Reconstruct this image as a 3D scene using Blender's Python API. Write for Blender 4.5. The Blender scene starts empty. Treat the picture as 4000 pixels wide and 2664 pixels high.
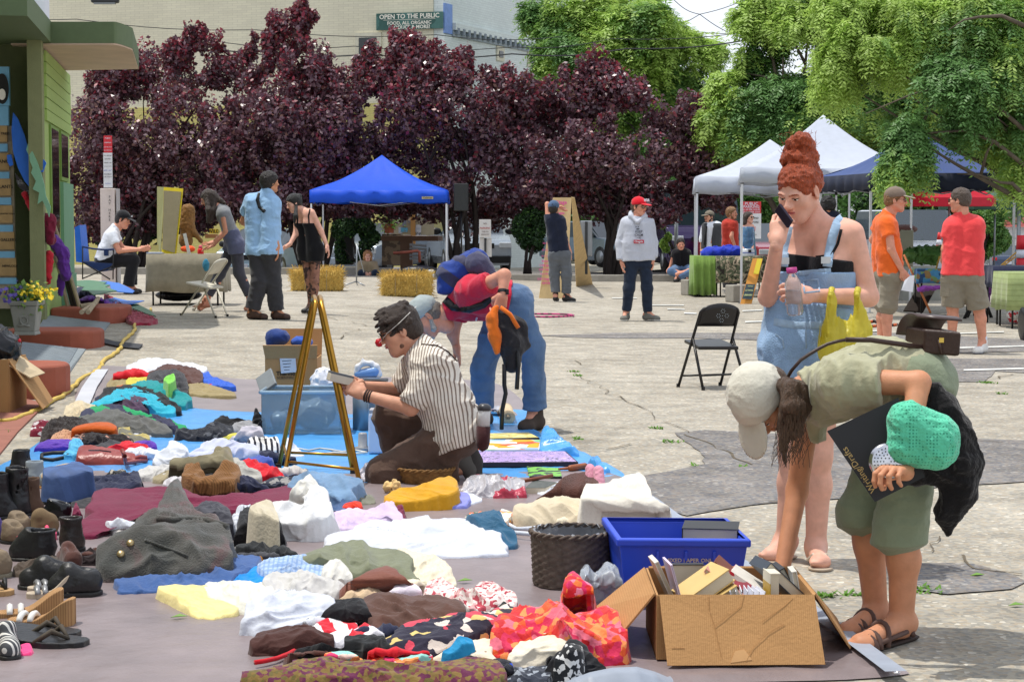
import bpy,bmesh,math,random
import numpy as np
from mathutils import Vector as Vc,Matrix as Mx
random.seed(7)
SC=bpy.context.scene
COL=SC.collection
def Z(s):
 n=[int(q) for q in s.split()];return list(zip(n[::2],n[1::2]))
RX90=Mx.Rotation(math.pi/2,3,'X');XA,ZA=(1,0,0),(0,0,1)
def iv(n,k,v):n.inputs[k].default_value=v
def JD(s):
 t=s.split();J={}
 for k in'head neck shA shB elA wrA haA elB wrB haB hipA hipB knA knB anA anB toA toB'.split():
  if t[0]=='-':t.pop(0);continue
  J[k]=tuple(float(q)for q in t[:3]);t=t[3:]
 return J
def U(z):return Vc((0,0,z))
sin,cos,PI=math.sin,math.cos,math.pi
def Z1(s):return[(10*a,10*b)for a,b in Z(s)]
# ------------------------------------------------------------------ camera, sky, sun, exposure
CAMZ=1.45
PITCH=math.atan((1332-855)/7476)
cam=bpy.data.cameras.new('camera');camo=bpy.data.objects.new('camera',cam);COL.objects.link(camo)
camo.location=(0,0,CAMZ);camo.rotation_euler=(PI/2-PITCH,0,0)
cam.sensor_width=36;cam.lens=36*7476/4000;cam.clip_start=.1;cam.clip_end=2000
SC.camera=camo
SUN_EL=math.radians(73);SUN_AZ_VEC=Vc((-.96,.25,0)).normalized()
w=bpy.data.worlds.new('World');SC.world=w;w.use_nodes=True
nt=w.node_tree;bg=nt.nodes['Background']
sky=nt.nodes.new('ShaderNodeTexSky');sky.sky_type='NISHITA';sky.sun_disc=False
sky.sun_elevation=SUN_EL;sky.sun_rotation=math.atan2(SUN_AZ_VEC.x,SUN_AZ_VEC.y)
sky.air_density=1.0;sky.dust_density=2.0
tcw=nt.nodes.new('ShaderNodeTexCoord');nzw=nt.nodes.new('ShaderNodeTexNoise')
mpw=nt.nodes.new('ShaderNodeMapping');iv(mpw,'Scale',(1.5,1.5,5))
iv(nzw,'Scale',2.2);iv(nzw,'Detail',7)
rpw=nt.nodes.new('ShaderNodeValToRGB');rpw.color_ramp.elements[0].position=.2;rpw.color_ramp.elements[1].position=.6
mxw=nt.nodes.new('ShaderNodeMix');mxw.data_type='RGBA'
nt.links.new(tcw.outputs['Generated'],mpw.inputs[0]);nt.links.new(mpw.outputs[0],nzw.inputs['Vector'])
nt.links.new(nzw.outputs[0],rpw.inputs[0]);nt.links.new(rpw.outputs[0],mxw.inputs[0])
nt.links.new(sky.outputs[0],mxw.inputs[6]);iv(mxw,7,(7.5,7.9,8.6,1))
nt.links.new(mxw.outputs[2],bg.inputs['Color']);iv(bg,'Strength',.15)
sl=bpy.data.lights.new('sun','SUN');sl.energy=3.7;sl.angle=math.radians(.6);sl.color=(1,.96,.88)
so=bpy.data.objects.new('sun',sl);COL.objects.link(so)
sdir=Vc((SUN_AZ_VEC.x*cos(SUN_EL),SUN_AZ_VEC.y*cos(SUN_EL),sin(SUN_EL)))
so.rotation_euler=(-sdir).to_track_quat('-Z','Y').to_euler();so.location=(-5,5,30)
SC.view_settings.view_transform='Standard';SC.view_settings.look='None'
SC.view_settings.exposure=-.06;SC.view_settings.gamma=1
SC.cycles.max_bounces=6;SC.cycles.transparent_max_bounces=12;SC.cycles.sample_clamp_indirect=4
# ------------------------------------------------------------------ measuring: a survey point of the photograph -> a ray from the camera
FN=7476.0
PAN={'D':(0,0,1.69924),'T1':(0,0,.63776),'T2':(1000,0,.63776),'T3':(2000,0,.63776),'T4':(3000,0,.63776),
 'B1':(0,1000,.54201),'B2':(1000,1000,.54201),'B3':(2000,1000,.54201),'B4':(3000,1000,.54201),
 'C1':(0,1814,.54201),'C2':(1000,1814,.54201),'C3':(2000,1814,.54201),'C4':(3000,1814,.54201),
 'P1':(250,680,.38265),'P2':(750,660,.38265),'P3':(1300,640,.31891),'P4':(2050,740,.33167),
 'P5':(2600,600,.39526),'P6':(3350,680,.45904),'Q1':(2850,500,.57416),'Q2':(0,300,.63776),
 'Q3':(100,1380,.31881),'Q4':(600,1600,.38272),'Q5':(1400,1100,.5102),'Q6':(1800,1500,.44643),
 'Q7':(0,1800,.2551)}
CP,SP=cos(PITCH),sin(PITCH)
def nat(p,x,y):
 a,b,s=PAN[p];return a+x*s,b+y*s
def ray(p,x,y):
 nx,ny=nat(p,x,y)if p else(x,y)
 u=(nx-2000)/FN;v=(1332-ny)/FN
 return Vc((u,CP+v*SP,v*CP-SP))
CAM=U(CAMZ)
def at(p,x,y,Y):
 d=ray(p,x,y);return CAM+d*(Y/d.y)
def sst(x):
 x=min(1,max(0,x));return x*x*(3-2*x)
def gz(X,Y):
 z=.17*sst((1.5-X)/5)*sst((Y-12)/10)
 if Y>44:
  z-=sst((Y-44)/6)*.3*sst((9-X)/6)
 if X>4 and Y>40:
  z-=max(0,Y-44)*.024*sst((X-7)/6)
 return z
def on(p,x,y,h=0.):
 d=ray(p,x,y);zt=h
 for _ in range(12):
  t=(zt-CAMZ)/d.z
  if t<=0 or t>400:t=400
  P=CAM+d*t;zt=gz(P.x,P.y)+h
 return P
def V3(*a):return Vc(a)
# ------------------------------------------------------------------ materials
def lin(c):
 c=[x/255 for x in c[:3]]
 return tuple(x/12.92 if x<=.04045 else((x+.055)/1.055)**2.4 for x in c)+(1,)
MATS={}
def mat(name,col=(200,200,200),rough=.75,metal=0,var=.12,vs=9,bump=0,bs=60,pat=None,trans=0,alpha=1,spec=.4,coat=0,sheen=0,sub=0,stretch=None,tl=0):
 if name in MATS:return MATS[name]
 m=bpy.data.materials.new(name);m.use_nodes=True;MATS[name]=m
 t=m.node_tree;N=t.nodes;L=t.links;b=N['Principled BSDF']
 iv(b,'Roughness',rough);iv(b,'Metallic',metal)
 iv(b,'Specular IOR Level',spec)
 if trans:iv(b,'Transmission Weight',trans)
 if alpha<1:iv(b,'Alpha',alpha)
 if coat:iv(b,'Coat Weight',coat)
 if sheen:iv(b,'Sheen Weight',sheen)
 if sub:
  iv(b,'Subsurface Weight',sub);iv(b,'Subsurface Radius',(.012,.005,.003))
  iv(b,'Subsurface Scale',1)
 tc=N.new('ShaderNodeTexCoord');co=tc.outputs['Object']
 if stretch:
  mp=N.new('ShaderNodeMapping');iv(mp,'Scale',stretch);L.new(co,mp.inputs[0]);cob=mp.outputs[0]
 else:cob=co
 def rgb(c):
  r=N.new('ShaderNodeRGB');r.outputs[0].default_value=lin(c);return r.outputs[0]
 def noise(sc,det=4,v=None,dist=0):
  n=N.new('ShaderNodeTexNoise');iv(n,'Scale',sc);iv(n,'Detail',det)
  iv(n,'Distortion',dist)
  L.new(v or cob,n.inputs['Vector']);return n
 def math_(op,a,bb=None):
  n=N.new('ShaderNodeMath');n.operation=op
  for i,q in enumerate((a,bb)):
   if q is None:continue
   if isinstance(q,(int,float)):iv(n,i,q)
   else:L.new(q,n.inputs[i])
  return n.outputs[0]
 def mix(f,a,c,bt='MIX'):
  n=N.new('ShaderNodeMix');n.data_type='RGBA';n.blend_type=bt
  if isinstance(f,(int,float)):iv(n,0,f)
  else:L.new(f,n.inputs[0])
  L.new(a,n.inputs[6]);L.new(c,n.inputs[7]);return n.outputs[2]
 def ramp(f,stops,const=True):
  r=N.new('ShaderNodeValToRGB');r.color_ramp.interpolation='CONSTANT' if const else 'LINEAR'
  e=r.color_ramp.elements
  while len(e)<len(stops):e.new(.5)
  for q,(p_,c_)in zip(e,stops):q.position=p_;q.color=lin(c_)
  L.new(f,r.inputs[0]);return r.outputs[0]
 base=rgb(col);extra_h=None
 if pat:
  k=pat[0]
  if k=='stripe':
   dn=N.new('ShaderNodeVectorMath');dn.operation='DOT_PRODUCT';L.new(co,dn.inputs[0]);iv(dn,1,pat[1])
   wob=pat[5]if len(pat)>5 else.0
   v=math_('MULTIPLY',dn.outputs['Value'],pat[2])
   if wob:v=math_('ADD',v,math_('MULTIPLY',noise(5).outputs[0],wob))
   f=math_('LESS_THAN',math_('FRACT',v),pat[4]);base=mix(f,base,rgb(pat[3]))
  elif k=='plaid':
   for d_,c_ in((pat[1],pat[4]),(pat[2],pat[5])):
    dn=N.new('ShaderNodeVectorMath');dn.operation='DOT_PRODUCT';L.new(co,dn.inputs[0]);iv(dn,1,d_)
    f=math_('LESS_THAN',math_('FRACT',math_('MULTIPLY',dn.outputs['Value'],pat[3])),.4)
    base=mix(math_('MULTIPLY',f,.7),base,rgb(c_))
  elif k=='floral':
   vo=N.new('ShaderNodeTexVoronoi');iv(vo,'Scale',pat[1])
   nn=noise(pat[1]*.8,3);va=N.new('ShaderNodeVectorMath');va.operation='MULTIPLY_ADD'
   L.new(nn.outputs['Color'],va.inputs[0]);iv(va,1,(.8/pat[1],)*3);L.new(co,va.inputs[2]);L.new(va.outputs[0],vo.inputs['Vector'])
   sp=N.new('ShaderNodeSeparateColor');L.new(vo.outputs['Color'],sp.inputs[0])
   n=len(pat[2]);base=ramp(sp.outputs[0],[(i/n,c)for i,c in enumerate(pat[2])])
  elif k=='blotch':
   base=ramp(noise(pat[1],5,None,pat[3]if len(pat)>3 else 0).outputs[0],pat[2])
  elif k=='soft':
   base=ramp(noise(pat[1],5,None,pat[3]if len(pat)>3 else 0).outputs[0],pat[2],False)
  elif k=='dots':
   vo=N.new('ShaderNodeTexVoronoi');iv(vo,'Scale',pat[1]);iv(vo,'Randomness',pat[4]if len(pat)>4 else.2)
   L.new(co,vo.inputs['Vector']);base=mix(math_('LESS_THAN',vo.outputs['Distance'],pat[3]),base,rgb(pat[2]))
  elif k=='brick':
   br=N.new('ShaderNodeTexBrick');iv(br,'Scale',pat[1])
   iv(br,'Color1',lin(col));iv(br,'Color2',lin(pat[2]));iv(br,'Mortar',lin(pat[3]))
   iv(br,'Mortar Size',.012);iv(br,'Brick Width',.5);iv(br,'Row Height',.17)
   sx=N.new('ShaderNodeSeparateXYZ');L.new(co,sx.inputs[0]);cx=N.new('ShaderNodeCombineXYZ')
   L.new(math_('ADD',sx.outputs[0],sx.outputs[1])if pat[4]=='wall' else sx.outputs[0],cx.inputs[0])
   L.new(sx.outputs[2]if pat[4]=='wall' else sx.outputs[1],cx.inputs[1]);L.new(cx.outputs[0],br.inputs['Vector'])
   base=br.outputs['Color'];extra_h=br.outputs['Fac']
  elif k=='weave':
   wv=N.new('ShaderNodeTexWave');iv(wv,'Scale',pat[1]);wv.bands_direction='Z';iv(wv,'Distortion',3)
   iv(wv,'Detail Scale',4)
   L.new(co,wv.inputs['Vector']);base=mix(wv.outputs[0],base,rgb(pat[2]));extra_h=wv.outputs[0]
 if var:
  nz=noise(vs,5)
  hv=N.new('ShaderNodeHueSaturation');L.new(base,hv.inputs['Color'])
  mr=N.new('ShaderNodeMapRange');iv(mr,1,.3);iv(mr,2,.7)
  iv(mr,3,1-var);iv(mr,4,1+var);L.new(nz.outputs[0],mr.inputs[0]);L.new(mr.outputs[0],hv.inputs['Value'])
  base=hv.outputs[0]
 L.new(base,b.inputs['Base Color'])
 if bump:
  bp=N.new('ShaderNodeBump');iv(bp,'Strength',bump);iv(bp,'Distance',.01)
  h=noise(bs,6).outputs[0]
  if extra_h is not None:h=math_('ADD',h,math_('MULTIPLY',extra_h,1.5))
  L.new(h,bp.inputs['Height']);L.new(bp.outputs[0],b.inputs['Normal'])
 if tl:
  tr=N.new('ShaderNodeBsdfTranslucent');L.new(base,tr.inputs[0]);ms=N.new('ShaderNodeMixShader');iv(ms,0,tl)
  L.new(b.outputs[0],ms.inputs[1]);L.new(tr.outputs[0],ms.inputs[2]);L.new(ms.outputs[0],N['Material Output'].inputs[0])
 return m
def cloth(name,col,**k):
 d=dict(rough=.9,spec=.15,sheen=.2,var=.1,vs=14,bump=.35,bs=70);d.update(k);return mat(name,col,**d)
# ------------------------------------------------------------------ objects
def tag(o,label=None,cat=None,group=None,kind=None):
 if label:o['label']=label
 if cat:o['category']=cat
 if group:o['group']=group
 if kind:o['kind']=kind
 return o
def thing(name,label,cat,loc=(0,0,0),group=None):
 o=bpy.data.objects.new(name,None);COL.objects.link(o);o.location=loc;o.empty_display_size=.1
 return tag(o,label,cat,group)
def mk(name,V,F,mats,parent=None,smooth=True,mi=None,loc=None):
 V=np.asarray(V,dtype=np.float64).reshape(-1,3)
 if parent is not None:o0=np.array(parent.get('_w',None)or parent.location)
 elif loc is not None:o0=np.array(loc)
 else:o0=np.array([V[:,0].mean(),V[:,1].mean(),V[:,2].min()])if len(V)else np.zeros(3)
 me=bpy.data.meshes.new(name)
 if isinstance(F,np.ndarray):
  n,k=F.shape
  me.vertices.add(len(V));me.vertices.foreach_set('co',(V-o0).astype(np.float32).ravel())
  me.loops.add(n*k);me.loops.foreach_set('vertex_index',F.astype(np.int32).ravel())
  me.polygons.add(n);me.polygons.foreach_set('loop_start',np.arange(0,n*k,k,dtype=np.int32))
  me.update(calc_edges=True)
 else:
  me.from_pydata((V-o0).tolist(),[],F)
 me.validate()
 if not isinstance(mats,(list,tuple)):mats=[mats]
 for m in mats:me.materials.append(m)
 if mi is not None and len(mi)==len(me.polygons):me.polygons.foreach_set('material_index',np.asarray(mi,dtype=np.int32))
 if smooth:me.polygons.foreach_set('use_smooth',[True]*len(me.polygons))
 o=bpy.data.objects.new(name,me);COL.objects.link(o)
 if parent is not None:
  o.parent=parent;o['_w']=list(o0);
 else:
  o.location=o0
 return o
def bev(o,wd,seg=2):
 m=o.modifiers.new('bevel','BEVEL');m.width=wd;m.segments=seg;m.limit_method='ANGLE';return o
def solid(o,th):
 m=o.modifiers.new('solidify','SOLIDIFY');m.thickness=th;m.offset=0;return o
class MB:
 def __init__(s):s.V=[];s.F=[];s.mi=[]
 def add(s,V,F,m=0):
  k=len(s.V);s.V+=[tuple(v)for v in V];s.F+=[tuple(i+k for i in f)for f in F];s.mi+=[m]*len(F);return s
 def box(s,c,sz,R=None,m=0,taper=1):
  c=Vc(c);hx,hy,hz=[q/2 for q in sz];R=R or Mx.Identity(3)
  P=[(-hx,-hy,-hz),(hx,-hy,-hz),(hx,hy,-hz),(-hx,hy,-hz)]+[(-hx*taper,-hy*taper,hz),(hx*taper,-hy*taper,hz),(hx*taper,hy*taper,hz),(-hx*taper,hy*taper,hz)]
  return s.add([c+R@Vc(p)for p in P],[(3,2,1,0),(4,5,6,7),(0,1,5,4),(1,2,6,5),(2,3,7,6),(3,0,4,7)],m)
 def tube(s,pts,r,n=10,m=0,cap=True):
  pts=[Vc(p)for p in pts];rs=r if isinstance(r,(list,tuple))else[r]*len(pts)
  V=[];F=[];pn=None
  for i,p in enumerate(pts):
   d=(pts[min(i+1,len(pts)-1)]-pts[max(i-1,0)]).normalized()
   if pn is None:pn=d.orthogonal().normalized()
   pn=(pn-d*pn.dot(d));pn=pn.normalized()if pn.length>1e-6 else d.orthogonal().normalized()
   q=d.cross(pn)
   for j in range(n):
    a=2*PI*j/n;V.append(p+(pn*cos(a)+q*sin(a))*rs[i])
  for i in range(len(pts)-1):
   for j in range(n):
    a=i*n+j;b=i*n+(j+1)%n;F.append((a,b,b+n,a+n))
  if cap:F.append(tuple(range(n-1,-1,-1)));F.append(tuple((len(pts)-1)*n+j for j in range(n)))
  return s.add(V,F,m)
 def lathe(s,c,prof,n=28,m=0,sx=1,sy=1,R=None):
  c=Vc(c);R=R or Mx.Identity(3);V=[];F=[]
  for r,z in prof:
   for j in range(n):
    a=2*PI*j/n;V.append(c+R@Vc((r*sx*cos(a),r*sy*sin(a),z)))
  for i in range(len(prof)-1):
   for j in range(n):
    a=i*n+j;b=i*n+(j+1)%n;F.append((a,b,b+n,a+n))
  if prof[0][0]>1e-4:F.append(tuple(range(n-1,-1,-1)))
  if prof[-1][0]>1e-4:F.append(tuple((len(prof)-1)*n+j for j in range(n)))
  return s.add(V,F,m)
 def prism(s,poly,d,m=0):
  n=len(poly);d=Vc(d);P=[Vc(p)for p in poly]
  return s.add(P+[p+d for p in P],[tuple(range(n-1,-1,-1)),tuple(range(n,2*n))]+[(i,(i+1)%n,n+(i+1)%n,n+i)for i in range(n)],m)
 def build(s,name,mats,parent=None,smooth=False,loc=None):
  o=mk(name,s.V,s.F,mats,parent,smooth,s.mi,loc)
  bm=bmesh.new();bm.from_mesh(o.data);bmesh.ops.recalc_face_normals(bm,faces=bm.faces);bm.to_mesh(o.data);bm.free()
  return o
def Rz(a):return Mx.Rotation(a,3,'Z')
def frame(fwd,up):
 f=Vc(fwd).normalized();u=Vc(up);u=(u-f*u.dot(f)).normalized();x=f.cross(u)
 return Mx((x,f,u)).transposed()
# lettering: a built-in font turned into a thin mesh
def text(body,origin,right,up,size,m,parent,name='lettering',align='CENTER',bold=.0,spacing=1.0,depth=.0008,fit=None,spv=1.0):
 cu=bpy.data.curves.new('txt','FONT');cu.body=body;cu.size=size;cu.align_x=align;cu.align_y='CENTER'
 cu.extrude=depth;cu.offset=bold*size;cu.space_character=spacing;cu.space_line=spv;cu.resolution_u=2
 ob=bpy.data.objects.new('txt',cu);COL.objects.link(ob)
 dg=bpy.context.evaluated_depsgraph_get();me=bpy.data.meshes.new_from_object(ob.evaluated_get(dg))
 V=np.zeros(len(me.vertices)*3,dtype=np.float32);me.vertices.foreach_get('co',V);V=V.reshape(-1,3)
 F=[tuple(p.vertices)for p in me.polygons]
 bpy.data.objects.remove(ob);bpy.data.curves.remove(cu);bpy.data.meshes.remove(me)
 if fit and len(V):
  V[:,:2]*=fit/(V[:,0].max()-V[:,0].min())
 r=Vc(right).normalized();u=Vc(up);u=(u-r*u.dot(r)).normalized();n=r.cross(u)
 B=np.array([r,u,n]);W=V@B+np.array(origin)
 return mk(name,W,F,m,parent,False)
# ------------------------------------------------------------------ value noise
_rs=np.random.RandomState(3);_T=_rs.rand(4096).astype(np.float32)
def _h(i,j,k):return _T[(i*73856093^j*19349663^k*83492791)&4095]
def vnoise(P,s=1.0,seed=0):
 P=np.asarray(P,dtype=np.float64)*s+seed*17.31
 I=np.floor(P).astype(np.int64);f=P-I;f=f*f*(3-2*f);r=0
 for a in(0,1):
  for b in(0,1):
   for c in(0,1):
    wt=(f[:,0]if a else 1-f[:,0])*(f[:,1]if b else 1-f[:,1])*(f[:,2]if c else 1-f[:,2])
    r=r+wt*_h(I[:,0]+a,I[:,1]+b,I[:,2]+c)
 return r
def folds(P,s,seed=0,aniso=None):
 Q=np.array(P,dtype=np.float64)
 if aniso is not None:Q=Q*np.array(aniso)
 wv=np.stack([vnoise(Q,s*.6,seed+1),vnoise(Q,s*.6,seed+2),vnoise(Q,s*.6,seed+3)],1)-.5
 Q=Q+wv*(1.1/s)
 a=1-np.abs(2*vnoise(Q,s,seed)-1);b=1-np.abs(2*vnoise(Q,s*2.1,seed+5)-1)
 return a**2*.7+b**2*.3
# ------------------------------------------------------------------ smooth solids from blended primitives
def surfnets(F,org,vox):
 ins=F<0
 c=np.zeros(tuple(n-1 for n in F.shape),dtype=np.int8)
 for a in(0,1):
  for b in(0,1):
   for d in(0,1):
    c+=ins[a:F.shape[0]-1+a,b:F.shape[1]-1+b,d:F.shape[2]-1+d]
 act=(c>0)&(c<8);idx=-np.ones(c.shape,dtype=np.int64);I,J,K=np.nonzero(act);n=len(I);idx[I,J,K]=np.arange(n)
 pos=np.zeros((n,3));cnt=np.zeros(n)
 cs=[(a,b,d)for a in(0,1)for b in(0,1)for d in(0,1)]
 for p in cs:
  for ax in range(3):
   if p[ax]:continue
   q=list(p);q[ax]=1
   A=F[I+p[0],J+p[1],K+p[2]];B=F[I+q[0],J+q[1],K+q[2]];m=(A<0)!=(B<0)
   t=np.where(m,A/np.where(m,A-B,1),0)
   for x in range(3):pos[:,x]+=np.where(m,p[x]+(t if x==ax else 0),0)
   cnt+=m
 V=org+vox*(np.stack([I,J,K],1)+pos/cnt[:,None]);Fs=[]
 for ax in range(3):
  sl0=[slice(None)]*3;sl1=[slice(None)]*3;sl0[ax]=slice(0,-1);sl1[ax]=slice(1,None)
  A=ins[tuple(sl0)];B=ins[tuple(sl1)]
  o1,o2=Z('1 2 2 0 0 1')[ax]
  m=A!=B;ii=list(np.nonzero(m));ok=(ii[o1]>0)&(ii[o2]>0)&(ii[o1]<F.shape[o1]-1)&(ii[o2]<F.shape[o2]-1)
  ii=[q[ok]for q in ii];s=A[tuple(ii)]
  def cell(d1,d2):
   q=[x.copy()for x in ii];q[o1]=q[o1]-d1;q[o2]=q[o2]-d2;return idx[tuple(q)]
  quad=np.stack([cell(1,1),cell(0,1),cell(0,0),cell(1,0)],1)
  Fs.append(np.where(s[:,None],quad,quad[:,::-1]))
 return V,np.concatenate(Fs)
class SDF:
 def __init__(s,vox,k=.02):s.vox=vox;s.k=k;s.P=[];s.nz=[];s.gc=[]
 def cap(s,a,b,ra,rb=None,k=None,cuts=(),sub=False):
  a=np.array(a,float);b=np.array(b,float);rb=ra if rb is None else rb;r=max(ra,rb)
  s.P.append(('c',np.minimum(a,b)-r,np.maximum(a,b)+r,(a,b,ra,rb),s.k if k is None else k,cuts,sub));return s
 def chain(s,pts,rs,k=None,cuts=()):
  for i in range(len(pts)-1):s.cap(pts[i],pts[i+1],rs[i],rs[i+1],k,cuts)
  return s
 def ell(s,c,r,R=None,k=None,cuts=(),sub=False):
  c=np.array(c,float);r=np.array(r if hasattr(r,'__len__')else(r,)*3,float);R=np.eye(3)if R is None else np.array(R)
  e=np.abs(R)@r
  s.P.append(('e',c-e,c+e,(c,r,R),s.k if k is None else k,cuts,sub));return s
 def box(s,c,h,R=None,rd=.01,k=None,cuts=(),sub=False):
  c=np.array(c,float);h=np.array(h,float);R=np.eye(3)if R is None else np.array(R);e=np.abs(R)@h
  s.P.append(('b',c-e,c+e,(c,h,R,rd),s.k if k is None else k,cuts,sub));return s
 def noise(s,amp,sc,seed=0,kind='folds',aniso=None):s.nz.append((amp,sc,seed,kind,aniso));return s
 def cut(s,p,n):s.gc.append((np.array(p,float),np.array(Vc(n).normalized())));return s
 def mesh(s):
  U=[p for p in s.P if not p[6]];vox=s.vox;pad=4*vox
  lo=np.min([p[1]for p in U],0)-pad;hi=np.max([p[2]for p in U],0)+pad
  n=np.ceil((hi-lo)/vox).astype(int)+1;F=np.full(tuple(n),.5,dtype=np.float32)
  ax=[lo[i]+vox*np.arange(n[i])for i in range(3)]
  for ty,a,b,pr,k,cuts,sub in s.P:
   m=max(k,0)+3*vox
   i0=np.maximum(np.floor((a-m-lo)/vox).astype(int),0);i1=np.minimum(np.ceil((b+m-lo)/vox).astype(int)+1,n)
   if(i1<=i0).any():continue
   X,Y,Z=np.meshgrid(*[ax[i][i0[i]:i1[i]].astype(np.float32)for i in range(3)],indexing='ij')
   if ty=='c':
    A,B,ra,rb=pr;d=B-A;l2=max(float(d@d),1e-9)
    t=np.clip(((X-A[0])*d[0]+(Y-A[1])*d[1]+(Z-A[2])*d[2])/l2,0,1)
    D=np.sqrt((X-A[0]-t*d[0])**2+(Y-A[1]-t*d[1])**2+(Z-A[2]-t*d[2])**2)-(ra+(rb-ra)*t)
   else:
    c,r,R=pr[:3];q=[(X-c[0])*R[0,i]+(Y-c[1])*R[1,i]+(Z-c[2])*R[2,i]for i in range(3)]
    if ty=='e':
     k0=np.sqrt(sum((q[i]/r[i])**2 for i in range(3)));k1=np.sqrt(sum((q[i]/r[i]**2)**2 for i in range(3)))
     D=k0*(k0-1)/np.maximum(k1,1e-6)
    else:
     rd=pr[3];w_=[np.abs(q[i])-r[i]+rd for i in range(3)]
     D=np.sqrt(sum(np.maximum(x,0)**2 for x in w_))+np.minimum(np.maximum(np.maximum(w_[0],w_[1]),w_[2]),0)-rd
   for cp,cn in cuts:
    D=np.maximum(D,(X-cp[0])*cn[0]+(Y-cp[1])*cn[1]+(Z-cp[2])*cn[2])
   slc=tuple(slice(i0[i],i1[i])for i in range(3));G=F[slc]
   if sub:D=-D;h=np.maximum(k-np.abs(G-D),0)/max(k,1e-6);F[slc]=np.maximum(G,D)+h*h*k*.25
   else:h=np.maximum(k-np.abs(G-D),0)/max(k,1e-6);F[slc]=np.minimum(G,D)-h*h*k*.25
  if s.nz:
   am=sum(q[0]for q in s.nz);I=np.nonzero(np.abs(F)<am+3*vox)
   P=np.stack([lo[i]+vox*I[i]for i in range(3)],1)
   for amp,sc,seed,kind,an in s.nz:
    v=folds(P,sc,seed,an)if kind=='folds' else vnoise(P if an is None else P*np.array(an),sc,seed)
    F[I]-=(amp*(v-.45)).astype(np.float32)
  for cp,cn in s.gc:
   X,Y,Z=np.meshgrid(*[q.astype(np.float32)for q in ax],indexing='ij')
   F=np.maximum(F,(X-cp[0])*cn[0]+(Y-cp[1])*cn[1]+(Z-cp[2])*cn[2])
  F[0],F[-1],F[:,0],F[:,-1],F[:,:,0],F[:,:,-1]=.5,.5,.5,.5,.5,.5
  return surfnets(F,lo,vox)
 def build(s,name,m,parent=None,loc=None):
  V,F=s.mesh();return mk(name,V,F,m,parent,True,None,loc)
# ================================================================== THE SETTING
def dup(root,loc,label=None,rotz=None,group=None):
 r=root.copy();COL.objects.link(r);r.location=loc
 if rotz is not None:r.rotation_euler=(0,0,rotz)
 if label:r['label']=label
 if group:r['group']=group
 for ch in list(root.children):
  c=ch.copy();COL.objects.link(c);c.parent=r
  for g in list(ch.children):
   d=g.copy();COL.objects.link(d);d.parent=c
 return r
def sheet(name,pts,m,h=.004,kind='structure',dens=.6,th=0,pan=None,rag=0,seed=0):
 """flat sheet on the ground from an outline of survey points"""
 P=[on(pan,x,y,h)for x,y in pts]if pan else[Vc((x,y,gz(x,y)+h))for x,y in pts]
 Q=[]
 for i in range(len(P)):
  a,b=P[i],P[(i+1)%len(P)];n=max(1,int((b-a).length/dens))
  for k in range(n):Q.append(a.lerp(b,k/n))
 if rag:
  R=np.array(Q);j=vnoise(R,3.,seed)-.5;j2=vnoise(R,9.,seed+2)-.5;c=R.mean(0)
  d=R-c;d[:,2]=0;d/=np.linalg.norm(d,axis=1)[:,None]+1e-9
  Q=[Vc(q)for q in R+d*((j*1.2+j2*.5)*rag)[:,None]]
  for q in Q:q.z=gz(q.x,q.y)+h
 bm=bmesh.new();vs=[bm.verts.new(q)for q in Q];f=bm.faces.new(vs);f.normal_update()
 if f.normal.z<0:f.normal_flip()
 bmesh.ops.triangulate(bm,faces=[f])
 if th:
  r=bmesh.ops.extrude_face_region(bm,geom=bm.faces[:]);bmesh.ops.translate(bm,vec=(0,0,th),verts=[v for v in r['geom']if isinstance(v,bmesh.types.BMVert)])
  bmesh.ops.recalc_face_normals(bm,faces=bm.faces)
 V=[tuple(v.co)for v in bm.verts];bm.verts.index_update();F=[tuple(v.index for v in f.verts)for f in bm.faces];bm.free()
 o=mk(name,V,F,m,None,False)
 if kind:tag(o,kind=kind)
 return o
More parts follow.
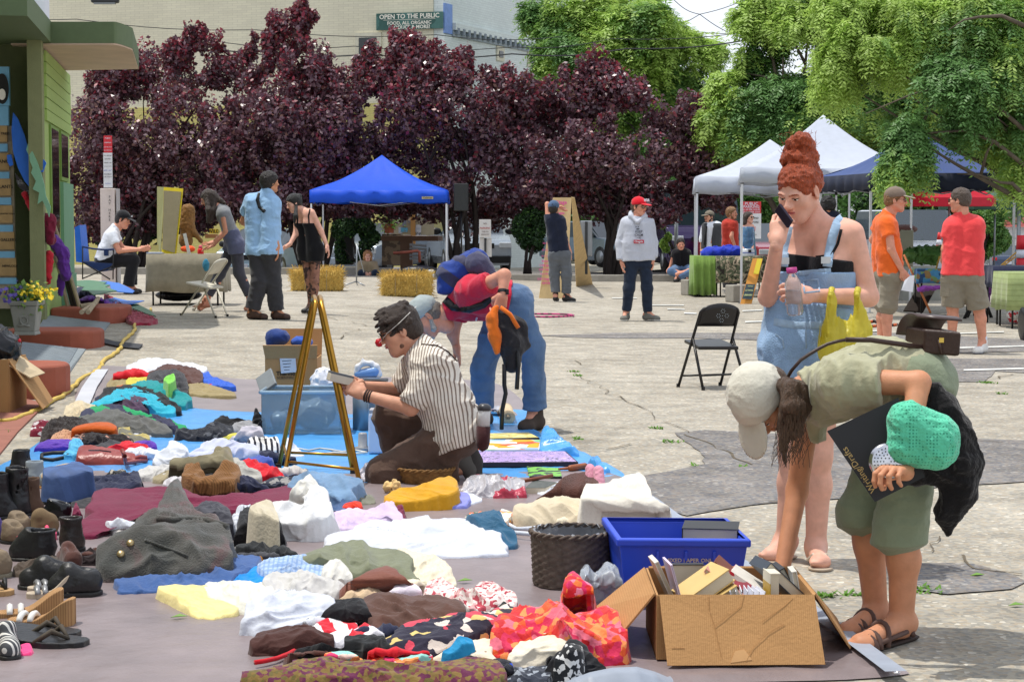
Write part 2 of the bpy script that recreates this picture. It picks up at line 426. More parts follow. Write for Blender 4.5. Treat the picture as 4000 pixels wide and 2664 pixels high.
# ---- ground material: washed concrete with exposed pebbles
def ground_mat(name,c1,c2,c3,peb):
 m=bpy.data.materials.new(name);m.use_nodes=True;t=m.node_tree;N=t.nodes;L=t.links;b=N['Principled BSDF']
 iv(b,'Roughness',.9);iv(b,'Specular IOR Level',.2)
 tc=N.new('ShaderNodeTexCoord');co=tc.outputs['Object']
 n1=N.new('ShaderNodeTexNoise');iv(n1,'Scale',.45);iv(n1,'Detail',8);L.new(co,n1.inputs['Vector'])
 r1=N.new('ShaderNodeValToRGB');e=r1.color_ramp.elements;e[0].position=.35;e[0].color=lin(c1);e[1].position=.66;e[1].color=lin(c2)
 L.new(n1.outputs[0],r1.inputs[0])
 vo=N.new('ShaderNodeTexVoronoi');iv(vo,'Scale',48);L.new(co,vo.inputs['Vector'])
 sp=N.new('ShaderNodeSeparateColor');L.new(vo.outputs['Color'],sp.inputs[0])
 r2=N.new('ShaderNodeValToRGB');e=r2.color_ramp.elements;e[0].position=0;e[0].color=lin(c3);e[1].position=.97;e[1].color=lin((228,220,205))
 for p,c in((.25,(150,128,100)),(.5,(172,160,140)),(.75,(140,136,130))):
  q=e.new(p);q.color=lin(c)
 r2.color_ramp.interpolation='CONSTANT';L.new(sp.outputs[0],r2.inputs[0])
 mx=N.new('ShaderNodeMix');mx.data_type='RGBA';iv(mx,0,peb)
 L.new(r1.outputs[0],mx.inputs[6]);L.new(r2.outputs[0],mx.inputs[7])
 n2=N.new('ShaderNodeTexNoise');iv(n2,'Scale',3.5);iv(n2,'Detail',6);L.new(co,n2.inputs['Vector'])
 r3=N.new('ShaderNodeMapRange');iv(r3,1,.3);iv(r3,2,.7);iv(r3,3,.74);iv(r3,4,1.15);L.new(n2.outputs[0],r3.inputs[0])
 hv=N.new('ShaderNodeHueSaturation');L.new(mx.outputs[2],hv.inputs['Color']);L.new(r3.outputs[0],hv.inputs['Value'])
 L.new(hv.outputs[0],b.inputs['Base Color'])
 bp=N.new('ShaderNodeBump');iv(bp,'Strength',.5);iv(bp,'Distance',.006)
 L.new(vo.outputs['Distance'],bp.inputs['Height']);L.new(bp.outputs[0],b.inputs['Normal']);return m
M_conc=ground_mat('washed_concrete',(164,159,147),(186,181,169),(98,95,91),.42)
M_asph=ground_mat('asphalt',(104,104,107),(126,125,127),(80,80,84),.3)
M_road=ground_mat('road_asphalt',(150,150,152),(168,168,168),(120,120,122),.3)
# ground: one sheet out to the horizon
xs=np.concatenate([np.linspace(-400,-30,12),np.linspace(-25,40,90),np.linspace(46,400,14)])
ys=np.concatenate([np.linspace(-6,60,100),np.linspace(63,130,30),np.linspace(140,700,20)])
GV=[(x,y,gz(x,y))for y in ys for x in xs];nx=len(xs)
GF=[(j*nx+i,j*nx+i+1,(j+1)*nx+i+1,(j+1)*nx+i)for j in range(len(ys)-1)for i in range(nx-1)]
tag(mk('ground',GV,GF,M_conc,None,True,None,(0,0,0)),kind='structure')
# the lane behind the planting bed and the road running off to the right
def strip(name,poly,m,h):return sheet(name,poly,m,h,dens=2.)
def grid_sheet(name,x0,x1,y0,y1,m,h,n=24):
 X=np.linspace(x0,x1,n);Y=np.linspace(y0,y1,n)
 V=[(x,y,gz(x,y)+h)for y in Y for x in X];F=[(j*n+i,j*n+i+1,(j+1)*n+i+1,(j+1)*n+i)for j in range(n-1)for i in range(n-1)]
 return tag(mk(name,V,F,m,None,True,None,(0,0,0)),kind='structure')
grid_sheet('lane',-22,12.9,49.2,61,M_asph,.05)
grid_sheet('road',13,60,43,190,M_road,.06,60)
# asphalt patches in the concrete (outlines surveyed on the ground)
PAN['N']=(0,0,1.0)
sheet('asphalt_patch',Z1('264 169 276 168 300 169 408 172 408 187 370 190 340 194 300 196 269 201 259 198 248 190 244 187 276 181 272 176'),M_asph,.006,pan='N',dens=.15,rag=.08)
sheet('asphalt_patch',Z1('210 131 240 130 290 130 350 130 408 133 408 137 370 138 300 133 270 132 230 132'),M_asph,.006,pan='N',dens=.2,rag=.1,seed=4)
sheet('asphalt_patch',Z1('338 142 370 140 408 140 408 146 390 145 384 149 360 149 344 148'),M_asph,.006,pan='N',dens=.2,rag=.12,seed=8)
sheet('asphalt_patch',Z1('354 225 360 220 380 220 396 224 401 227 396 230 370 232 356 230'),M_asph,.006,pan='N',dens=.1,rag=.06,seed=12)
# cracks
M_crack=mat('crack_dirt',(96,86,70),.95,var=.3)
CR=[('B3',Z1('40 83 51 88 62 93 72 100 85 106 100 114 113 120 125 127')),
 ('B3',Z('230 895 420 875 600 905 900 910 1200 905 1500 935')),
 ('B3',Z('280 1260 480 1252 710 1246 880 1220 1120 1196')),('B3',Z('330 1330 540 1318 660 1312')),
 ('B3',Z('230 1035 480 1030 800 1030')),('B3',Z('220 722 430 742 600 742 900 770 1060 782 1300 784')),
 ('B3',Z('690 1392 760 1372 830 1350')),('B3',Z('1250 1275 1380 1330 1500 1390 1620 1450 1700 1500')),
 ('B2',Z('560 600 640 560 760 525')),('B2',Z('520 440 640 470 800 500 880 500')),('B2',[(0,675),(90,690)]),
 ('B3',Z('220 575 700 572 1200 568 1380 560')),('B3',Z('1560 580 1700 595 1845 610')),
 ('C4',Z('300 330 400 345 620 440 900 470 1180 500 1160 640')),('C4',Z('1300 620 1500 740 1690 775 1845 800')),
 ('C4',[(0,262),(330,225)]),('B4',Z('1400 900 1650 890 1720 850')),('B4',[(1400,1330),(1700,1350)]),('B3',[(440,750),(520,775)]),
 ('B4',[(1640,975),(1820,975)])]
mb=MB()
for pi,(pn_,pl)in enumerate(CR):
 P=[on(pn_,x,y,.009)for x,y in pl];Q=[]
 for a,b in zip(P[:-1],P[1:]):
  n=max(2,int((b-a).length/.07));Q+=[a.lerp(b,k/n)for k in range(n)]
 Q.append(P[-1]);R=np.array(Q);jx=vnoise(R,4,pi)-.5;jy=vnoise(R,4,pi+50)-.5;wdt=.002+.009*vnoise(R,3,pi+9)**2
 V=[]
 for k,q in enumerate(Q):
  d=(Q[min(k+1,len(Q)-1)]-Q[max(0,k-1)]).normalized();nrm=Vc((-d.y,d.x,0)).normalized()
  c=q+Vc((jx[k]*.12,jy[k]*.25,0));V+=[c+nrm*wdt[k],c-nrm*wdt[k]]
 mb.add(V,[(2*k,2*k+1,2*k+3,2*k+2)for k in range(len(Q)-1)])
tag(mb.build('ground_cracks',M_crack),kind='structure')
# parking lines
M_line=mat('worn_white_paint',(205,205,200),.8,var=.25,vs=5)
LN=[('B3',(1240,415),(1330,418),9),('B3',(1120,385),(1245,388),6),('B3',(1660,398),(1800,393),7),('B3',(1680,478),(1845,473),9),('B4',(690,548),(800,541),9),('B4',(1370,665),(1845,652),9),('B4',(1410,826),(1845,815),11),('B3',(720,305),(900,305),5),('B3',(1000,356),(1240,356),5),('B4',(1370,560),(1700,548),6)]
mb=MB()
for pn_,a,b,wd in LN:
 mb.add([on(pn_,a[0],a[1],.013),on(pn_,b[0],b[1],.013),on(pn_,b[0],b[1]-wd,.013),on(pn_,a[0],a[1]-wd,.013)],[(0,1,2,3)])
tag(mb.build('parking_lines',M_line),kind='structure')
# planting bed with kerb
M_kerb=mat('kerb_concrete',(150,145,135),.9,bump=.3);M_soil=mat('bark_soil',(62,50,40),.95,var=.35,vs=20,bump=.8,bs=40)
def bed(x0,x1,y0,y1):
 mb=MB();n=14
 for i in range(n):
  a=x0+(x1-x0)*i/n;b=x0+(x1-x0)*(i+1)/n;z=gz((a+b)/2,y0)
  mb.box(((a+b)/2,y0-.075,z+.05),(b-a-.012,.15,.22));z2=gz((a+b)/2,y1);mb.box(((a+b)/2,y1+.075,z2+.05),(b-a-.012,.15,.22))
 o=mb.build('kerb',M_kerb);bev(o,.02);tag(o,kind='structure')
 X=np.linspace(x0,x1,40);Y=np.linspace(y0,y1,10)
 V=np.array([(x,y,gz(x,y)+.11)for y in Y for x in X]);V[:,2]+=.07*(vnoise(V,1.7,3)-.3)
 F=[(j*40+i,j*40+i+1,(j+1)*40+i+1,(j+1)*40+i)for j in range(9)for i in range(39)]
 tag(mk('planting_bed',V,F,M_soil),kind='structure')
bed(-11,8.2,44.6,48.8)
# weeds in the cracks
M_weed=mat('weed_green',(96,140,48),.7,tl=.3)
mb=MB();rr=random.Random(4)
for pn_,x,y,r,n in[('B3',1042,1245,.05,26),('B3',440,835,.07,30),('B3',490,865,.06,20),('B3',470,1322,.05,16),('B3',1150,1340,.08,26),('B3',520,1470,.04,8),('C4',1130,912,.08,40),('C4',400,955,.07,30),('C4',660,940,.05,18),('B4',1580,915,.12,50),('B4',1680,995,.06,22),('B3',1680,1525,.04,8),('C4',560,940,.03,10),('C3',1330,12,.05,8),('B1',60,1275,.08,20)]:
 c=on(pn_,x,y)
 for k in range(n):
  a=rr.uniform(0,6.28);q=c+Vc((cos(a),sin(a),0))*rr.uniform(0,r)*1.0;a2=rr.uniform(0,6.28);l=rr.uniform(.02,.055)
  d=Vc((cos(a2)*.8,sin(a2)*.8,.5))*l*.8;s=Vc((-sin(a2),cos(a2),0))*.005
  mb.add([q-s,q+d*.6-s*1.3,q+d,q+d*.6+s*1.3,q+s],[(0,1,2,3,4)])
tag(mb.build('weeds',M_weed),'green weeds growing from the cracks in the pavement','weeds',kind='stuff')
# ---- the green building at the left
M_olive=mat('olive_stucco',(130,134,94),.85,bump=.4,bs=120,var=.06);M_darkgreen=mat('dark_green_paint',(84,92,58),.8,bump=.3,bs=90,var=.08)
M_fascia=mat('sage_paint',(92,108,74),.7,var=.06);M_white=mat('white_wall_paint',(222,224,232),.8,var=.04)
M_lime=mat('lime_paint',(158,182,104),.7,var=.05);M_soffit=mat('pink_soffit',(205,178,158),.8,var=.08,vs=3);M_teal=mat('teal_panel',(112,158,124),.6,var=.05)
M_glass=mat('dark_glass',(16,20,20),.06,spec=.8,var=0);M_frame=mat('lime_frame',(120,150,70),.6,var=.05)
WA=Vc((-5.5,22.5,0));WD=Vc((-.157,.988,0)).normalized();WN=Vc((WD.y,-WD.x,0))
def wallat(p,x,y,off=0):
 d=ray(p,x,y);q=WA+WN*off;t=(q-CAM).dot(WN)/d.dot(WN);return CAM+d*t
def wp(s,z,off=0):q=WA+WD*s+WN*off;return Vc((q.x,q.y,z))
gb=thing('green_building','green painted shop building with a flat rounded canopy over its entrance','building',wp(0,0))
def wbox(name,s0,s1,z0,z1,o0,o1,m,parent=gb,b=0):
 mb=MB();mb.add([wp(s0,z0,o0),wp(s1,z0,o0),wp(s1,z0,o1),wp(s0,z0,o1),wp(s0,z1,o0),wp(s1,z1,o0),wp(s1,z1,o1),wp(s0,z1,o1)],[(3,2,1,0),(4,5,6,7),(0,1,5,4),(1,2,6,5),(2,3,7,6),(3,0,4,7)])
 o=mb.build(name,m,parent)
 if b:bev(o,b)
 return o
wbox('wall',.02,4.55,-.1,3.4,-.13,0,M_lime)
wbox('upper_wall',-3,4.6,3.755,4.6,-6,-.25,M_white)
wbox('upper_wall',-24,-3.01,3.5,4.5,-6,-.8,M_white)
wbox('pillar',-.3,.01,-.1,3.5,-.13,.03,M_olive)
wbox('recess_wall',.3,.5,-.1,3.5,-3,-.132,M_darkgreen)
wbox('shop_wall',-24,-3.02,-.1,3.49,-1.5,-.8,M_olive)
wbox('fascia',-2.99,.35,3.5,3.75,-.6,.12,M_fascia)
wbox('rear_wall',4.3,4.5,-.1,6.4,-6,-.352,M_white)
# canopy slab with a rounded outer corner
zb,zt_=3.48,3.74
c0=at('D',88,110,22.5);cn=[(at('D',88,104,22.5).x,22.5),(at('D',262,104,22.5).x,22.5)]
xr=at('D',292,104,22.9).x;xf=at('D',319,140,26.2).x
pl=[(wp(.36,0,-.3).x,22.52)]+[(cn[1][0],22.5)]
for k in range(1,9):
 a=PI/2*k/8;pl.append((cn[1][0]+(xr-cn[1][0])*sin(a),22.5+.75*(1-cos(a))))
pl+=[(xf,26.2),(wp(3.8,0,-.3).x,26.5)]
MB().prism([(x,y,zb+.012)for x,y in pl],(0,0,zt_-zb-.012)).build('canopy',M_fascia,gb)
MB().prism([(x*.995+pl[0][0]*.005,y*.995+24*.005,zb-.004)for x,y in pl],(0,0,.016)).build('soffit',M_soffit,gb)
# clapboards above the window, window with two panes, teal panel
for k in range(6):
 z=2.62+k*.14;wbox('siding_board',.42,4.54,z,z+.128,0.001,.03-.004*(k%2),M_lime)
def win(name,x0,x1,y0,y1,m,off,pan='Q2',parent=gb):
 a=wallat(pan,x0,y0);b=wallat(pan,x1,y1);s0=(a-WA).dot(WD);s1=(b-WA).dot(WD)
 return s0,s1,min(a.z,b.z),max(a.z,b.z)
s0,s1,z0,z1=win('w',300,355,108,1010,None,0)
f=wbox('window',s0-.12,s1+.06,.85,2.6,.001,.025,M_frame);wbox('pane',s0,s1,.95,2.56,.02,.03,M_glass,f)
s2,s3,z2,z3=win('w',360,405,130,540,None,0)
f=wbox('window',s2-.05,s3+.1,1.95,2.6,.001,.026,M_frame);wbox('pane',s2,s3,2.0,2.56,.02,.031,M_glass,f)
wbox('panel',s2-.02,4.57,.7,1.93,.001,.045,M_teal);wbox('plinth',s2-.05,4.6,-.05,.69,.001,.07,M_teal)
# directory board with plaques, at the very left
db=thing('directory_board','tall light blue directory board with brown wooden name plaques','sign',at('Q2',40,1300,22.4))
M_ltblue=mat('light_blue_board',(120,176,205),.7,var=.08);M_plaque=mat('plaque_wood',(170,140,92),.7,var=.15);M_ink=mat('dark_ink',(30,30,28),.7,var=0);M_cream_ink=mat('pale_ink',(235,230,215),.7,var=0)
def qbox(name,pan,x0,y0,x1,y1,Y,th,m,parent,b=0):
 a=at(pan,x0,y0,Y);c=at(pan,x1,y1,Y);mb=MB()
 mb.box(((a.x+c.x)/2,Y+th/2,(a.z+c.z)/2),(abs(c.x-a.x),th,abs(a.z-c.z)));o=mb.build(name,m,parent)
 if b:bev(o,b)
 return o
qbox('board','Q2',-60,180,52,300,22.42,.05,M_ltblue,db);qbox('board','Q2',-60,-60,58,178,22.4,.05,M_ltblue,db)
qbox('backing','Q2',-60,302,98,1420,22.46,.05,mat('weathered_boards',(150,140,120),.9,var=.2),db)
for k,y in enumerate((300,470,625,790,950,1110)):
 xr_=44+k*11;pq=qbox('plaque','Q2',-60,y,xr_,y+100+k*2,22.43,.03,M_plaque,db);qbox('blue_strip','Q2',-60,y+112+k*2,xr_+2,y+160,22.44,.03,M_ltblue,db)
 text(['FINE TREES','DANCE','PLANTS','COUNTRY TOURS','GALLERY','NEWLOOK'][k],at('Q2',xr_-36,y+50,22.425),XA,ZA,.1,M_ink,pq,bold=.01,fit=.19)
MB().lathe(at('Q2',14,75,22.39),[(.11,0),(.11,.012)],24,sx=.7,sy=1.6,R=RX90).build('emblem',M_ink,db)
MB().lathe(at('Q2',14,110,22.375),[(.05,0),(.05,.012)],18,sx=.8,sy=1.3,R=RX90).build('emblem',M_cream_ink,db)
# painted kerbs and paved ramps in front of the building
M_red=mat('red_kerb_paint',(156,84,64),.75,var=.12,vs=5,bump=.2);M_pav=mat('grey_pavers',(112,122,130),.85,pat=('brick',5.5,(128,136,142),(88,94,98),'floor'),bump=.3,bs=40);M_conc2=mat('ramp_concrete',(134,142,146),.9,var=.1,bump=.2)
def kerb(pr,depth,h,x0off,label,slope=0):
 c=on('B1',*pr);xl=(WA+WD*((c.y-WA.y)/WD.y)).x-x0off;z=gz(c.x,c.y)
 mb=MB();r=min(depth,.5)*.5;n=7;P=[(xl,c.y),(c.x-r,c.y)]
 for k in range(1,n):a=PI*k/n;P.append((c.x-r+r*sin(a),c.y+depth/2-depth/2*cos(a)))
 P+=[(c.x-r,c.y+depth),(xl,c.y+depth)]
 mb.prism([(x,y,z-.05)for x,y in P],(0,0,h+.05));o=mb.build('kerb',M_red,smooth=False);bev(o,.035,3)
 return tag(o,label,'kerb','red painted kerbs by the shop')
kerb((868,492),1.2,.2,0,'red painted kerb block under the heap of cutouts, farthest of the three')
kerb((688,676),.75,.19,.2,'red painted kerb with the flower planter standing on it')
kerb((424,1035),.7,.26,.6,'red painted kerb block with a rounded end beside the open carton')
def ramp(name,pts,m,kind='structure'):
 V=[on('B1',x,y,h)for x,y,h in pts];return tag(mk(name,V+[v-U(.2)for v in V],[tuple(range(len(V)))]+[(i,len(V)+i,len(V)+(i+1)%len(V),(i+1)%len(V))for i in range(len(V))],m,None,False),kind=kind)
ramp('paved_ramp',[(260,545,.12),(730,562,.02),(800,470,.02),(345,400,.12)],M_conc2)
ramp('paved_ramp',[(120,860,.17),(395,945,.05),(560,664,.04),(160,618,.17)],M_pav);ramp('ramp_border',[(395,945,.045),(428,950,.01),(620,668,.01),(560,664,.035)],M_conc2)
ramp('red_paving',[(-300,1600,.01),(0,1420,.012),(130,1260,.012),(330,1060,.012),(200,1030,.012),(-300,1000,.012)],mat('red_paving_paint',(150,98,84),.85,var=.12))
mbk=sheet('rubber_mat',Z1('56 57 72 59 83 62 103 64 100 67 88 66 69 62'),mat('black_rubber',(58,60,66),.8,var=.1),.012,None,pan='B1',th=.008,dens=.3);tag(mbk,'thin black rubber mat lying beside the red kerb','mat')
# ---- brick building behind the trees
CN=Vc((-2.2,62,0));DL=Vc((-.955,.297,0)).normalized();DR=Vc((.40,.917,0)).normalized();NL=Vc((DL.y,-DL.x,0));NL=NL if NL.y<0 else-NL;NR=Vc((DR.y,-DR.x,0))
M_brick=mat('cream_brick',(222,216,190),.85,pat=('brick',2.2,(214,208,184),(200,194,170),'wall'),bump=.3,bs=30,var=.06,vs=.6);M_brick2=mat('pale_brick',(214,222,218),.85,pat=('brick',2.2,(206,214,210),(192,198,196),'wall'),bump=.3,bs=30,var=.07,vs=.5)
M_yel=mat('yellow_brick',(206,196,122),.85,pat=('brick',2.2,(200,188,116),(180,170,110),'wall'),var=.1,vs=.7)
bb=thing('brick_building','large cream painted brick building rising behind the purple trees','building',CN)
def face(name,base,d,nrm,s0,s1,z0,z1,off,th,m,parent=bb):
 mb=MB();A=base+d*s0+nrm*off;B=base+d*s1+nrm*off
 P=[A,B,B-nrm*th,A-nrm*th];mb.add([(p.x,p.y,z0)for p in P]+[(p.x,p.y,z1)for p in P],[(3,2,1,0),(4,5,6,7),(0,1,5,4),(1,2,6,5),(2,3,7,6),(3,0,4,7)])
 return mb.build(name,m,parent)
face('wall',CN,DL,NL,.35,40,-2,13,0,.35,M_brick);face('wall',CN,DR,NR,0,10.6,-2,13,0,.35,M_brick2)
face('lower_wall',CN,DL,NL,.02,40,-2,5.2,.03,.025,M_yel)
face('corner_trim',CN,DR,NR,-.02,.55,7.4,8.35,.06,.06,mat('blue_trim',(120,150,205),.7));face('corner_pier',CN,DR,NR,-.03,.5,-2,7.35,.05,.05,M_brick2)
cz=7.55
face('cornice',CN,DR,NR,.6,10.5,cz,cz+.22,.16,.16,M_brick2);face('cornice_band',CN,DR,NR,.6,10.5,cz-.2,cz-.02,.07,.07,mat('grey_band',(150,160,165),.8))
mb=MB()
for k in range(23):
 q=CN+DR*(.8+k*.42)+NR*.1;mb.box((q.x,q.y,cz-.03),(.16,.16,.2),Rz(math.atan2(DR.y,DR.x)))
tag(mb.build('dentils',mat('grey_dentil',(128,138,146),.8),bb),kind='stuff')
def bwin(base,d,nrm,s0,s1,z0,z1):
 f=face('window',base,d,nrm,s0,s1,z0,z1,.05,.05,mat('cream_frame',(205,200,178),.7));face('pane',base,d,nrm,s0+.16,s1-.14,z0+.12,z1-.16,.07,.05,M_glass,f);return f
def onface(pan,x,y,base,d,nrm):
 r=ray(pan,x,y);t=(base-CAM).dot(nrm)/r.dot(nrm);q=CAM+r*t;return(q-base).dot(d),q.z
for(x0,y0,x1,y1)in((770,200,610,400),(-560,330,-420,520),(330,480,200,700)):
 a=onface('T2',x0,y0,CN,DL,NL);b=onface('T2',x1,y1,CN,DL,NL);bwin(CN,DL,NL,min(a[0],b[0]),max(a[0],b[0]),min(a[1],b[1]),max(a[1],b[1]))
for(x0,y0,x1,y1)in((1470,282,1515,380),(1660,318,1720,420)):
 a=onface('T2',x0,y0,CN,DR,NR);b=onface('T2',x1,y1,CN,DR,NR);bwin(CN,DR,NR,a[0],b[0],b[1],a[1])
# two green roof signs
M_signgreen=mat('sign_green',(48,88,80),.5,pat=('stripe',(1,0,0),.9,(70,112,104),.35,.6),var=.1)
a=onface('T2',1152,75,CN,DL,NL);b=onface('T2',746,190,CN,DL,NL)
sg=thing('shop_sign','dark green board sign reading OPEN TO THE PUBLIC on the brick wall','sign',CN+DL*b[0]+NL*.1+U(b[1]))
face('board',CN,DL,NL,a[0],b[0],b[1],a[1],.14,.08,M_signgreen,sg)
sc_,hh=CN+DL*((a[0]+b[0])/2)+NL*.143,a[1]-b[1]
for txt,fz,sz,fw in(('OPEN TO THE PUBLIC',.77,.62,.9),('FOOD, ALL ORGANIC',.38,.42,.66),('PRODUCE & MORE!',.12,.42,.62)):
 text(txt,(sc_.x,sc_.y,b[1]+hh*fz),-DL,(0,0,1),sz,M_cream_ink,sg,bold=.02,fit=abs(b[0]-a[0])*fw,depth=.004)
face('underline',CN,DL,NL,a[0]+.25,b[0]-.25,b[1]+hh*.575,b[1]+hh*.595,.146,.005,M_cream_ink,sg)
mb=MB();q=at('T1',648,4,63.5);mb.box((q.x,q.y-.1,q.z),(.9,.3,.2));o=mb.build('wall_lamp',mat('dark_metal',(50,52,54),.5));bev(o,.05);
mb2=MB();mb2.box((q.x,q.y-.15,q.z-.12),(.7,.2,.05));mb2.build('lens',mat('grey_lens',(120,125,128),.3),o);tag(o,'dark flood lamp fixed high on the cream brick wall','lamp')
# overhead wires
M_wire=mat('wire_black',(40,42,44),.6,var=0)
def wire(pts,Y,r,label):
 P=[at(p,x,y,Y)for p,x,y in pts];Q=[]
 for a_,b_ in zip(P[:-1],P[1:]):Q+=[a_.lerp(b_,k/8)-Vc((0,0,.12*sin(PI*k/8)))for k in range(8)]
 Q.append(P[-1]);tag(MB().tube(Q,r,5).build('overhead_wire',M_wire),label,'wire','overhead wires')
wire([('T1',-300,60),('T1',470,120),('T2',0,185),('T2',1100,215),('T3',300,228)],58,.012,'thin overhead wire crossing the brick wall just under the green sign')
wire([('T2',-200,262),('T2',600,285),('T3',0,290),('T3',600,240),('T3',1568,180)],56,.012,'middle overhead wire passing in front of the upper window')
wire([('T2',-200,310),('T2',700,335),('T3',0,332),('T3',700,300),('T3',1568,225),('T4',400,200)],55,.02,'thickest overhead wire, lowest over the purple trees')
wire([('T3',980,-10),('T3',1150,90),('T3',1420,230)],70,.014,'slanting overhead wire falling to the right across the open sky');wire([('T3',1540,-60),('T3',1150,90),('T3',900,180)],72,.014,'slanting overhead wire rising to the right across the open sky')
wire([('T3',1100,192),('T3',1568,180),('T4',400,165)],66,.012,'level overhead wire in the gap of sky between the green trees')
# ================================================================== TREES
M_bark=mat('dark_bark',(52,44,40),.9,var=.25,bump=.5,bs=30);M_bark2=mat('grey_bark',(92,82,70),.9,var=.25,bump=.5,bs=30)
M_p1=mat('plum_leaf_dark',(104,72,82),.34,spec=.75,var=.25,vs=2.5,tl=.2);M_p2=mat('plum_leaf_red',(142,54,68),.4,spec=.6,var=.25,vs=2.5,tl=.3);M_p3=mat('plum_leaf_brown',(112,76,66),.4,spec=.6,var=.2,tl=.2)
M_g1=mat('locust_leaf',(128,164,84),.5,spec=.4,var=.22,vs=1.5,tl=.45);M_g2=mat('locust_leaf_light',(168,196,96),.5,spec=.4,var=.2,vs=1.5,tl=.4);M_g3=mat('locust_leaf_deep',(98,138,74),.5,spec=.4,var=.2,tl=.3)
M_bush=mat('bush_leaf',(40,66,34),.5,spec=.4,var=.3,vs=3,tl=.15);M_bush2=mat('bush_leaf_light',(84,124,58),.5,var=.25,tl=.3)
RS=np.random.RandomState(11)
def scatter(blobs,n,gate=.40,gs=1.1,shell=.5,seed=0):
 vol=np.array([b[1][0]*b[1][1]*b[1][2]for b in blobs])**(2/3);pr=vol/vol.sum();out=[];outd=[]
 k=RS.choice(len(blobs),n*3,p=pr);C=np.array([b[0]for b in blobs])[k];R=np.array([b[1]for b in blobs])[k]
 d=RS.randn(n*3,3);d/=np.linalg.norm(d,axis=1)[:,None];r=shell+(1-shell)*RS.rand(n*3)**.6
 r*=1+.5*(vnoise(C+d*R,1.6,seed+4)-.5)+.35*(vnoise(C+d*R,4.5,seed+6)-.5)
 P=C+d*R*r[:,None];g=vnoise(P,gs,seed)*.6+vnoise(P,gs*2.3,seed+1)*.4
 o=np.argsort(g<gate,kind='stable')[:n];return P[o],d[o]
def leaf_mesh(P,D,ln,wd,upb=.5,rnd=.8,droop=0.):
 n=len(P);nrm=D*.6+RS.randn(n,3)*rnd+np.array([0,0,upb]);nrm/=np.linalg.norm(nrm,axis=1)[:,None]
 t=RS.randn(n,3)+np.array([0,0,-droop]);t-=nrm*(t*nrm).sum(1)[:,None];t/=np.linalg.norm(t,axis=1)[:,None];s=np.cross(nrm,t)
 L=(ln*(.7+.6*RS.rand(n)))[:,None];W=L*wd
 V=np.stack([P-t*L*.5,P+s*W*.5+nrm*L*.06,P+t*L*.5,P-s*W*.5+nrm*L*.06],1).reshape(-1,3)
 return V,np.arange(4*n).reshape(n,4)
def trunk(root,base,tips,r,m,fork=.35,stems=1):
 mb=MB();base=Vc(base)
 for j,tp in enumerate(tips):
  tp=Vc(tp);off=Vc((random.uniform(-.2,.2)*stems,random.uniform(-.15,.15)*stems,0))*(1 if stems>1 else.15)
  fk=base+off*2+(Vc((base.x,base.y,tp.z))-base)*fork+(tp-base)*.12;pts=[]
  ctrl=[base+off*.5-U(.15),fk,base.lerp(tp,.65)+Vc((random.uniform(-.2,.2),0,random.uniform(0,.3))),tp]
  for k in range(13):
   t=k/12;a=ctrl[0].lerp(ctrl[1],t);b=ctrl[1].lerp(ctrl[2],t);c=ctrl[2].lerp(ctrl[3],t);pts.append(a.lerp(b,t).lerp(b.lerp(c,t),t))
  mb.tube(pts,[max(.012,r*(1-.9*k/12))for k in range(13)],8)
  for q in range(3):
   k=random.randint(5,10);e=pts[k]+Vc((random.uniform(-.9,.9),random.uniform(-.6,.6),random.uniform(.2,.9)));mb.tube([pts[k],pts[k].lerp(e,.5)+U(.1),e],[r*.3,r*.2,.008],6)
 return mb.build('trunk',m,root,True)
def plum(name,label,base,lobes,Y,n,group='purple leaved trees'):
 """lobes: centre and half-size of the crown's main masses, surveyed on the photograph, each at its own distance"""
 root=thing(name,label,'tree',base,group);B=[];tips=[]
 for(x,y,rx,ry,dy)in lobes:
  c=at('D',x,y+24,Y+dy);k=(Y+dy)/4400;B.append(((c.x,c.y,c.z),(rx*k,max(rx,ry)*k*.8,ry*k)));tips.append(c)
 rr=random.Random(int(abs(base[0])*10))
 for c,r in list(B):
  for q in range(5):
   a=rr.uniform(-2.6,2.6);h=rr.uniform(.18,.45)
   B.append(((c[0]+r[0]*sin(a),c[1]+rr.uniform(-.5,.5)*r[1],c[2]+r[2]*cos(a)*.95),(rr.uniform(.14,.34),.25,h)))
 xm=[l[0]for l in lobes];x0,x1=min(xm),max(xm)
 for q in range(11):
  c=at('D',x0+(x1-x0)*q/10+rr.uniform(-20,20),rr.uniform(430,495),Y+rr.uniform(-.6,1.2));B.append(((c.x,c.y,c.z),(rr.uniform(.5,.85),.7,rr.uniform(.35,.6))))
 P,D=scatter(B,int(n*2.7),.41,1.1,.2,int(abs(base[0])*7));n=len(P);V,F=leaf_mesh(P,D,.122,.6,.35,.9)
 top=np.clip((P[:,2]-3.6)/3.5,0,1);q=RS.rand(n);mi=np.where(q<.30+.0*top,0,np.where(q<.36+.5*top,1,np.where(q>.9,2,0)))  # redder leaves higher up: the sunlit crown top is put into leaf colour
 mk('crown',V,F,[M_p1,M_p2,M_p3],root,False,mi);big=[t for t,l in zip(tips,lobes)if l[2]>55]
 trunk(root,base,(big or tips)[:7],.075,M_bark,.3,2.2);return root
def bx(x,Y):X=(x-1177)/4400*Y;return(X,Y,gz(X,Y)+.1)
plum('plum_tree','purple leaved tree behind the PAY HERE post, leftmost of the purple trees',bx(300,47.5),[(250,260,85,110,0),(330,180,95,95,1),(400,260,120,120,-.5),(500,140,80,85,.5),(250,400,90,100,1),(360,400,120,90,.5),(470,330,110,120,-1),(300,130,40,40,0),(440,90,40,45,0),(530,80,40,45,.5),(480,440,100,60,1),(230,480,60,60,1.2)],47.5,26000)
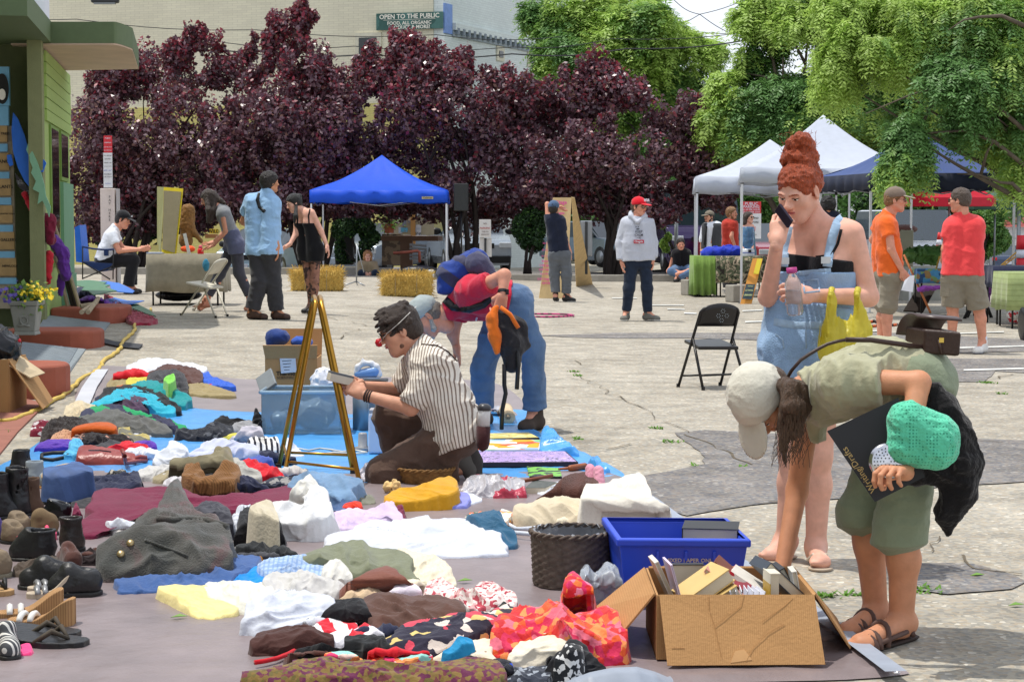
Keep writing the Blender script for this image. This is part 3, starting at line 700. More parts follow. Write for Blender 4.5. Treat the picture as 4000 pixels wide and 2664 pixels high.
plum('plum_tree','tallest purple leaved tree, its topmost shoot left of the green sign',bx(720,47),[(690,130,75,90,0),(660,60,42,55,.3),(705,40,18,40,.2),(780,190,80,70,0),(640,240,95,110,-.8),(760,290,105,100,-.6),(680,370,120,90,0),(800,340,80,80,.4),(600,380,70,90,.6),(570,220,50,80,.6),(850,130,30,30,.4),(760,430,90,45,.8)],47,24000)
plum('plum_tree','purple leaved tree in front of the building corner with the speaker at its foot',bx(1060,46.5),[(950,130,60,60,.3),(925,90,28,40,.3),(1010,150,60,55,0),(1075,120,16,45,.2),(950,230,75,80,-.5),(1060,230,85,80,-.6),(1150,210,70,70,0),(1000,330,60,80,.4),(1110,330,100,90,0),(1200,230,60,70,.5),(1180,370,80,80,.5),(1060,420,80,50,.8),(900,180,30,50,.3),(935,330,40,60,.6)],46.5,19000)
plum('plum_tree','broad purple leaved tree right of centre behind the boy in the red cap',bx(1400,46.5),[(1290,220,80,70,0),(1240,270,70,80,.4),(1400,200,80,65,.2),(1370,145,35,30,.2),(1480,230,90,70,0),(1580,250,80,70,.2),(1640,270,45,60,.5),(1330,330,110,90,-.7),(1460,330,120,90,-.8),(1590,350,90,70,0),(1280,410,70,60,.7),(1390,430,110,60,.6),(1520,420,100,60,.5),(1640,370,50,50,.6)],46.5,24000)
def fronds(P,D,ln,lf,pairs,droop=.7,outw=.6):
 n=len(P);az=np.arctan2(D[:,1],D[:,0])+RS.randn(n)*1.3;e=np.stack([np.cos(az),np.sin(az),RS.randn(n)*.45],1)*outw;droop=(droop*(.3+1.0*RS.rand(n)))[:,None]
 L=ln*(.7+.6*RS.rand(n));Vs=[]
 for k in range(pairs):
  t=(k+.7)/pairs;c=P+(e*t+np.array([[0,0,-1]])*(droop*t*t))*L[:,None]
  tg=e+np.array([[0,0,-2*t]])*droop;tg/=np.linalg.norm(tg,axis=1)[:,None]
  sd=np.stack([-np.sin(az),np.cos(az),np.zeros(n)],1)
  for sg_ in(-1,1):
   d=sd*sg_*.85+tg*.5+RS.randn(n,3)*.18+np.array([0,0,-.15]);d/=np.linalg.norm(d,axis=1)[:,None]
   nn=np.cross(d,tg);nn/=np.linalg.norm(nn,axis=1)[:,None]+1e-9;wv=np.cross(nn,d);l=(lf*(1.1-.5*abs(t-.4))*(.8+.4*RS.rand(n)))[:,None]
   Vs.append(np.stack([c,c+d*l*.45+wv*l*.17,c+d*l,c+d*l*.45-wv*l*.17],1))
 V=np.stack(Vs,1).reshape(-1,3);return V,np.arange(len(V)).reshape(-1,4)
def locust(label,base,lobes,Y,n,ln,lf,pairs,droop=.7,light=.4,gate=.44,gs=.7,r=.14):
 root=thing('locust_tree',label,'tree',base,'green feathery trees');B=[];tips=[]
 for(x,y,rx,ry,dy)in lobes:
  c=at('D',x,y,Y+dy);k=(Y+dy)/4400;B.append(((c.x,c.y,c.z),(rx*k,max(rx,ry)*k*.8,ry*k)));tips.append(c)
 for c,r_ in list(B):
  for q in range(5):d=RS.randn(3);d/=np.linalg.norm(d);f=RS.uniform(.3,.5);B.append((tuple(np.array(c)+d*np.array(r_)*RS.uniform(.8,1.1)),tuple(np.array(r_)*f)))
 P,D=scatter(B,n,gate,gs,.3,int(Y));V,F=fronds(P,D,ln,lf,pairs,droop)
 q=np.clip(vnoise(P,.9,5)*1.2-.1+.3*(RS.rand(n)-.5),0,1);m1=np.where(q>1.02-light,1,np.where(q<.3,2,0));mi=np.repeat(m1,pairs*2)
 mk('crown',V,F,[M_g1,M_g2,M_g3],root,False,mi);trunk(root,base,tips[:9],r,M_bark2,.35,1);return root
locust('light green feathery tree between the brick building and the open sky',bx(1450,60),[(1300,60,60,70,0),(1380,60,70,60,0),(1330,150,100,80,-1),(1460,120,110,90,-1),(1560,130,70,70,0),(1270,140,40,50,0),(1400,230,150,70,0),(1560,230,110,60,.5),(1500,60,50,50,0),(1620,110,40,25,0),(1240,40,40,40,1),(1440,10,60,30,1)],60,19000,.55,.18,5,.45,.5,.40)
locust('tall light green feathery tree rising behind the white tents',bx(1830,46),[(1800,130,90,90,0),(1720,240,80,80,0),(1760,40,60,50,.5),(1860,60,90,80,0),(1850,230,110,90,-.6),(1700,340,70,50,.6),(1770,330,90,60,0),(1960,120,100,110,.5),(1980,270,90,80,.5),(1730,150,40,60,.2),(1690,200,40,40,.6),(1900,350,100,60,1),(2080,80,100,90,1),(2100,230,100,100,1),(2200,330,110,70,2),(2260,120,110,110,2),(1650,290,45,50,.5),(1640,380,40,50,1),(1960,30,120,60,1),(2060,160,120,90,1),(1900,170,90,80,.5),(2000,340,100,60,1.5),(2120,320,90,60,1.5)],46,30000,.45,.14,6,.6,.6,.41)
nl=[(2010,130,100,100,0),(2120,100,130,100,.5),(2260,70,130,100,0),(2330,190,110,100,-.5),(2200,210,130,80,-.6),(2090,220,90,70,0),(1985,220,40,40,.2),(2340,310,50,50,-.3),(2095,310,40,55,-.8),(2070,370,24,45,-.9),(2345,390,25,60,-.4),(2250,270,60,35,-.2),(2000,30,90,50,.5),(2200,20,130,50,.5),(2052,405,14,28,-.9),(2110,385,14,24,-.8),(1930,150,45,50,.4)]
near_tree=locust('nearest green feathery tree, its branches hanging over the navy tent at upper right',(9.4,27.5,gz(9.4,27.5)),nl,28,19000,.36,.09,8,.8,.55,.42,1.0,.09)
mb=MB()
for a_,b_,c_ in(((2354,300),(2200,190),(1990,262)),((2354,60),(2250,40),(2180,70)),((2354,380),(2220,300),(2040,330)),((2354,450),(2300,420),(2200,400)),((2354,200),(2290,230),(2215,320))):
 P=[at('D',*q,27.2)for q in(a_,b_,c_)];mb.tube([P[0],P[0].lerp(P[1],.5)+U(.08),P[1],P[1].lerp(P[2],.5)+U(.05),P[2]],[.035,.028,.02,.014,.006],6)
mb.build('branch',M_bark2,near_tree,True)
# bushes
def bush(label,base,B,n,m=(M_bush,M_bush2),lf=.075,light=.12,stem=True,group='bushes'):
 root=thing('bush',label,'bush',base,group);P,D=scatter(B,n,.35,1.5,.35,int(base[1]));V,F=leaf_mesh(P,D,lf,.5,.3)
 mk('foliage',V,F,list(m),root,False,(RS.rand(n)<light).astype(int))
 if stem:
  mb=MB()
  for k,b in enumerate(B[:4]):mb.tube([Vc(base)+Vc((.05*k,0,-.05)),Vc(base).lerp(Vc(b[0]),.5),Vc(b[0])],[.05,.035,.02],7)
  mb.build('trunk',M_bark,root,True)
 return root
def bl(pan,L,Y):
 s=PAN[pan][2]/FN;out=[]
 for(x,y,rx,ry)in L:c=at(pan,x,y,Y);out.append(((c.x,c.y,c.z),(rx*s*Y,rx*s*Y*.8,ry*s*Y)))
 return out
bush('dark rounded bush under the blue canopy beside the fair haired woman',bx(835,45.6),bl('P3',[(200,820,180,150),(400,780,150,120),(480,900,120,110),(150,1050,130,170),(330,1000,170,170),(80,800,100,120)],45.6),9000)
bush('dark bush right of the NO PARKING sign beside the tall cardboard signboard',bx(1205,46),bl('P4',[(60,330,130,130),(150,470,110,140),(30,560,120,150),(120,650,110,110),(-60,420,110,150),(200,350,60,80)],46),9000)
bush('green shrub beyond the coral shirted man by the road',bx(2240,62),bl('P6',[(1120,430,130,120),(1200,560,120,130),(1080,620,110,100),(1180,350,100,80),(1020,480,90,160)],62),8000,(M_bush2,M_g1),.12,.3)
bush('mid green shrub behind the white van under the navy tent',bx(2060,66),bl('P6',[(650,260,140,90),(820,330,150,110),(480,270,120,70),(760,220,120,60),(100,260,150,120),(60,420,120,140),(940,300,100,90)],66),9000,(M_bush,M_bush2),.15,.4)
bush('dense green shrubs behind the water cooler and parking board',bx(1780,60),bl('P5',[(1000,620,120,150),(900,480,150,90),(620,470,160,80),(450,520,110,60),(1000,480,100,100)],60),7000,(M_bush2,M_g1),.14,.35)
bush('small yellow green sapling between the boy in the red cap and the seated man',bx(1580,50),bl('P4',[(1640,640,50,70),(1690,560,40,50),(1620,430,40,40),(1660,700,50,40)],50),1500,(M_g2,M_g1),.11,.5)
bush('dark shrub in the deep shade left of the seated man',bx(255,50),bl('P1',[(250,480,140,160),(650,480,160,160),(850,560,160,130),(1250,500,160,160),(450,650,160,120)],50),7000,(M_bush,M_p1),.12,.2)
# distant trees and houses at the end of the road, as things of their own
for k,(x,Y,lab)in enumerate(((1650,90,'distant green tree behind the purple bus'),(1990,95,'distant green tree beyond the white van'),(2300,150,'distant green tree at the end of the road'),(1330,80,'distant green tree right of the brick building, behind the purple trees'),(1420,76,'distant green tree seen through the purple leaves right of centre'),(1590,80,'distant green tree left of the purple bus'),(2180,120,'distant dark green tree beyond the red umbrella'),(1480,85,'distant tree seen through the gap under the broad purple tree'),(1250,88,'distant dark tree behind the silver car with the mirror'))):
 b=bx(x,Y);root=thing('distant_tree',lab,'tree',b,'distant trees');B=[((b[0]+dx,Y+dy,b[2]+h),(r_,r_,r_*.9))for dx,dy,h,r_ in((0,0,4.5,3),(-2.5,.5,3.5,2.2),(2.4,0,3.6,2.3),(.5,0,2,2.4),(-3.5,0,1.8,2),(3.5,0,1.8,2))]
 P,D=scatter(B,6500,.4,.5,.3,k);V,F=leaf_mesh(P,D,.36,.5,.4);mk('crown',V,F,[M_bush2,M_bush],root,False,(RS.rand(5000)<.4).astype(int));trunk(root,b,[q[0]for q in B[:3]],.2,M_bark2)
def house(x0,x1,ytop,yeave,Y,wc,rc,label):
 a=at('P6',x0,yeave,Y);c=at('P6',x1,yeave,Y);t=at('P6',x0,ytop,Y);z0=gz(a.x,Y)-.5;r=thing('house',label,'house',((a.x+c.x)/2,Y,z0))
 MB().box(((a.x+c.x)/2,Y+3,(a.z+z0)/2),(c.x-a.x,6,a.z-z0)).build('wall',wc,r);MB().prism([(a.x-.4,Y-.5,a.z),(a.x-.4,Y+6.5,a.z),(a.x-.4,Y+3,t.z)],(c.x-a.x+.8,0,0)).build('roof',rc,r)
 MB().box((a.x+2,Y-.02,(a.z+z0)/2+.3),(1.2,.06,1.3)).build('window',M_glass,r)
house(1230,1700,370,450,118,mat('house_white',(205,205,205),.8),mat('roof_red',(150,70,62),.7),'low white house with a red roof at the end of the road');house(1260,1600,240,300,150,mat('house_tan',(190,160,110),.8),mat('roof_grey',(190,190,192),.7),'tan house with a pale roof seen beyond the tent')
# ================================================================== PEOPLE
from mathutils.bvhtree import BVHTree
def skinm(n,c):return mat(n,c,.55,var=.11,vs=22,spec=.35,sub=.08,bump=.12,bs=160)
SK_pale=skinm('skin_pale',(222,168,146));SK_tan=skinm('skin_tan',(198,138,104));SK_mid=skinm('skin_mid',(208,152,124));SK_ruddy=skinm('skin_ruddy',(212,148,122));SK_tights=mat('patterned_tights',(120,84,70),.6,pat=('floral',26,[(150,106,88),(66,44,40),(132,92,78),(60,42,40),(140,98,82)]))
M_eye=mat('eye_white',(225,220,215),.25,var=0);M_iris=mat('iris_dark',(48,36,28),.2,var=0)
def lipm(n,c):return mat(n,c,.45,var=0)
LIP=lipm('lips',(176,96,92))
def hairm(n,c,r=.42):return mat(n,c,r,var=.45,vs=70,bump=.9,bs=110,spec=.5,stretch=(3.5,3.5,.7))
H_red=hairm('red_hair',(164,72,36));H_brown=hairm('brown_hair',(84,62,46));H_dark=hairm('dark_hair',(34,27,24));H_black=hairm('black_hair',(24,22,22));H_grey=hairm('grey_hair',(120,112,104));H_sandy=hairm('sandy_hair',(134,96,60));H_dbrown=hairm('dark_brown_hair',(58,44,36))
def canon_head():
 s=SDF(.0034,.02)
 s.ell((0,-.012,.035),(.076,.096,.084));s.ell((0,.028,-.028),(.060,.064,.084));s.cap((-.02,.058,-.09),(.02,.058,-.09),.021,k=.03)
 for q in(-1,1):
  s.cap((q*.052,-.002,-.052),(q*.016,.06,-.094),.019,.018,.03);s.ell((q*.044,.056,-.016),(.022,.024,.02),k=.03)
  s.ell((q*.077,-.008,-.004),(.009,.02,.032),Rz(-q*.35),.008);s.ell((q*.083,.0,.0),(.005,.009,.017),k=.006,sub=True)
  s.cap((q*.016,.088,.022),(q*.047,.074,.02),.009,.007,.018);s.ell((q*.031,.098,.002),(.019,.016,.012),k=.016,sub=True)
  s.ell((q*.012,.1,-.027),(.009,.011,.008),k=.01)
 s.cap((0,.088,.012),(0,.109,-.022),.0075,.0105,.014)
 s.ell((0,.0945,-.048),(.023,.008,.0048),k=.006);s.ell((0,.092,-.0575),(.019,.009,.0055),k=.006);s.ell((0,.104,-.0527),(.022,.008,.0012),k=.004,sub=True)
 for q in(-1,1):s.ell((q*.031,.0755,.002),.0125,k=.003)
 s.cap((0,-.03,-.05),(0,-.035,-.13),.052,.052,.03)
 V,F=s.mesh();C=V[F].mean(1);mi=np.zeros(len(F),int)
 for q in(-1,1):
  d=C-np.array([q*.031,.0755,.002]);r=np.linalg.norm(d,axis=1);eye=(r<.0145)&(d[:,1]>.006)&(np.abs(d[:,2]+.002)<.0032);mi[eye]=1
  mi[eye&(np.hypot(d[:,0],d[:,2]+.001)<.0062)]=2;mi[(r<.0195)&(d[:,1]>.002)&(d[:,2]>.0008)&(d[:,2]<.0036)&(np.abs(d[:,0])<.0165)]=2
  b=C-np.array([q*.032,.08,.0235]);mi[(np.abs(b[:,0])<.0185)&(np.abs(b[:,2]+.12*np.abs(b[:,0]))<.003)&(b[:,1]>-.012)]=4
 l=C-np.array([0,.09,-.0525]);mi[(np.abs(l[:,0])<.0235)&(l[:,2]<.0065-np.abs(l[:,0])*.12)&(l[:,2]>-.0105+np.abs(l[:,0])*.2)&(l[:,1]>-.002)]=3
 return V,F,mi
HEADM=canon_head()
def canon_hand(curl,spread=.0,thumb=.6):
 """right hand, palm facing -z, fingers along +y, thumb towards -x"""
 s=SDF(.0028,.010)
 s.cap((0,-.01,0),(0,.02,0),.025,.026,.02)
 kn=[(-.031,.088),(-.010,.093),(.012,.089),(.032,.078)]
 for x,y in kn:s.cap((x*.62,.018,0),(x,y-.006,0),.0155,.0125,.018)
 for i,(x,y)in enumerate(kn):
  L=(.074,.082,.076,.060)[i];p=Vc((x,y,.001));a=curl*(.55+.07*i);r=(.0096,.0099,.0094,.0084)[i];sx=(x/.032)*(.09+spread)
  for q,f in enumerate((.46,.31,.25)):
   d=Vc((sin(sx),cos(a),-sin(a))).normalized();n=p+d*(L*f);s.cap(p,n,r,r*.91,.0035);p=n;r*=.91;a+=curl*(.95-.25*q)
 s.chain([(-.02,.014,-.006),(-.042,.042,-.012-.012*curl),(-.05+.018*curl,.070,-.02-.022*curl*thumb),(-.046+.030*curl,.092,-.026-.03*curl*thumb)],[.0165,.0135,.0108,.0085],.008)
 return s.mesh()
HANDS={'relax':canon_hand(.35),'grip':canon_hand(1.05,0,1.),'flat':canon_hand(.10,.1),'pinch':canon_hand(.7,0,1.1)}
def lerp(a,b,t):return a+(b-a)*t
def limb(pts,rs,t):
 """points/radii along a limb up to parameter t (1 per bone), plus end plane"""
 P=[pts[0]];R=[rs[0]]
 for i in range(len(pts)-1):
  if t<=i:break
  f=min(1,t-i);P.append(pts[i].lerp(pts[i+1],f));R.append(lerp(rs[i],rs[i+1],f))
 d=(P[-1]-P[-2]).normalized();return P,R,(P[-1],d)
def add_limb(s,pts,rs,t,inf,k=.025,cut=True,flare=0,inf0=None):
 P,R,(e,d)=limb(pts,rs,t);n=len(P)
 for i in range(n-1):
  a,b=P[i],P[i+1];i0=inf if inf0 is None else lerp(inf0,inf,i/max(1,n-1));last=i==n-2
  r1=R[i+1]+inf+(flare if last else 0)
  if last and cut:s.cap(a,b+d*.03,R[i]+i0,r1,k,((e,d),))
  else:s.cap(a,b,R[i]+i0,r1,k)
class Obj:pass
def hand(P,wr,tip,nrm,kind,left,size=1.0):
 """one hand as mesh data: wrist point, direction to the finger tips, back-of-hand normal"""
 V,F=HANDS[kind];y=(tip-wr).normalized();z=Vc(nrm);z=(z-y*z.dot(y)).normalized();x=y.cross(z)
 V=V.copy()
 if left:V[:,0]*=-1;F=F[:,::-1]
 B=np.array([x,y,z]);return V*size@B+np.array(wr),F
def person(label,pan,Y0,J,s=1.,fwd=(0,-1,0),up=(0,0,1),skin=SK_mid,hair=H_brown,vox=.013,hands=(('relax',None),('relax',None)),hs=1.,group=None,legskin=None,torso=1.,thin=1.,toes=False,handnrm=(None,None),bfw=None,breast=0,feet=True):
 p=Obj();W={k:at(pan,v[0],v[1],Y0+(v[2]if len(v)>2 else 0))for k,v in J.items()};p.J=W;p.s=s;p.vox=vox;p.pan=pan
 an=(W['anA']+W['anB'])/2;p.root=thing('person',label,'person',(an.x,an.y,gz(an.x,an.y)),group)
 p.hc=W['head'];p.R=frame(fwd,up);p.hs=s*hs;p.skin=skin
 bf=Vc(bfw or(fwd[0],fwd[1],0)).normalized();p.bf=bf
 A=[W['shA'],W['elA'],W['wrA']];B=[W['shB'],W['elB'],W['wrB']];LA=[W['hipA'],W['knA'],W['anA']];LB=[W['hipB'],W['knB'],W['anB']]
 p.arms=(A,B);p.legs=(LA,LB);p.ar=[.050*s*thin,.041*s*thin,.027*s];p.lr=[.086*s*thin,.060*s*thin,.040*s]
 p.cm=(A[0]+B[0])/2;p.pm=(LA[0]+LB[0])/2;p.axis=(p.cm-p.pm).normalized()
 S=SDF(vox,.035*s);p.t_r=(.092*s*torso,.098*s*torso)
 p.tor=[]
 for a,h in((A[0],LA[0]),(B[0],LB[0])):p.tor.append((a.lerp(p.cm,.42)-p.axis*.03*s,h.lerp(p.pm,.15)))
 for a,h in p.tor:
  md=a.lerp(h,.55)*.86+(p.cm.lerp(p.pm,.55))*.14
  S.cap(a,md,p.t_r[0],.082*s*torso);S.cap(md,h,.082*s*torso,p.t_r[1])
 if breast:
  for a,h in p.tor:S.ell(a.lerp(h,.22)+bf*.055*s,(.062*s*breast,)*3,k=.05)
 S.cap(A[0].lerp(p.cm,.25),B[0].lerp(p.cm,.25),.058*s)
 nb=W['neck'];hb=p.hc+p.R@Vc((0,-.03,-.075))*p.hs
 S.cap(p.cm.lerp(nb,.4),nb,.07*s,.056*s,.05);S.cap(nb,hb,.052*s,.05*s,.03)
 for a in(A,B):S.chain(a,p.ar,.02)
 for l in(LA,LB):
  S.cap(l[0],l[1],p.lr[0],p.lr[1]);calf=l[1].lerp(l[2],.3)-(bf*.012);S.cap(l[1],calf,p.lr[1]*.95,.056*s*thin);S.cap(calf,l[2],.056*s*thin,p.lr[2])
 p.feet=[]
 for l,t in((LA,W['toA']),(LB,W['toB'])):
  gf=gz(t.x,t.y)+.034*s
  if abs(t.z-gf)<.13:dz=gf-t.z;t.z=gf;l[2].z+=dz*.8
  an_=l[2];d=(t-an_);dd=Vc((d.x,d.y,0));dd=dd.normalized()if dd.length>.01 else bf
  p.feet.append((an_,t,dd))
  if feet:
   heel=Vc((an_.x,an_.y,min(an_.z,t.z+.05)))-dd*.03*s
   S.cap(an_,heel,.036*s,.034*s);S.cap(heel,t-dd*.035,.032*s,.026*s,.03);S.cap(an_+dd*.02,t-dd*.06,.034*s,.024*s,.03)
   sd=Vc((-dd.y,dd.x,0))
   S.cap(t-dd*.05+sd*.022,t-dd*.05-sd*.022,.024*s,.022*s,.02)
   if toes:
    for k in range(5):q=t+sd*(k-2)*.0165-dd*(.012+.004*abs(k-1.2)**1.6);S.cap(q-dd*.03,q,.0105 if k else.0125,.009 if k else.012,.004)
 V,F=S.mesh();VS=[V];FS=[F];MI=[np.zeros(len(F),int)];n=len(V)
 if legskin is not None:
  C=V[F].mean(1);zc=min(LA[0].z,LB[0].z)+.05;MI[0][C[:,2]<zc]=5
 hv,hf,hm=HEADM;Vh=np.array(hv)*p.hs@np.array(p.R.transposed())+np.array(p.hc);VS.append(Vh);FS.append(hf+n);MI.append(hm);n+=len(Vh)
 for i,(arm,tip)in enumerate(((A,W.get('haA')),(B,W.get('haB')))):
  kind,lf=hands[i]
  if kind is None:continue
  wr=arm[2];tip=tip or wr+(arm[2]-arm[1]).normalized()*.1
  nr=handnrm[i]or((-1,0,0)if i==0 else(1,0,0));lf=(i==1)if lf is None else lf
  hv2,hf2=hand(p,wr,tip,nr,kind,lf,s*1.02);VS.append(hv2);FS.append(hf2+n);MI.append(np.zeros(len(hf2),int));n+=len(hv2)
 p.body=mk('body',np.concatenate(VS),np.concatenate(FS),[skin,M_eye,M_iris,LIP,hair]+([legskin]if legskin else[]),p.root,True,np.concatenate(MI))
 return p
def H(p,x,y,z):return p.hc+p.R@(Vc((x,y,z))*p.hs)
def top(p,m,sleeve=.5,inf=.016,hem=1.1,name='shirt',nz=.012,sc=11,vox=None,neck=.02,slack=.0,cufflare=.0,cuts=(),sinf=None,k=.03,seed=1,neckcut=True,narrow=1.):
 S=SDF(vox or p.vox,k);s=p.s;hp=p.cm+(p.pm-p.cm)*hem;cut=((hp,-p.axis),)
 for a,h in p.tor:
  md=a.lerp(h,.55);h2=h-p.axis*(.22*s if hem>1 else 0)
  S.cap(a,md,p.t_r[0]+inf,.088*s+inf+slack,None,cut);S.cap(md,h,.088*s+inf+slack,p.t_r[1]+inf+slack*.8,None,cut)
  if hem>1:S.cap(h,h2,p.t_r[1]+inf+slack*.8,p.t_r[1]+inf+slack,None,cut)
 A,B=p.arms
 S.cap(A[0].lerp(p.cm,.25),B[0].lerp(p.cm,.25),.056*s+inf)
 nb=p.J['neck'];S.cap(p.cm.lerp(nb,.35),nb,.068*s+inf*.7,.056*s+inf*.6,.05)
 if sleeve:
  for a in(A,B):add_limb(S,a,p.ar,sleeve,sinf if sinf is not None else inf,.025,True,cufflare)
 if nz:S.noise(nz,sc,seed)
 if neckcut:S.cut(nb+(p.hc-nb).normalized()*neck,(p.hc-nb))
 for c in cuts:S.cut(*c)
 return S.build(name,m,p.root)
def bottom(p,m,leg=1.9,inf=.016,waist=.10,name='trousers',nz=.01,sc=10,vox=None,flare=.0,seed=2,inf0=None,k=.035):
 S=SDF(vox or p.vox,k);wp_=p.pm+p.axis*waist*p.s;c=((wp_,p.axis),)
 for(a,h)in p.tor:S.cap(h,h+(a-h).normalized()*(waist+.05)*p.s,p.t_r[1]+inf,.09*p.s+inf,None,c)
 S.cap(p.legs[0][0],p.legs[1][0],.09*p.s+inf,None,None,c)
 for l in p.legs:add_limb(S,l,[p.lr[0],p.lr[1]+.004,p.lr[2]+.008],leg,inf,k,True,flare,inf0)
 if nz:S.noise(nz,sc,seed,'folds',(1,1,1.5))
 return S.build(name,m,p.root)
def shoes(p,m,sole=None,h=.05,vox=None,name='shoe',big=1.):
 for an_,t,dd in p.feet:
  S=SDF(vox or min(p.vox,.009),.02);s=p.s*big;g=gz(t.x,t.y);sd=Vc((-dd.y,dd.x,0));zb_=min(t.z-.025*s,an_.z-.06)
  heel=Vc((an_.x,an_.y,t.z+.02))-dd*.035*s
  S.cap(heel,t-dd*.03,.044*s,.036*s);S.cap(t-dd*.06+sd*.018,t-dd*.06-sd*.018,.038*s,.036*s);S.cap(an_,t-dd*.08*s,.045*s,.034*s)
  if h>0:S.cap(heel+dd*.03,an_+U(h),.045*s,.045*s,None,((an_+U(h),(0,0,1)),))
  S.cut((t.x,t.y,t.z-.028*s),(0,0,-1));o=S.build(name,m,p.root)
  if sole is not None:
   S=SDF(vox or min(p.vox,.009),.02);S.cap(heel,t-dd*.03,.049*s,.041*s);S.cap(t-dd*.06+sd*.02,t-dd*.06-sd*.02,.042*s,.04*s)
   S.cut((t.x,t.y,t.z-.034*s),(0,0,-1));S.cut((t.x,t.y,t.z-.014*s),(0,0,1));S.build('sole',sole,o)
def hairs(p,m,ln=-.045,vol=1.,front=.07,vox=None,nz=.012,beard=None):
 S=SDF(vox or min(p.vox,.007),.02);R=p.R;q=p.hs
 c1=(H(p,0,front,.055),R@Vc((0,.8,-.6)));c2=(H(p,0,0,ln),R@Vc((0,.25,-1)))
 S.ell(H(p,0,-.016,.042),tuple(x*q*vol for x in(.083,.104,.088)),R,None,(c1,c2));S.ell(H(p,0,-.04,-.005),tuple(x*q*vol for x in(.078,.078,.085)),R,None,(c1,c2))
 S.noise(nz,42,3,'folds',None);return S.build('hair',m,p.root)
def beard(p,m,full=True):
 S=SDF(min(p.vox,.006),.015)
 for sg_ in(-1,1):S.cap(H(p,sg_*.066,.0,-.03),H(p,sg_*.055,.03,-.075),.014*p.hs,.017*p.hs);S.cap(H(p,sg_*.055,.03,-.075),H(p,0,.075,-.1),.018*p.hs,.02*p.hs)
 S.cap(H(p,-.024,.094,-.042),H(p,.024,.094,-.042),.006);S.noise(.006,60,4);return S.build('beard',m,p.root)
def cap(p,m,vm=None,visor=True,knit=False,back=False,tilt=.0,name='cap',low=.03):
 S=SDF(min(p.vox,.006),.012);R=p.R;q=p.hs;c=((H(p,0,0,low),R@Vc((0,.15+tilt,-1))),)
 S.ell(H(p,0,-.01,.047),tuple(x*q for x in(.089,.109,.09)),R,None,c);S.ell(H(p,0,-.01,.136),.008*q)
 if knit:S.noise(.008,50,2)
 o=S.build(name,m,p.root)
 if visor:
  S=SDF(.0045,.012);sg_=-1 if back else 1
  RV=R@Mx.Rotation(-.18,3,'X');S.ell(H(p,0,sg_*.118,.040),tuple(x*q for x in(.076,.082,.0065)),RV,None,((H(p,0,sg_*.075,0),R@Vc((0,-sg_,0))),));S.build('visor',vm or m,o)
 return o
def glasses(p,m,lens):
 mb=MB()
 for sg_ in(-1,1):
  P=[H(p,sg_*.032+.024*cos(a),.104-.006*abs(cos(a)),.004+.018*sin(a))for a in np.linspace(0,2*PI,15)];mb.tube(P,.0022*p.hs,5);mb.tube([H(p,sg_*.056,.1,.008),H(p,sg_*.078,.06,.01),H(p,sg_*.08,-.005,.006)],.0022*p.hs,5)
 mb.tube([H(p,-.009,.108,.008),H(p,.009,.108,.008)],.0022*p.hs,5);o=mb.build('glasses',m,p.root,True)
 mb=MB()
 for sg_ in(-1,1):
  P=[H(p,sg_*.032+.024*cos(a),.1035-.006*abs(cos(a)),.004+.018*sin(a))for a in np.linspace(0,2*PI,14)[:-1]];mb.add(P,[tuple(range(13))])
 mb.build('lens',lens,o)
def bvh(*objs):
 V=[];F=[]
 for o in objs:
  k=len(V);mw=Mx.Translation(Vc(o.get('_w',o.location)));V+=[mw@v.co for v in o.data.vertices];F+=[[i+k for i in q.vertices]for q in o.data.polygons]
 return BVHTree.FromPolygons(V,F)
def surf(T,pan,x,y,off=.003):
 d=ray(pan,x,y).normalized();h=T.ray_cast(CAM,d);
 if h[0]is None:return None
 return h[0]-d*off
def drape(o,T,d,off=.002,back=.15):
 w0=Vc(o['_w']);d=Vc(d).normalized()
 for v in o.data.vertices:
  q=w0+v.co;h=T.ray_cast(q-d*back,d,back*2.5)
  if h[0]is not None:v.co=h[0]-d*off-w0
def strap(p,T,pan,pts,r,m,name='strap',flat=.35,off=.004,parent=None):
 Q=[]
 for a,b in zip(pts[:-1],pts[1:]):
  for k in range(6):Q.append((lerp(a[0],b[0],k/6),lerp(a[1],b[1],k/6)))
 Q.append(pts[-1]);P=[surf(T,pan,x,y,off)for x,y in Q];P=[q for q in P if q is not None]
 if len(P)<2:return None
 mb=MB();vs=[]
 for i,q in enumerate(P):
  d=(P[min(i+1,len(P)-1)]-P[max(0,i-1)]).normalized();v=(q-CAM).normalized();sdv=d.cross(v).normalized()*r;vs.append((q+sdv,q-sdv,q+sdv*.8-v*r*flat,q-sdv*.8-v*r*flat))
 for i in range(len(vs)-1):
  a,b=vs[i],vs[i+1];mb.add([a[0],a[2],a[3],a[1],b[0],b[2],b[3],b[1]],[(0,1,5,4),(1,2,6,5),(2,3,7,6)]+([(0,3,2,1)]if i==0 else[])+([(4,5,6,7)]if i==len(vs)-2 else[]))
 return mb.build(name,m,parent or(p.root if p else None),True)
# materials for clothes
F_tank=cloth('black_jersey',(20,20,24));F_denim=cloth('light_denim',(142,172,206),var=.22,vs=8,bump=.5,bs=150);F_denim_d=cloth('worn_denim_strap',(158,184,210),var=.2);F_jeans=cloth('blue_jeans',(88,114,148),var=.22,vs=6,bump=.4,bs=140);F_djeans=cloth('dark_jeans',(34,44,62),var=.22)
F_khaki=cloth('sage_khaki',(168,166,138),var=.07);F_shorts=cloth('sage_shorts',(132,142,118),var=.07);F_brown=cloth('brown_canvas',(92,72,62),var=.12);F_red=cloth('crimson_tee',(198,42,66),var=.08)
F_blue=cloth('light_blue_shirt',(150,188,226),var=.06);F_char=cloth('charcoal_trousers',(58,58,62),var=.12);F_grey=cloth('heather_grey',(128,130,134),var=.1);F_legg=cloth('grey_leggings',(70,70,80),var=.1);F_skirt=cloth('slate_skirt',(92,96,122),var=.1)
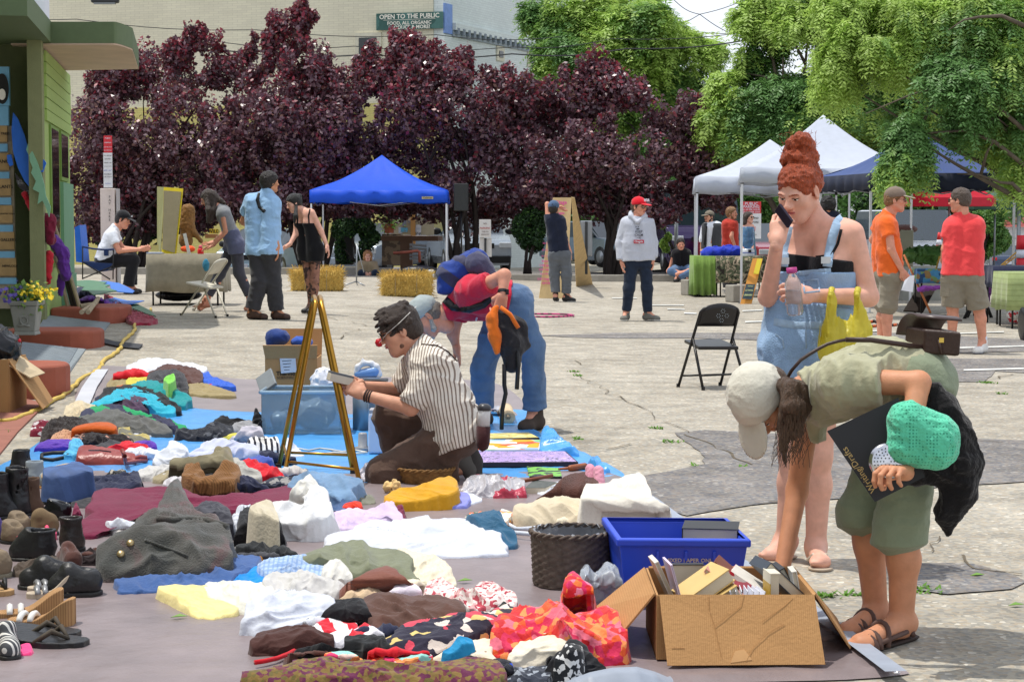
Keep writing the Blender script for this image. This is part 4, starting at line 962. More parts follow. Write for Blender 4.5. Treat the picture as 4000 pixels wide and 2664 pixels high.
F_wht=cloth('white_cotton',(222,226,234),var=.04);F_hood=cloth('heather_hoodie',(188,192,204),var=.05,vs=60);F_navy=cloth('navy_tee',(32,38,56),var=.1);F_greyp=cloth('grey_twill',(98,102,108),var=.1);F_orange=cloth('orange_tee',(232,104,40),var=.07);F_coral=cloth('coral_tee',(232,74,76),var=.06);F_cargo=cloth('stone_cargo',(136,128,112),var=.08);F_rust=cloth('rust_tee',(186,62,50),var=.08);F_vest=cloth('charcoal_vest',(64,66,70),var=.1)
M_bp=mat('black_plastic',(22,22,24),.4,var=.05);M_sole=mat('white_sole',(225,222,215),.7);M_leather=mat('dark_brown_leather',(60,42,36),.45,var=.15,bump=.15,bs=80);M_ds=mat('black_shoe',(34,32,32),.5,var=.15);M_brshoe=mat('brown_shoe',(70,48,38),.55,var=.2)
# 1 -- red haired woman on the phone
p=person('woman with red hair in a topknot talking on a phone, in blue denim dungarees','Q1',8.0,JD('478 432 -.02 590 668 .03 392 742 .13 838 716 -.08 262 1150 0 322 790 -.16 345 610 -.13 948 1150 -.10 560 1142 -.27 420 1120 -.30 400 1500 .05 660 1500 -.03 430 2210 0 600 2230 -.03 375 2890 .08 585 2900 0 235 3010 -.02 625 3035 -.2'),1.0,(-.62,-.66,-.42),(-.12,-.2,1),SK_pale,H_red,.008,(('pinch',False),('grip',True)),1.0,bfw=(-.45,-.9,0),torso=1.0,thin=.96,toes=True,breast=1.,handnrm=((-.5,-.7,.2),(0,-.9,.4)))
red=p;z880=at('Q1',600,880,7.8);z960=at('Q1',560,985,7.8);z1290=at('Q1',560,1290,7.9)
S=SDF(.007,.04)
for a,h in p.tor:S.cap(a,a.lerp(h,.55),p.t_r[0]+.011,.097);S.cap(a.lerp(h,.55),h,.097,p.t_r[1]+.008);S.ell(a.lerp(h,.22)+p.bf*.055,.0705,k=.05)
S.cut(z880,(.12,0,1));o_t=S.build('tank_top',F_tank,p.root)
S=SDF(.007,.04)
for a,h in p.tor:S.cap(a,a.lerp(h,.55),p.t_r[0]+.02,.108);S.cap(a.lerp(h,.55),h,.108,p.t_r[1]+.02)
for a,h in p.tor:S.ell(a.lerp(h,.22)+p.bf*.06,.074,k=.05)
S.noise(.009,12,5);S.cut(z960,(0,0,1));S.cut(z1290-U(.05),(0,0,-1));S.cut(p.cm.lerp(p.pm,.4)+p.bf*.012,-p.bf);o_b=S.build('dungaree_bib',F_denim,p.root)
o_s=bottom(p,F_denim,.62,.032,.185,'dungaree_shorts',.014,9,.007,.012,6)
T=bvh(p.body,o_t,o_b,o_s)
for L in(Z('664 945 676 860 700 740 735 640 770 612'),Z('372 945 376 860 390 760 408 700 418 672')):strap(p,T,'Q1',L,.019,F_denim_d,'dungaree_strap',.25)
strap(p,T,'Q1',Z('585 880 690 868 735 790 760 690'),.006,F_tank,'tank_strap');strap(p,T,'Q1',[(470,990),(690,968)],.010,F_denim_d,'bib_hem',.2,.002);strap(p,T,'Q1',Z('300 1318 470 1345 640 1340'),.016,F_denim_d,'waistband',.2,.002)
for x,y in((655,900),(372,905)):
 c=surf(T,'Q1',x,y,.012)
 if c:MB().box(c,(.04,.006,.028)).build('buckle',mat('steel',(190,190,190),.3,1.),p.root)
for L in(Z('500 1040 600 1030 612 1110 510 1122 500 1040'),[(520,1350),(520,1500)],Z('310 1400 360 1440 370 1500')):strap(p,T,'Q1',L,.0035,F_denim_d,'seam',.3,.002)
S=SDF(.0055,.018)
R=p.R;c1=(H(p,0,.078,.058),R@Vc((0,.88,-.5)));c2=(H(p,0,-.02,-.03),R@Vc((0,-.55,-1)))
S.ell(H(p,0,-.018,.042),tuple(q*p.hs for q in(.084,.106,.088)),R,None,(c1,c2));S.ell(H(p,.0,-.05,.0),tuple(q*p.hs for q in(.076,.066,.08)),R,None,(c1,c2))
bc=at('Q1',478,205,8.0);S.ell(bc,(.07,.068,.034));tcn=at('Q1',475,118,8.0)
for k in range(9):
 a=k*.75;q=tcn+Vc((.041*cos(a),.04*sin(a),.026*sin(a*1.7)));q2=tcn+Vc((.041*cos(a+.9),.04*sin(a+.9),.03*sin((a+.9)*1.7)));S.cap(q,q2,.025,.022,.008)
for k in range(10):
 a=k*.63;q=bc+Vc((.06*cos(a),.055*sin(a),.012*sin(k*2.2)));q2=bc+Vc((.06*cos(a+.7),.055*sin(a+.7),.012*sin(k*2.2+2)));S.cap(q,q2,.022,.019,.008)
S.ell(tcn,(.05,.048,.042));S.noise(.012,45,8);S.noise(.006,95,9);o=S.build('hair',H_red,p.root)
mb=MB();rr=random.Random(5)
for k in range(120):
 a=rr.uniform(0,6.28);q=H(p,.075*sin(a),-.03-.05*rr.random(),.1+.02*cos(a))if k>60 else tcn+Vc((rr.uniform(-.07,.07),0,rr.uniform(-.05,.05)));d=(q-p.hc).normalized();mb.tube([q,q+d*.012,q+d*.018+Vc((rr.uniform(-.02,.02),0,rr.uniform(-.02,.012)))],.0008,4)
mb.build('loose_strands',H_red,o)
for an_,t,dd in p.feet:
 S=SDF(.006,.02);sd=Vc((-dd.y,dd.x,0));h0=Vc((an_.x,an_.y,t.z))-dd*.05;S.cap(h0,t-dd*.02,.036,.042);S.cap(t-dd*.04+sd*.018,t-dd*.04-sd*.018,.042);S.cut(t-U(.020),(0,0,1));S.cut(t-U(.038),(0,0,-1));so_=S.build('flip_flop',mat('tan_sole',(178,160,140),.8),p.root)
 mb=MB()
 for sg_ in(-1,1):mb.tube([t-dd*.028+U(.004),t-dd*.07+sd*sg_*.025+U(.026),t-dd*.12+sd*sg_*.042+U(-.004)],[.006,.009,.008],7)
 mb.build('thong_strap',mat('tan_thong',(190,174,156),.6),so_)
mb=MB();rp=p.J['wrB'].lerp(p.J['haB'],.62)+Vc((0,-.012,-.015));mb.lathe(rp,[(.009,-.003),(.0105,0),(.009,.003)],12,R=Mx.Rotation(PI/2,3,'Y'));mb.build('ring',mat('gold_ring',(210,180,90),.25,1.),p.root)
# 2 -- woman bending over the carton
p=person('woman in sage tee and shorts bending to reach into a carton of books','B4',6.53,JD('-15 1035 .12 275 985 .08 300 1030 .26 545 905 -.16 210 1690 .30 95 2290 .16 50 2420 .10 1085 915 -.26 985 1560 -.42 885 1540 -.485 1050 900 .13 1085 915 -.08 680 1850 .14 950 1985 -.06 780 2590 .12 960 2640 -.04 535 2725 -.05 620 2790 -.24'),1.02,(-.2,-.12,-.97),(-.82,-.52,.22),SK_tan,H_brown,.008,(('grip',False),('grip',True)),1.0,torso=.95,thin=.92,toes=True,bfw=(-1,0,0),handnrm=((.5,-.85,0),(-.3,-.3,.9)))
bend=p
S=SDF(.0065,.05);hp=at('B4',1160,700,6.5);ax=(p.cm-p.pm).normalized()
for a,h in p.tor:S.cap(a,a.lerp(h,.5)+U(.035),p.t_r[0]+.018,.112);S.cap(a.lerp(h,.5)+U(.035),h+ax*-.02,.112,p.t_r[1]+.026)
S.cap(p.cm.lerp(p.J['neck'],.3),p.J['neck'],.085,.075,.05);S.cap(p.arms[0][0],p.arms[1][0],.075,.075)
add_limb(S,p.arms[0],p.ar,.4,.02,.03,True,.006);add_limb(S,p.arms[1],p.ar,.52,.03,.03,True,.012)
S.noise(.02,8,3,'folds',(2.4,1,.7));S.noise(.008,22,9);S.cut(p.pm-ax*.035,-ax);S.cut(p.J['neck']+Vc((-.01,0,0)),Vc((-1,0,-.25)));o_t=S.build('shirt',F_khaki,p.root)
o_s=bottom(p,F_shorts,1.1,.026,.06,'shorts',.016,8,.007,.012,3,.016)
T=bvh(p.body,o_t,o_s);mb=MB();Q=[surf(T,'B4',x,y,.012)or at('B4',x,y,6.5)for x,y in((118,915),(170,825),(235,750),(310,700),(370,665),(430,635),(500,615),(560,605))];mb.tube(Q,.0065,6);st=mb.build('bag_strap',M_leather,None,True);sat_strap=st
S=SDF(.006,.015);R=p.R;q=p.hs
S.ell(H(p,0,-.012,.05),tuple(x*q for x in(.094,.114,.10)),R,None,((H(p,0,0,.012),R@Vc((0,.2,-1))),));S.noise(.01,16,4);o=S.build('cap',cloth('stone_cap',(206,202,188),var=.04),p.root)
S=SDF(.0045,.012);S.ell(H(p,0,.125,.028),tuple(x*q for x in(.08,.09,.007)),R@Mx.Rotation(-.35,3,'X'),None,((H(p,0,.08,0),R@Vc((0,-1,0))),));S.build('visor',MATS['stone_cap'],o)
T2=bvh(o);mb=MB()
for x,y in((0,1222),(28,1195),(45,1240)):
 c=surf(T2,'B4',x,y,.001)
 if c:mb.lathe(c,[(.006,-.002),(.006,.002)],10,R=RX90)
if mb.V:mb.build('eyelet',mat('eyelet_grey',(120,115,105),.5),o)
S=SDF(.006,.015)
S.ell(H(p,0,-.03,.0),tuple(x*q for x in(.082,.088,.08)),R,None,((H(p,0,.02,0),R@Vc((0,1,.1))),))
rr=random.Random(2)
base=at('B4',175,1010,6.50)
for k in range(12):
 x=rr.uniform(80,250);e=at('B4',x-30+rr.uniform(-40,40),rr.uniform(1170,1330),6.5+rr.uniform(-.03,.12));S.chain([at('B4',120+k*13,930+k*4,6.46+rr.uniform(0,.1)),at('B4',x+10,1090,6.45+rr.uniform(0,.1)),e],[.026,.024,.008],.014)
S.chain([at('B4',95,1180,6.5),at('B4',110,1380,6.5),at('B4',130,1520,6.5)],[.014,.012,.003]);S.noise(.012,40,5,'folds',(1,1,.35));o=S.build('hair',H_brown,p.root)
mb=MB()
for k in range(90):a=at('B4',rr.uniform(70,270),rr.uniform(1100,1250),6.44);mb.tube([a,a+Vc((rr.uniform(-.02,.02),0,-.05)),a+Vc((rr.uniform(-.04,.03),0,-.10-.05*rr.random()))],.001,4)
mb.build('loose_strands',H_brown,o)
M_sand=mat('brown_sandal',(88,64,56),.7,var=.12)
for an_,t,dd in p.feet:
 sd=Vc((-dd.y,dd.x,0));h0=Vc((an_.x,an_.y,t.z))-dd*.055;S=SDF(.006,.02);S.cap(h0,t-dd*.02,.04,.046);S.cap(t-dd*.05+sd*.02,t-dd*.05-sd*.02,.045);S.cut(t-U(.018),(0,0,1));S.cut(t-U(.046),(0,0,-1));so_=S.build('sandal',mat('sandal_sole',(56,44,40),.8),p.root)
 mb=MB()
 def band(c,w_,hgt,r,lean=0):mb.tube([c+sd*(w_*cos(a))+Vc((0,0,-.02+hgt*sin(a)))+dd*lean*sin(a)for a in np.linspace(0,PI,11)],r,6)
 band(t-dd*.06,.05,.045,.011);band(t-dd*.085,.048,.052,.010,-.01);band(t-dd*.13,.046,.075,.010,-.03)
 mb.tube([an_+sd*.047+U(-.03),an_-dd*.055+U(-.005),an_-sd*.047+U(-.03)],.011,6);mb.tube([t-dd*.085+sd*.045+U(.0),an_+dd*.03+sd*.044+U(-.015)],.009,6);mb.tube([t-dd*.085-sd*.045,an_+dd*.03-sd*.044+U(-.015)],.009,6)
 mb.build('sandal_strap',M_sand,so_,True)
# 3 -- kneeling man
p=person('man in a striped shirt and red clown nose kneeling on one knee','Q5',10.5,JD('318 372 0 470 500 0 470 590 .19 570 625 -.17 330 830 .24 25 800 .05 -60 770 0 400 965 -.20 36 866 -.14 -60 800 -.12 740 1130 .11 740 1160 -.10 250 1020 .17 205 1480 -.12 330 1400 .22 800 1420 -.08 180 1490 .2 850 1500 -.08'),1.06,(-.93,-.12,-.36),(-.35,0,1),SK_mid,H_dbrown,.008,(('pinch',None),('grip',True)),1.05,torso=1.1,bfw=(-1,0,-.2),handnrm=((0,.8,.5),(0,-.9,.4)),feet=False)
kneel=p;F_strp=cloth('striped_shirt',(222,214,202),pat=('stripe',(1,-.25,.18),52,(132,116,104),.36,.55),var=.06,bump=.3)
o_t=top(p,F_strp,.86,.026,1.16,'shirt',.022,9,.0065,.035,.03,.008,seed=7);T=bvh(o_t)
mb=MB()
for i,a in enumerate(p.arms):e=a[0].lerp(a[1],.85);d=(a[1]-a[0]).normalized();mb.lathe(e,[(.058,-.03),(.075,-.026),(.077,0),(.074,.026),(.058,.03)],20,R=d.to_track_quat('Z','Y').to_matrix())
mb.build('cuff',F_strp,p.root,True)
bottom(p,F_brown,1.92,.03,.1,'trousers',.02,8,.007,.01,8);
S=SDF(.007,.03);S.chain([at('Q5',x,y,10.42)for x,y in((690,1400),(790,1330),(850,1410),(868,1480))],[.05,.062,.052,.04]);S.build('shoe',mat('grey_boot',(92,90,86),.85,var=.12),p.root);S=SDF(.007,.02);S.chain([at('Q5',x,y,10.42)for x,y in((835,1270),(885,1380),(905,1490))],[.05,.046,.034]);S.build('sole',mat('boot_rubber',(64,62,60),.9),p.root);S=SDF(.008,.03);S.cap(at('Q5',350,1440,10.75),at('Q5',190,1490,10.75),.05,.04);S.build('shoe',MATS['grey_boot'],p.root)
S=SDF(.0055,.02);R=p.R;c1=(H(p,0,.092,.055),R@Vc((0,.8,-.6)));c2=(H(p,0,0,-.06),R@Vc((0,.3,-1)))
S.ell(H(p,0,-.012,.048),(.093,.114,.094),R,None,(c1,c2));S.ell(H(p,0,-.04,-.01),(.084,.084,.085),R,None,(c1,c2));rr=random.Random(6)
for k in range(46):a=rr.uniform(-2.2,2.2);b=rr.uniform(-1.,1.1);q=H(p,.088*sin(a)*cos(b*.7),.10*sin(b)-.01,.052+.085*cos(a)*cos(b*.6));d=(q-p.hc).normalized();S.cap(q-d*.012,q+p.R@Vc((0,.028,-.012)),.014,.009,.008)
S.noise(.006,55,3);o=S.build('hair',H_dbrown,p.root)
MB().lathe(H(p,0,.118,-.02),[(.001,-.024),(.016,-.019),(.0235,0),(.016,.019),(.001,.024)],16).build('clown_nose',mat('clown_red',(196,24,40),.45,var=0),p.root,True)
MB().tube([H(p,-.02,.118,-.02),H(p,-.075,.07,.01),H(p,-.089,.0,.035),H(p,-.085,-.06,.06),H(p,0,-.118,.08)],.0017,5).tube([H(p,.02,.118,-.02),H(p,.075,.07,.01),H(p,.089,.0,.035),H(p,.085,-.06,.06),H(p,0,-.118,.08)],.0017,5).build('nose_elastic',mat('elastic_white',(225,222,215),.6,var=0),p.root)
glasses(p,M_bp,mat('dark_lens',(20,18,18),.1,var=0));S=SDF(.005,.015)
for sg_ in(-1,1):S.cap(H(p,sg_*.055,.02,-.07),H(p,0,.066,-.097),.0135*p.hs,.019*p.hs)
S.build('stubble',mat('stubble_brown',(112,82,66),.8,var=.15),p.root)
mb=MB()
for k in range(3):mb.lathe(p.J['wrB'].lerp(p.J['elB'],.06+.05*k),[(.03,-.006),(.037,0),(.03,.006)],16,R=(p.J['elB']-p.J['wrB']).normalized().to_track_quat('Z','Y').to_matrix())
mb.build('bracelet',mat('braid_brown',(60,44,40),.8),p.root,True)
strp=strap(None,T,'Q5',Z('480 480 600 490 690 540 790 650 870 790 915 930'),.005,M_leather,'bottle_strap',.5)
# 4 -- man in red bending over behind him
p=person('grey bearded man in a red tee and jeans stooping with a backpack on','B2',13.1,JD('1232 442 0 1390 390 0 1480 330 .2 1560 255 -.2 1420 560 .25 1440 640 .25 - 1790 140 -.36 1778 275 -.42 1755 380 -.42 1780 330 .12 1865 340 -.1 1640 800 .12 1990 640 -.08 1625 1120 .15 2010 1150 -.02 1510 1215 .08 1910 1258 -.15'),1.05,(-.62,-.15,-.77),(-.75,0,.6),SK_ruddy,H_grey,.010,(('relax',None),('grip',True)),1.02,torso=1.2,bfw=(-1,0,-.3),handnrm=((1,0,0),(.4,-.9,0)))
stoop=p;o_t=top(p,F_red,.55,.024,.98,'shirt',.018,9,.009,.03,.01,.008,seed=4);bottom(p,F_jeans,1.93,.014,.1,'jeans',.018,8,.009,.012,5);shoes(p,mat('hiking_boot',(66,54,46),.8,var=.2),mat('boot_sole',(40,36,34),.9),.10,.009,'boot',1.1)
S=SDF(.007,.012);S.ell(H(p,0,-.012,.05),tuple(x*p.hs for x in(.092,.112,.094)),p.R,None,((H(p,0,0,.02),p.R@Vc((0,.15,-1))),));S.noise(.008,18,2);o=S.build('cap',cloth('grey_cap',(158,168,168)),p.root)
S=SDF(.005,.012);S.ell(H(p,0,.12,.03),tuple(x*p.hs for x in(.076,.085,.007)),p.R@Mx.Rotation(-.2,3,'X'),None,((H(p,0,.075,0),p.R@Vc((0,-1,0))),));S.build('visor',MATS['grey_cap'],o)
S=SDF(.007,.02);S.ell(H(p,0,-.03,-.005),tuple(x*p.hs for x in(.082,.09,.07)),p.R,None,((H(p,0,.01,0),p.R@Vc((0,1,-.1))),));S.noise(.014,40,3);S.build('hair',H_grey,p.root)
beard(p,hairm('white_beard',(186,180,172)));mb=MB();d=(p.J['elB']-p.J['wrB']).normalized();mb.lathe(p.J['wrB'].lerp(p.J['elB'],.12),[(.03,-.012),(.036,-.01),(.036,.01),(.03,.012)],18,R=d.to_track_quat('Z','Y').to_matrix());mb.box(p.J['wrB'].lerp(p.J['elB'],.12)+Vc((.03,-.02,0)),(.02,.035,.035));mb.build('wristwatch',M_bp,p.root)
T=bvh(o_t);mb=MB()
for k in range(9):
 c=surf(T,'B2',1500+k*10,535-k*7,.002)
 if c:mb.box(c,(.012,.003,.006),Mx.Rotation(-.6,3,'Y'))
c=surf(T,'B2',1592,445,.002)
if c:mb.box(c,(.012,.003,.05),Mx.Rotation(.3,3,'Y'))
if mb.V:tag(mb.build('chest_print',F_wht,p.root),kind='stuff')
# 5 -- man in light blue shirt, walking away
p=person('dark haired man in a light blue short sleeved shirt walking past the table','P2',24.4,JD('796 140 0 770 225 -.02 592 325 .04 842 345 -.02 522 540 .2 600 600 .3 - 822 610 -.1 876 790 -.12 880 880 -.12 672 830 .04 800 830 -.05 690 1150 -.02 830 1150 .02 618 1450 0 865 1445 .05 770 1515 -.05 1000 1500 .02'),1.06,(.75,.5,0),(0,0,1),SK_tan,H_dark,.012,hs=1.0,torso=1.12,bfw=(.5,.8,0))
o_t=top(p,F_blue,.62,.03,1.08,'shirt',.02,9,.011,.03,.02,.012,seed=3);bottom(p,F_char,1.95,.036,.1,'trousers',.016,8,.011,.01,5);shoes(p,M_brshoe,M_ds,.02);hairs(p,H_dark,-.07,1.12,.08);T=bvh(o_t)
strap(p,T,'P2',Z('690 245 668 320 690 390 745 440'),.022,M_bp,'shoulder_strap')
# 6 -- woman in the black dress
p=person('woman in a short black dress and patterned tights looking down','P2',26.0,JD('1040 352 -.02 1128 430 0 1075 468 .10 1222 450 -.10 1060 660 0 1000 770 -.12 930 810 -.15 1318 640 -.1 1375 780 -.14 1410 890 -.14 1155 830 .06 1265 830 -.06 1195 1130 .02 1255 1140 -.06 1215 1400 .1 1235 1400 -.02 1120 1462 0 1185 1470 -.15'),.98,(-.85,-.35,-.38),(-.3,0,1),SK_pale,H_black,.012,bfw=(-.7,-.7,0),legskin=SK_tights,breast=.95,thin=.95)
S=SDF(.011,.03);zt2=at('P2',1150,555,26.0)
for a,h in p.tor:S.cap(a,a.lerp(h,.5),p.t_r[0]+.008,.09);S.cap(a.lerp(h,.5),h,.09,p.t_r[1]+.02);S.ell(a.lerp(h,.22)+p.bf*.055,.064,k=.04)
for l in p.legs:S.cap(l[0],l[0].lerp(l[1],.5),.11,.115,.06,((l[0].lerp(l[1],.36),(0,0,-1)),))
S.cut(zt2,(0,0,1));S.noise(.006,10,3);o_d=S.build('dress',F_tank,p.root);T=bvh(p.body,o_d);strap(p,T,'P2',Z('1195 560 1190 480 1205 410'),.010,F_tank,'dress_strap');strap(p,T,'P2',[(1075,560),(1080,480)],.010,F_tank,'dress_strap')
shoes(p,M_ds,None,.12,None,'boot');S=SDF(.008,.02);c1=(H(p,0,.072,.055),p.R@Vc((0,.8,-.6)));c2=(H(p,0,0,-.05),p.R@Vc((0,.2,-1)))
S.ell(H(p,0,-.016,.042),(.086,.105,.09),p.R,None,(c1,c2));S.ell(H(p,0,-.04,.0),(.08,.08,.085),p.R,None,(c1,c2));S.ell(H(p,0,-.11,.06),(.035,.035,.04),p.R);S.chain([H(p,0,-.11,.05),at('P2',1110,400,26.1),at('P2',1100,460,26.0)],[.03,.026,.012]);S.chain([H(p,-.07,.0,-.04),at('P2',1058,480,25.8),at('P2',1045,550,25.8)],[.02,.03,.012]);S.noise(.008,40,3);S.build('hair',H_black,p.root)
# 7 -- woman in grey leaning over the table
p=person('long haired woman in a grey tee and leggings leaning over the table','P2',26.6,JD('165 305 0 270 390 0 310 420 .14 315 455 -.14 330 650 .15 215 780 .08 150 800 .08 352 640 -.15 225 745 -.12 150 770 -.1 430 770 .09 450 780 -.08 285 1070 .08 480 1060 -.05 150 1330 .05 600 1350 0 50 1430 -.02 520 1455 -.05'),1.0,(-.85,-.1,-.5),(-.45,0,.9),SK_ruddy,H_brown,.012,bfw=(-1,0,-.2),breast=.8)
top(p,F_grey,.18,.014,1.02,'shirt',.008,9,.011);bottom(p,F_legg,1.85,.012,.1,'leggings',.005,9,.011);bottom(p,F_skirt,.3,.026,.2,'skirt',.008,8,.011,.02);S=SDF(.009,.03)
S.ell(H(p,0,-.02,.035),(.088,.108,.092),p.R,None,((H(p,0,.072,.05),p.R@Vc((0,.85,-.5))),));S.chain([H(p,0,-.06,-.02),at('P2',215,430,26.55),at('P2',190,540,26.5)],[.07,.06,.03]);S.chain([H(p,-.07,.02,.0),at('P2',170,420,26.45),at('P2',160,550,26.45)],[.03,.035,.015]);S.chain([H(p,.0,-.1,.0),at('P2',290,330,26.6),at('P2',330,350,26.6)],[.05,.035,.02]);S.noise(.014,30,5,'folds',(1,1,.4));S.build('hair',H_dbrown,p.root)
mb=MB();
for an_,t,dd in p.feet[:1]:mb.box((an_+t)/2+U(-.035),(.25,.09,.02));
for k in range(4):q=p.feet[0][0].lerp(p.feet[0][1],.15+.22*k);mb.box(q+U(.012-.01*k),(.03,.09,.05))
mb.build('sandal',mat('tan_leather',(150,96,70),.6),p.root)
# 8 -- seated man, white shirt, black cap
p=person('man in a white shirt and black cap seated in a folding chair','P1',32.6,JD('602 468 0 528 545 0 500 610 .18 485 625 -.18 600 760 .2 760 770 .12 850 750 .05 560 785 -.22 790 770 -.15 880 755 -.1 400 880 .1 405 890 -.1 690 850 .14 710 880 -.12 690 1170 .15 650 1180 -.12 790 1212 .1 760 1220 -.15'),1.14,(.92,-.2,-.28),(.15,0,1),SK_ruddy,H_dark,.013,(('relax',None),('pinch',None)),1.05,bfw=(1,0,0))
top(p,F_wht,.55,.026,1.0,'shirt',.016,9,.012,.03,.02,.012);bottom(p,cloth('black_trousers',(28,28,32)),1.9,.03,.08,'trousers',.01,8,.012,.01);shoes(p,M_ds,None,.02);hairs(p,H_dark,-.06,1.02);o=cap(p,cloth('black_cap',(26,26,30)),None,True,name='cap')
text('651',H(p,0,.118,.085),p.R@Vc((-1,0,0)),p.R@U(1),.05,F_wht,o,bold=.02)
# 9 -- fair haired woman sitting under the canopy
p=person('fair haired woman in a tan jacket sitting in the shade under the blue canopy','P3',43.6,JD('428 1130 -.02 425 1195 0 335 1225 0 515 1225 0 325 1320 -.1 390 1350 -.3 - 540 1320 -.1 480 1350 -.3 - 375 1380 .05 485 1380 .05 350 1340 -.35 520 1340 -.35 370 1470 -.3 500 1470 -.3 350 1488 -.42 500 1488 -.42'),.95,(.1,-1,-.15),(0,0,1),SK_pale,H_sandy,.016)
top(p,cloth('tan_jacket',(150,134,108)),1.8,.02,1.0,'jacket',.01,9,.015);bottom(p,F_djeans,1.9,.018,.08,'jeans',.01,8,.015);shoes(p,M_ds,None,.02);S=SDF(.01,.02);S.ell(H(p,0,-.02,.02),(.105,.115,.115),p.R,None,((H(p,0,.06,.045),p.R@Vc((0,.85,-.5))),));S.ell(H(p,.07,-.01,-.06),(.04,.05,.07));S.ell(H(p,-.07,-.01,-.06),(.04,.05,.07));S.noise(.02,25,3);S.build('hair',hairm('fair_hair',(168,120,76)),p.root)
# 10 -- man at the signboard, seen from behind
p=person('man in a navy tee and blue knit cap standing before the tall signboard','P4',33.3,JD('345 225 0 350 300 -.02 275 325 .03 432 365 -.02 265 175 .1 400 205 .25 480 262 .22 480 590 -.02 536 735 0 550 820 0 352 780 0 470 785 0 345 1000 .02 495 1010 -.02 362 1240 0 490 1245 0 375 1310 .15 600 1310 -.02'),1.0,(.45,.88,.15),(0,0,1),SK_ruddy,H_dark,.012,(('relax',None),('relax',None)),1.05,bfw=(.35,.94,0))
top(p,F_navy,.55,.02,1.0,'shirt',.012,9,.011);bottom(p,F_greyp,1.92,.024,.08,'trousers',.016,8,.011,.006);shoes(p,M_ds,M_sole,.02);cap(p,cloth('knit_blue',(70,92,122)),None,False,True,name='knit_cap',low=.0);hairs(p,H_dark,-.06,1.0)
# 11 -- boy in the red cap and grey hoodie
p=person('young man in a red cap and pale grey hoodie standing in the open','P4',27.2,JD('1345 208 0 1328 318 0 1195 395 .03 1455 390 0 1130 640 .05 1140 850 0 1150 945 -.03 1505 630 .05 1510 820 0 1512 905 -.03 1265 850 0 1415 850 0 1225 1170 -.02 1440 1175 -.02 1195 1440 .03 1445 1450 .02 1150 1515 -.15 1590 1515 -.08'),1.03,(.72,-.68,-.05),(0,0,1),SK_ruddy,H_brown,.012,hs=1.05,bfw=(.1,-1,0))
o_t=top(p,F_hood,1.9,.036,.98,'hoodie',.012,7,.011,.0,.03,.004,seed=9);bottom(p,F_djeans,1.92,.014,.08,'jeans',.012,9,.011);shoes(p,mat('grey_canvas',(112,110,104),.8),M_sole,.04,None,'sneaker');hairs(p,H_brown,-.05,1.0);cp=cap(p,cloth('red_cap',(206,22,40)),None,True)
S=SDF(.011,.03);nb=p.J['neck'];S.chain([nb+Vc((-.10,-.05,.0)),nb+Vc((-.07,.08,.03)),nb+Vc((.07,.08,.03)),nb+Vc((.10,-.05,.0))],[.035,.05,.05,.035]);S.chain([nb+Vc((-.10,-.05,.0)),nb+Vc((-.01,-.125,-.08)),nb+Vc((.10,-.05,0))],[.032,.022,.032]);S.build('hood',F_hood,o_t)
glasses(p,M_brshoe,mat('pale_lens',(150,140,120),.1,var=0));T=bvh(o_t);M_print=mat('print_grey',(70,70,78),.8,var=0);M_pred=mat('print_red',(190,40,58),.8,var=0)
def onchest(par,T,body,pan,x,y,w_px,m,Y0,bold=.01):
 c=surf(T,pan,x,y,.03);s_=PAN[pan][2]/FN*Y0
 return text(body,c,XA,ZA,.052,m,par,bold=bold,fit=w_px*s_)
for b_,y,wpx in(('KEEP',500,82),('CALM',540,94),('AND',573,55)):onchest(o_t,T,b_,'P4',1343,y,wpx,M_print,27.2,.015)
c=surf(T,'P4',1343,616,.026);k_=PAN['P4'][2]/FN*27.2;mb=MB();
for i in range(8):mb.box(c+Vc(((i-3.5)*120*k_/8,0,0)),(120*k_/8,.004,40*k_))
o=mb.build('print_panel',M_pred,o_t);onchest(o_t,T,'Chegide','P4',1343,616,100,F_wht,27.2,.02)
mb=MB();c=surf(T,'P4',1336,452,.01)
for dx in(-.03,0,.03):mb.lathe(c+Vc((dx,0,.012)),[(.007,-.002),(.007,.002)],10,R=RX90)
mb.box(c+U(-.02),(.05,.003,.014));mb.build('crown_print',M_print,o_t);T=bvh(cp);text('HOR',H(p,-.015,.115,.092),p.R@Vc((-1,0,0)),p.R@Vc((0,-.12,1)),.055,F_wht,cp,bold=.03,depth=.002)
# 12 -- man in the waistcoat
p=person('man in a flat cap, white shirt and dark waistcoat walking behind the table','P5',43.0,JD('430 628 0 440 685 0 385 722 0 530 715 0 358 850 0 352 950 -.02 - 552 850 0 548 940 0 - 405 985 0 490 985 0 392 1115 0 470 1120 0 360 1235 0 480 1235 0 312 1272 -.1 430 1275 -.1'),1.05,(-.75,-.6,0),(0,0,1),SK_mid,H_dark,.015,hs=1.05,torso=1.25,bfw=(-.4,-.9,0))
o_t=top(p,F_wht,1.3,.02,1.08,'shirt',.012,9,.014);S=SDF(.014,.03)
for a,h in p.tor:S.cap(a,h,p.t_r[0]+.026,p.t_r[1]+.026)
S.cut(p.cm+U(.07),(0,0,1));S.cut(p.pm+U(.1),(0,0,-1));S.cap(p.cm+Vc((-.05,-.15,.1)),p.pm+Vc((-.05,-.16,0)),.07,.075,.01,(),True);S.build('waistcoat',F_vest,p.root);bottom(p,F_cargo,1.05,.03,.08,'shorts',.01,8,.014);shoes(p,M_ds,None,.02);cap(p,cloth('flat_cap',(120,112,98)),None,True,low=.045);hairs(p,H_dark,-.04,1.0);beard(p,H_dark)
T=bvh(o_t);mb=MB();c=surf(T,'P5',405,720,.01);mb.tube([c,c+Vc((-.03,-.05,-.2)),c+Vc((-.05,-.05,-.42))],[.02,.03,.035],8);mb.build('necktie',F_tank,p.root)
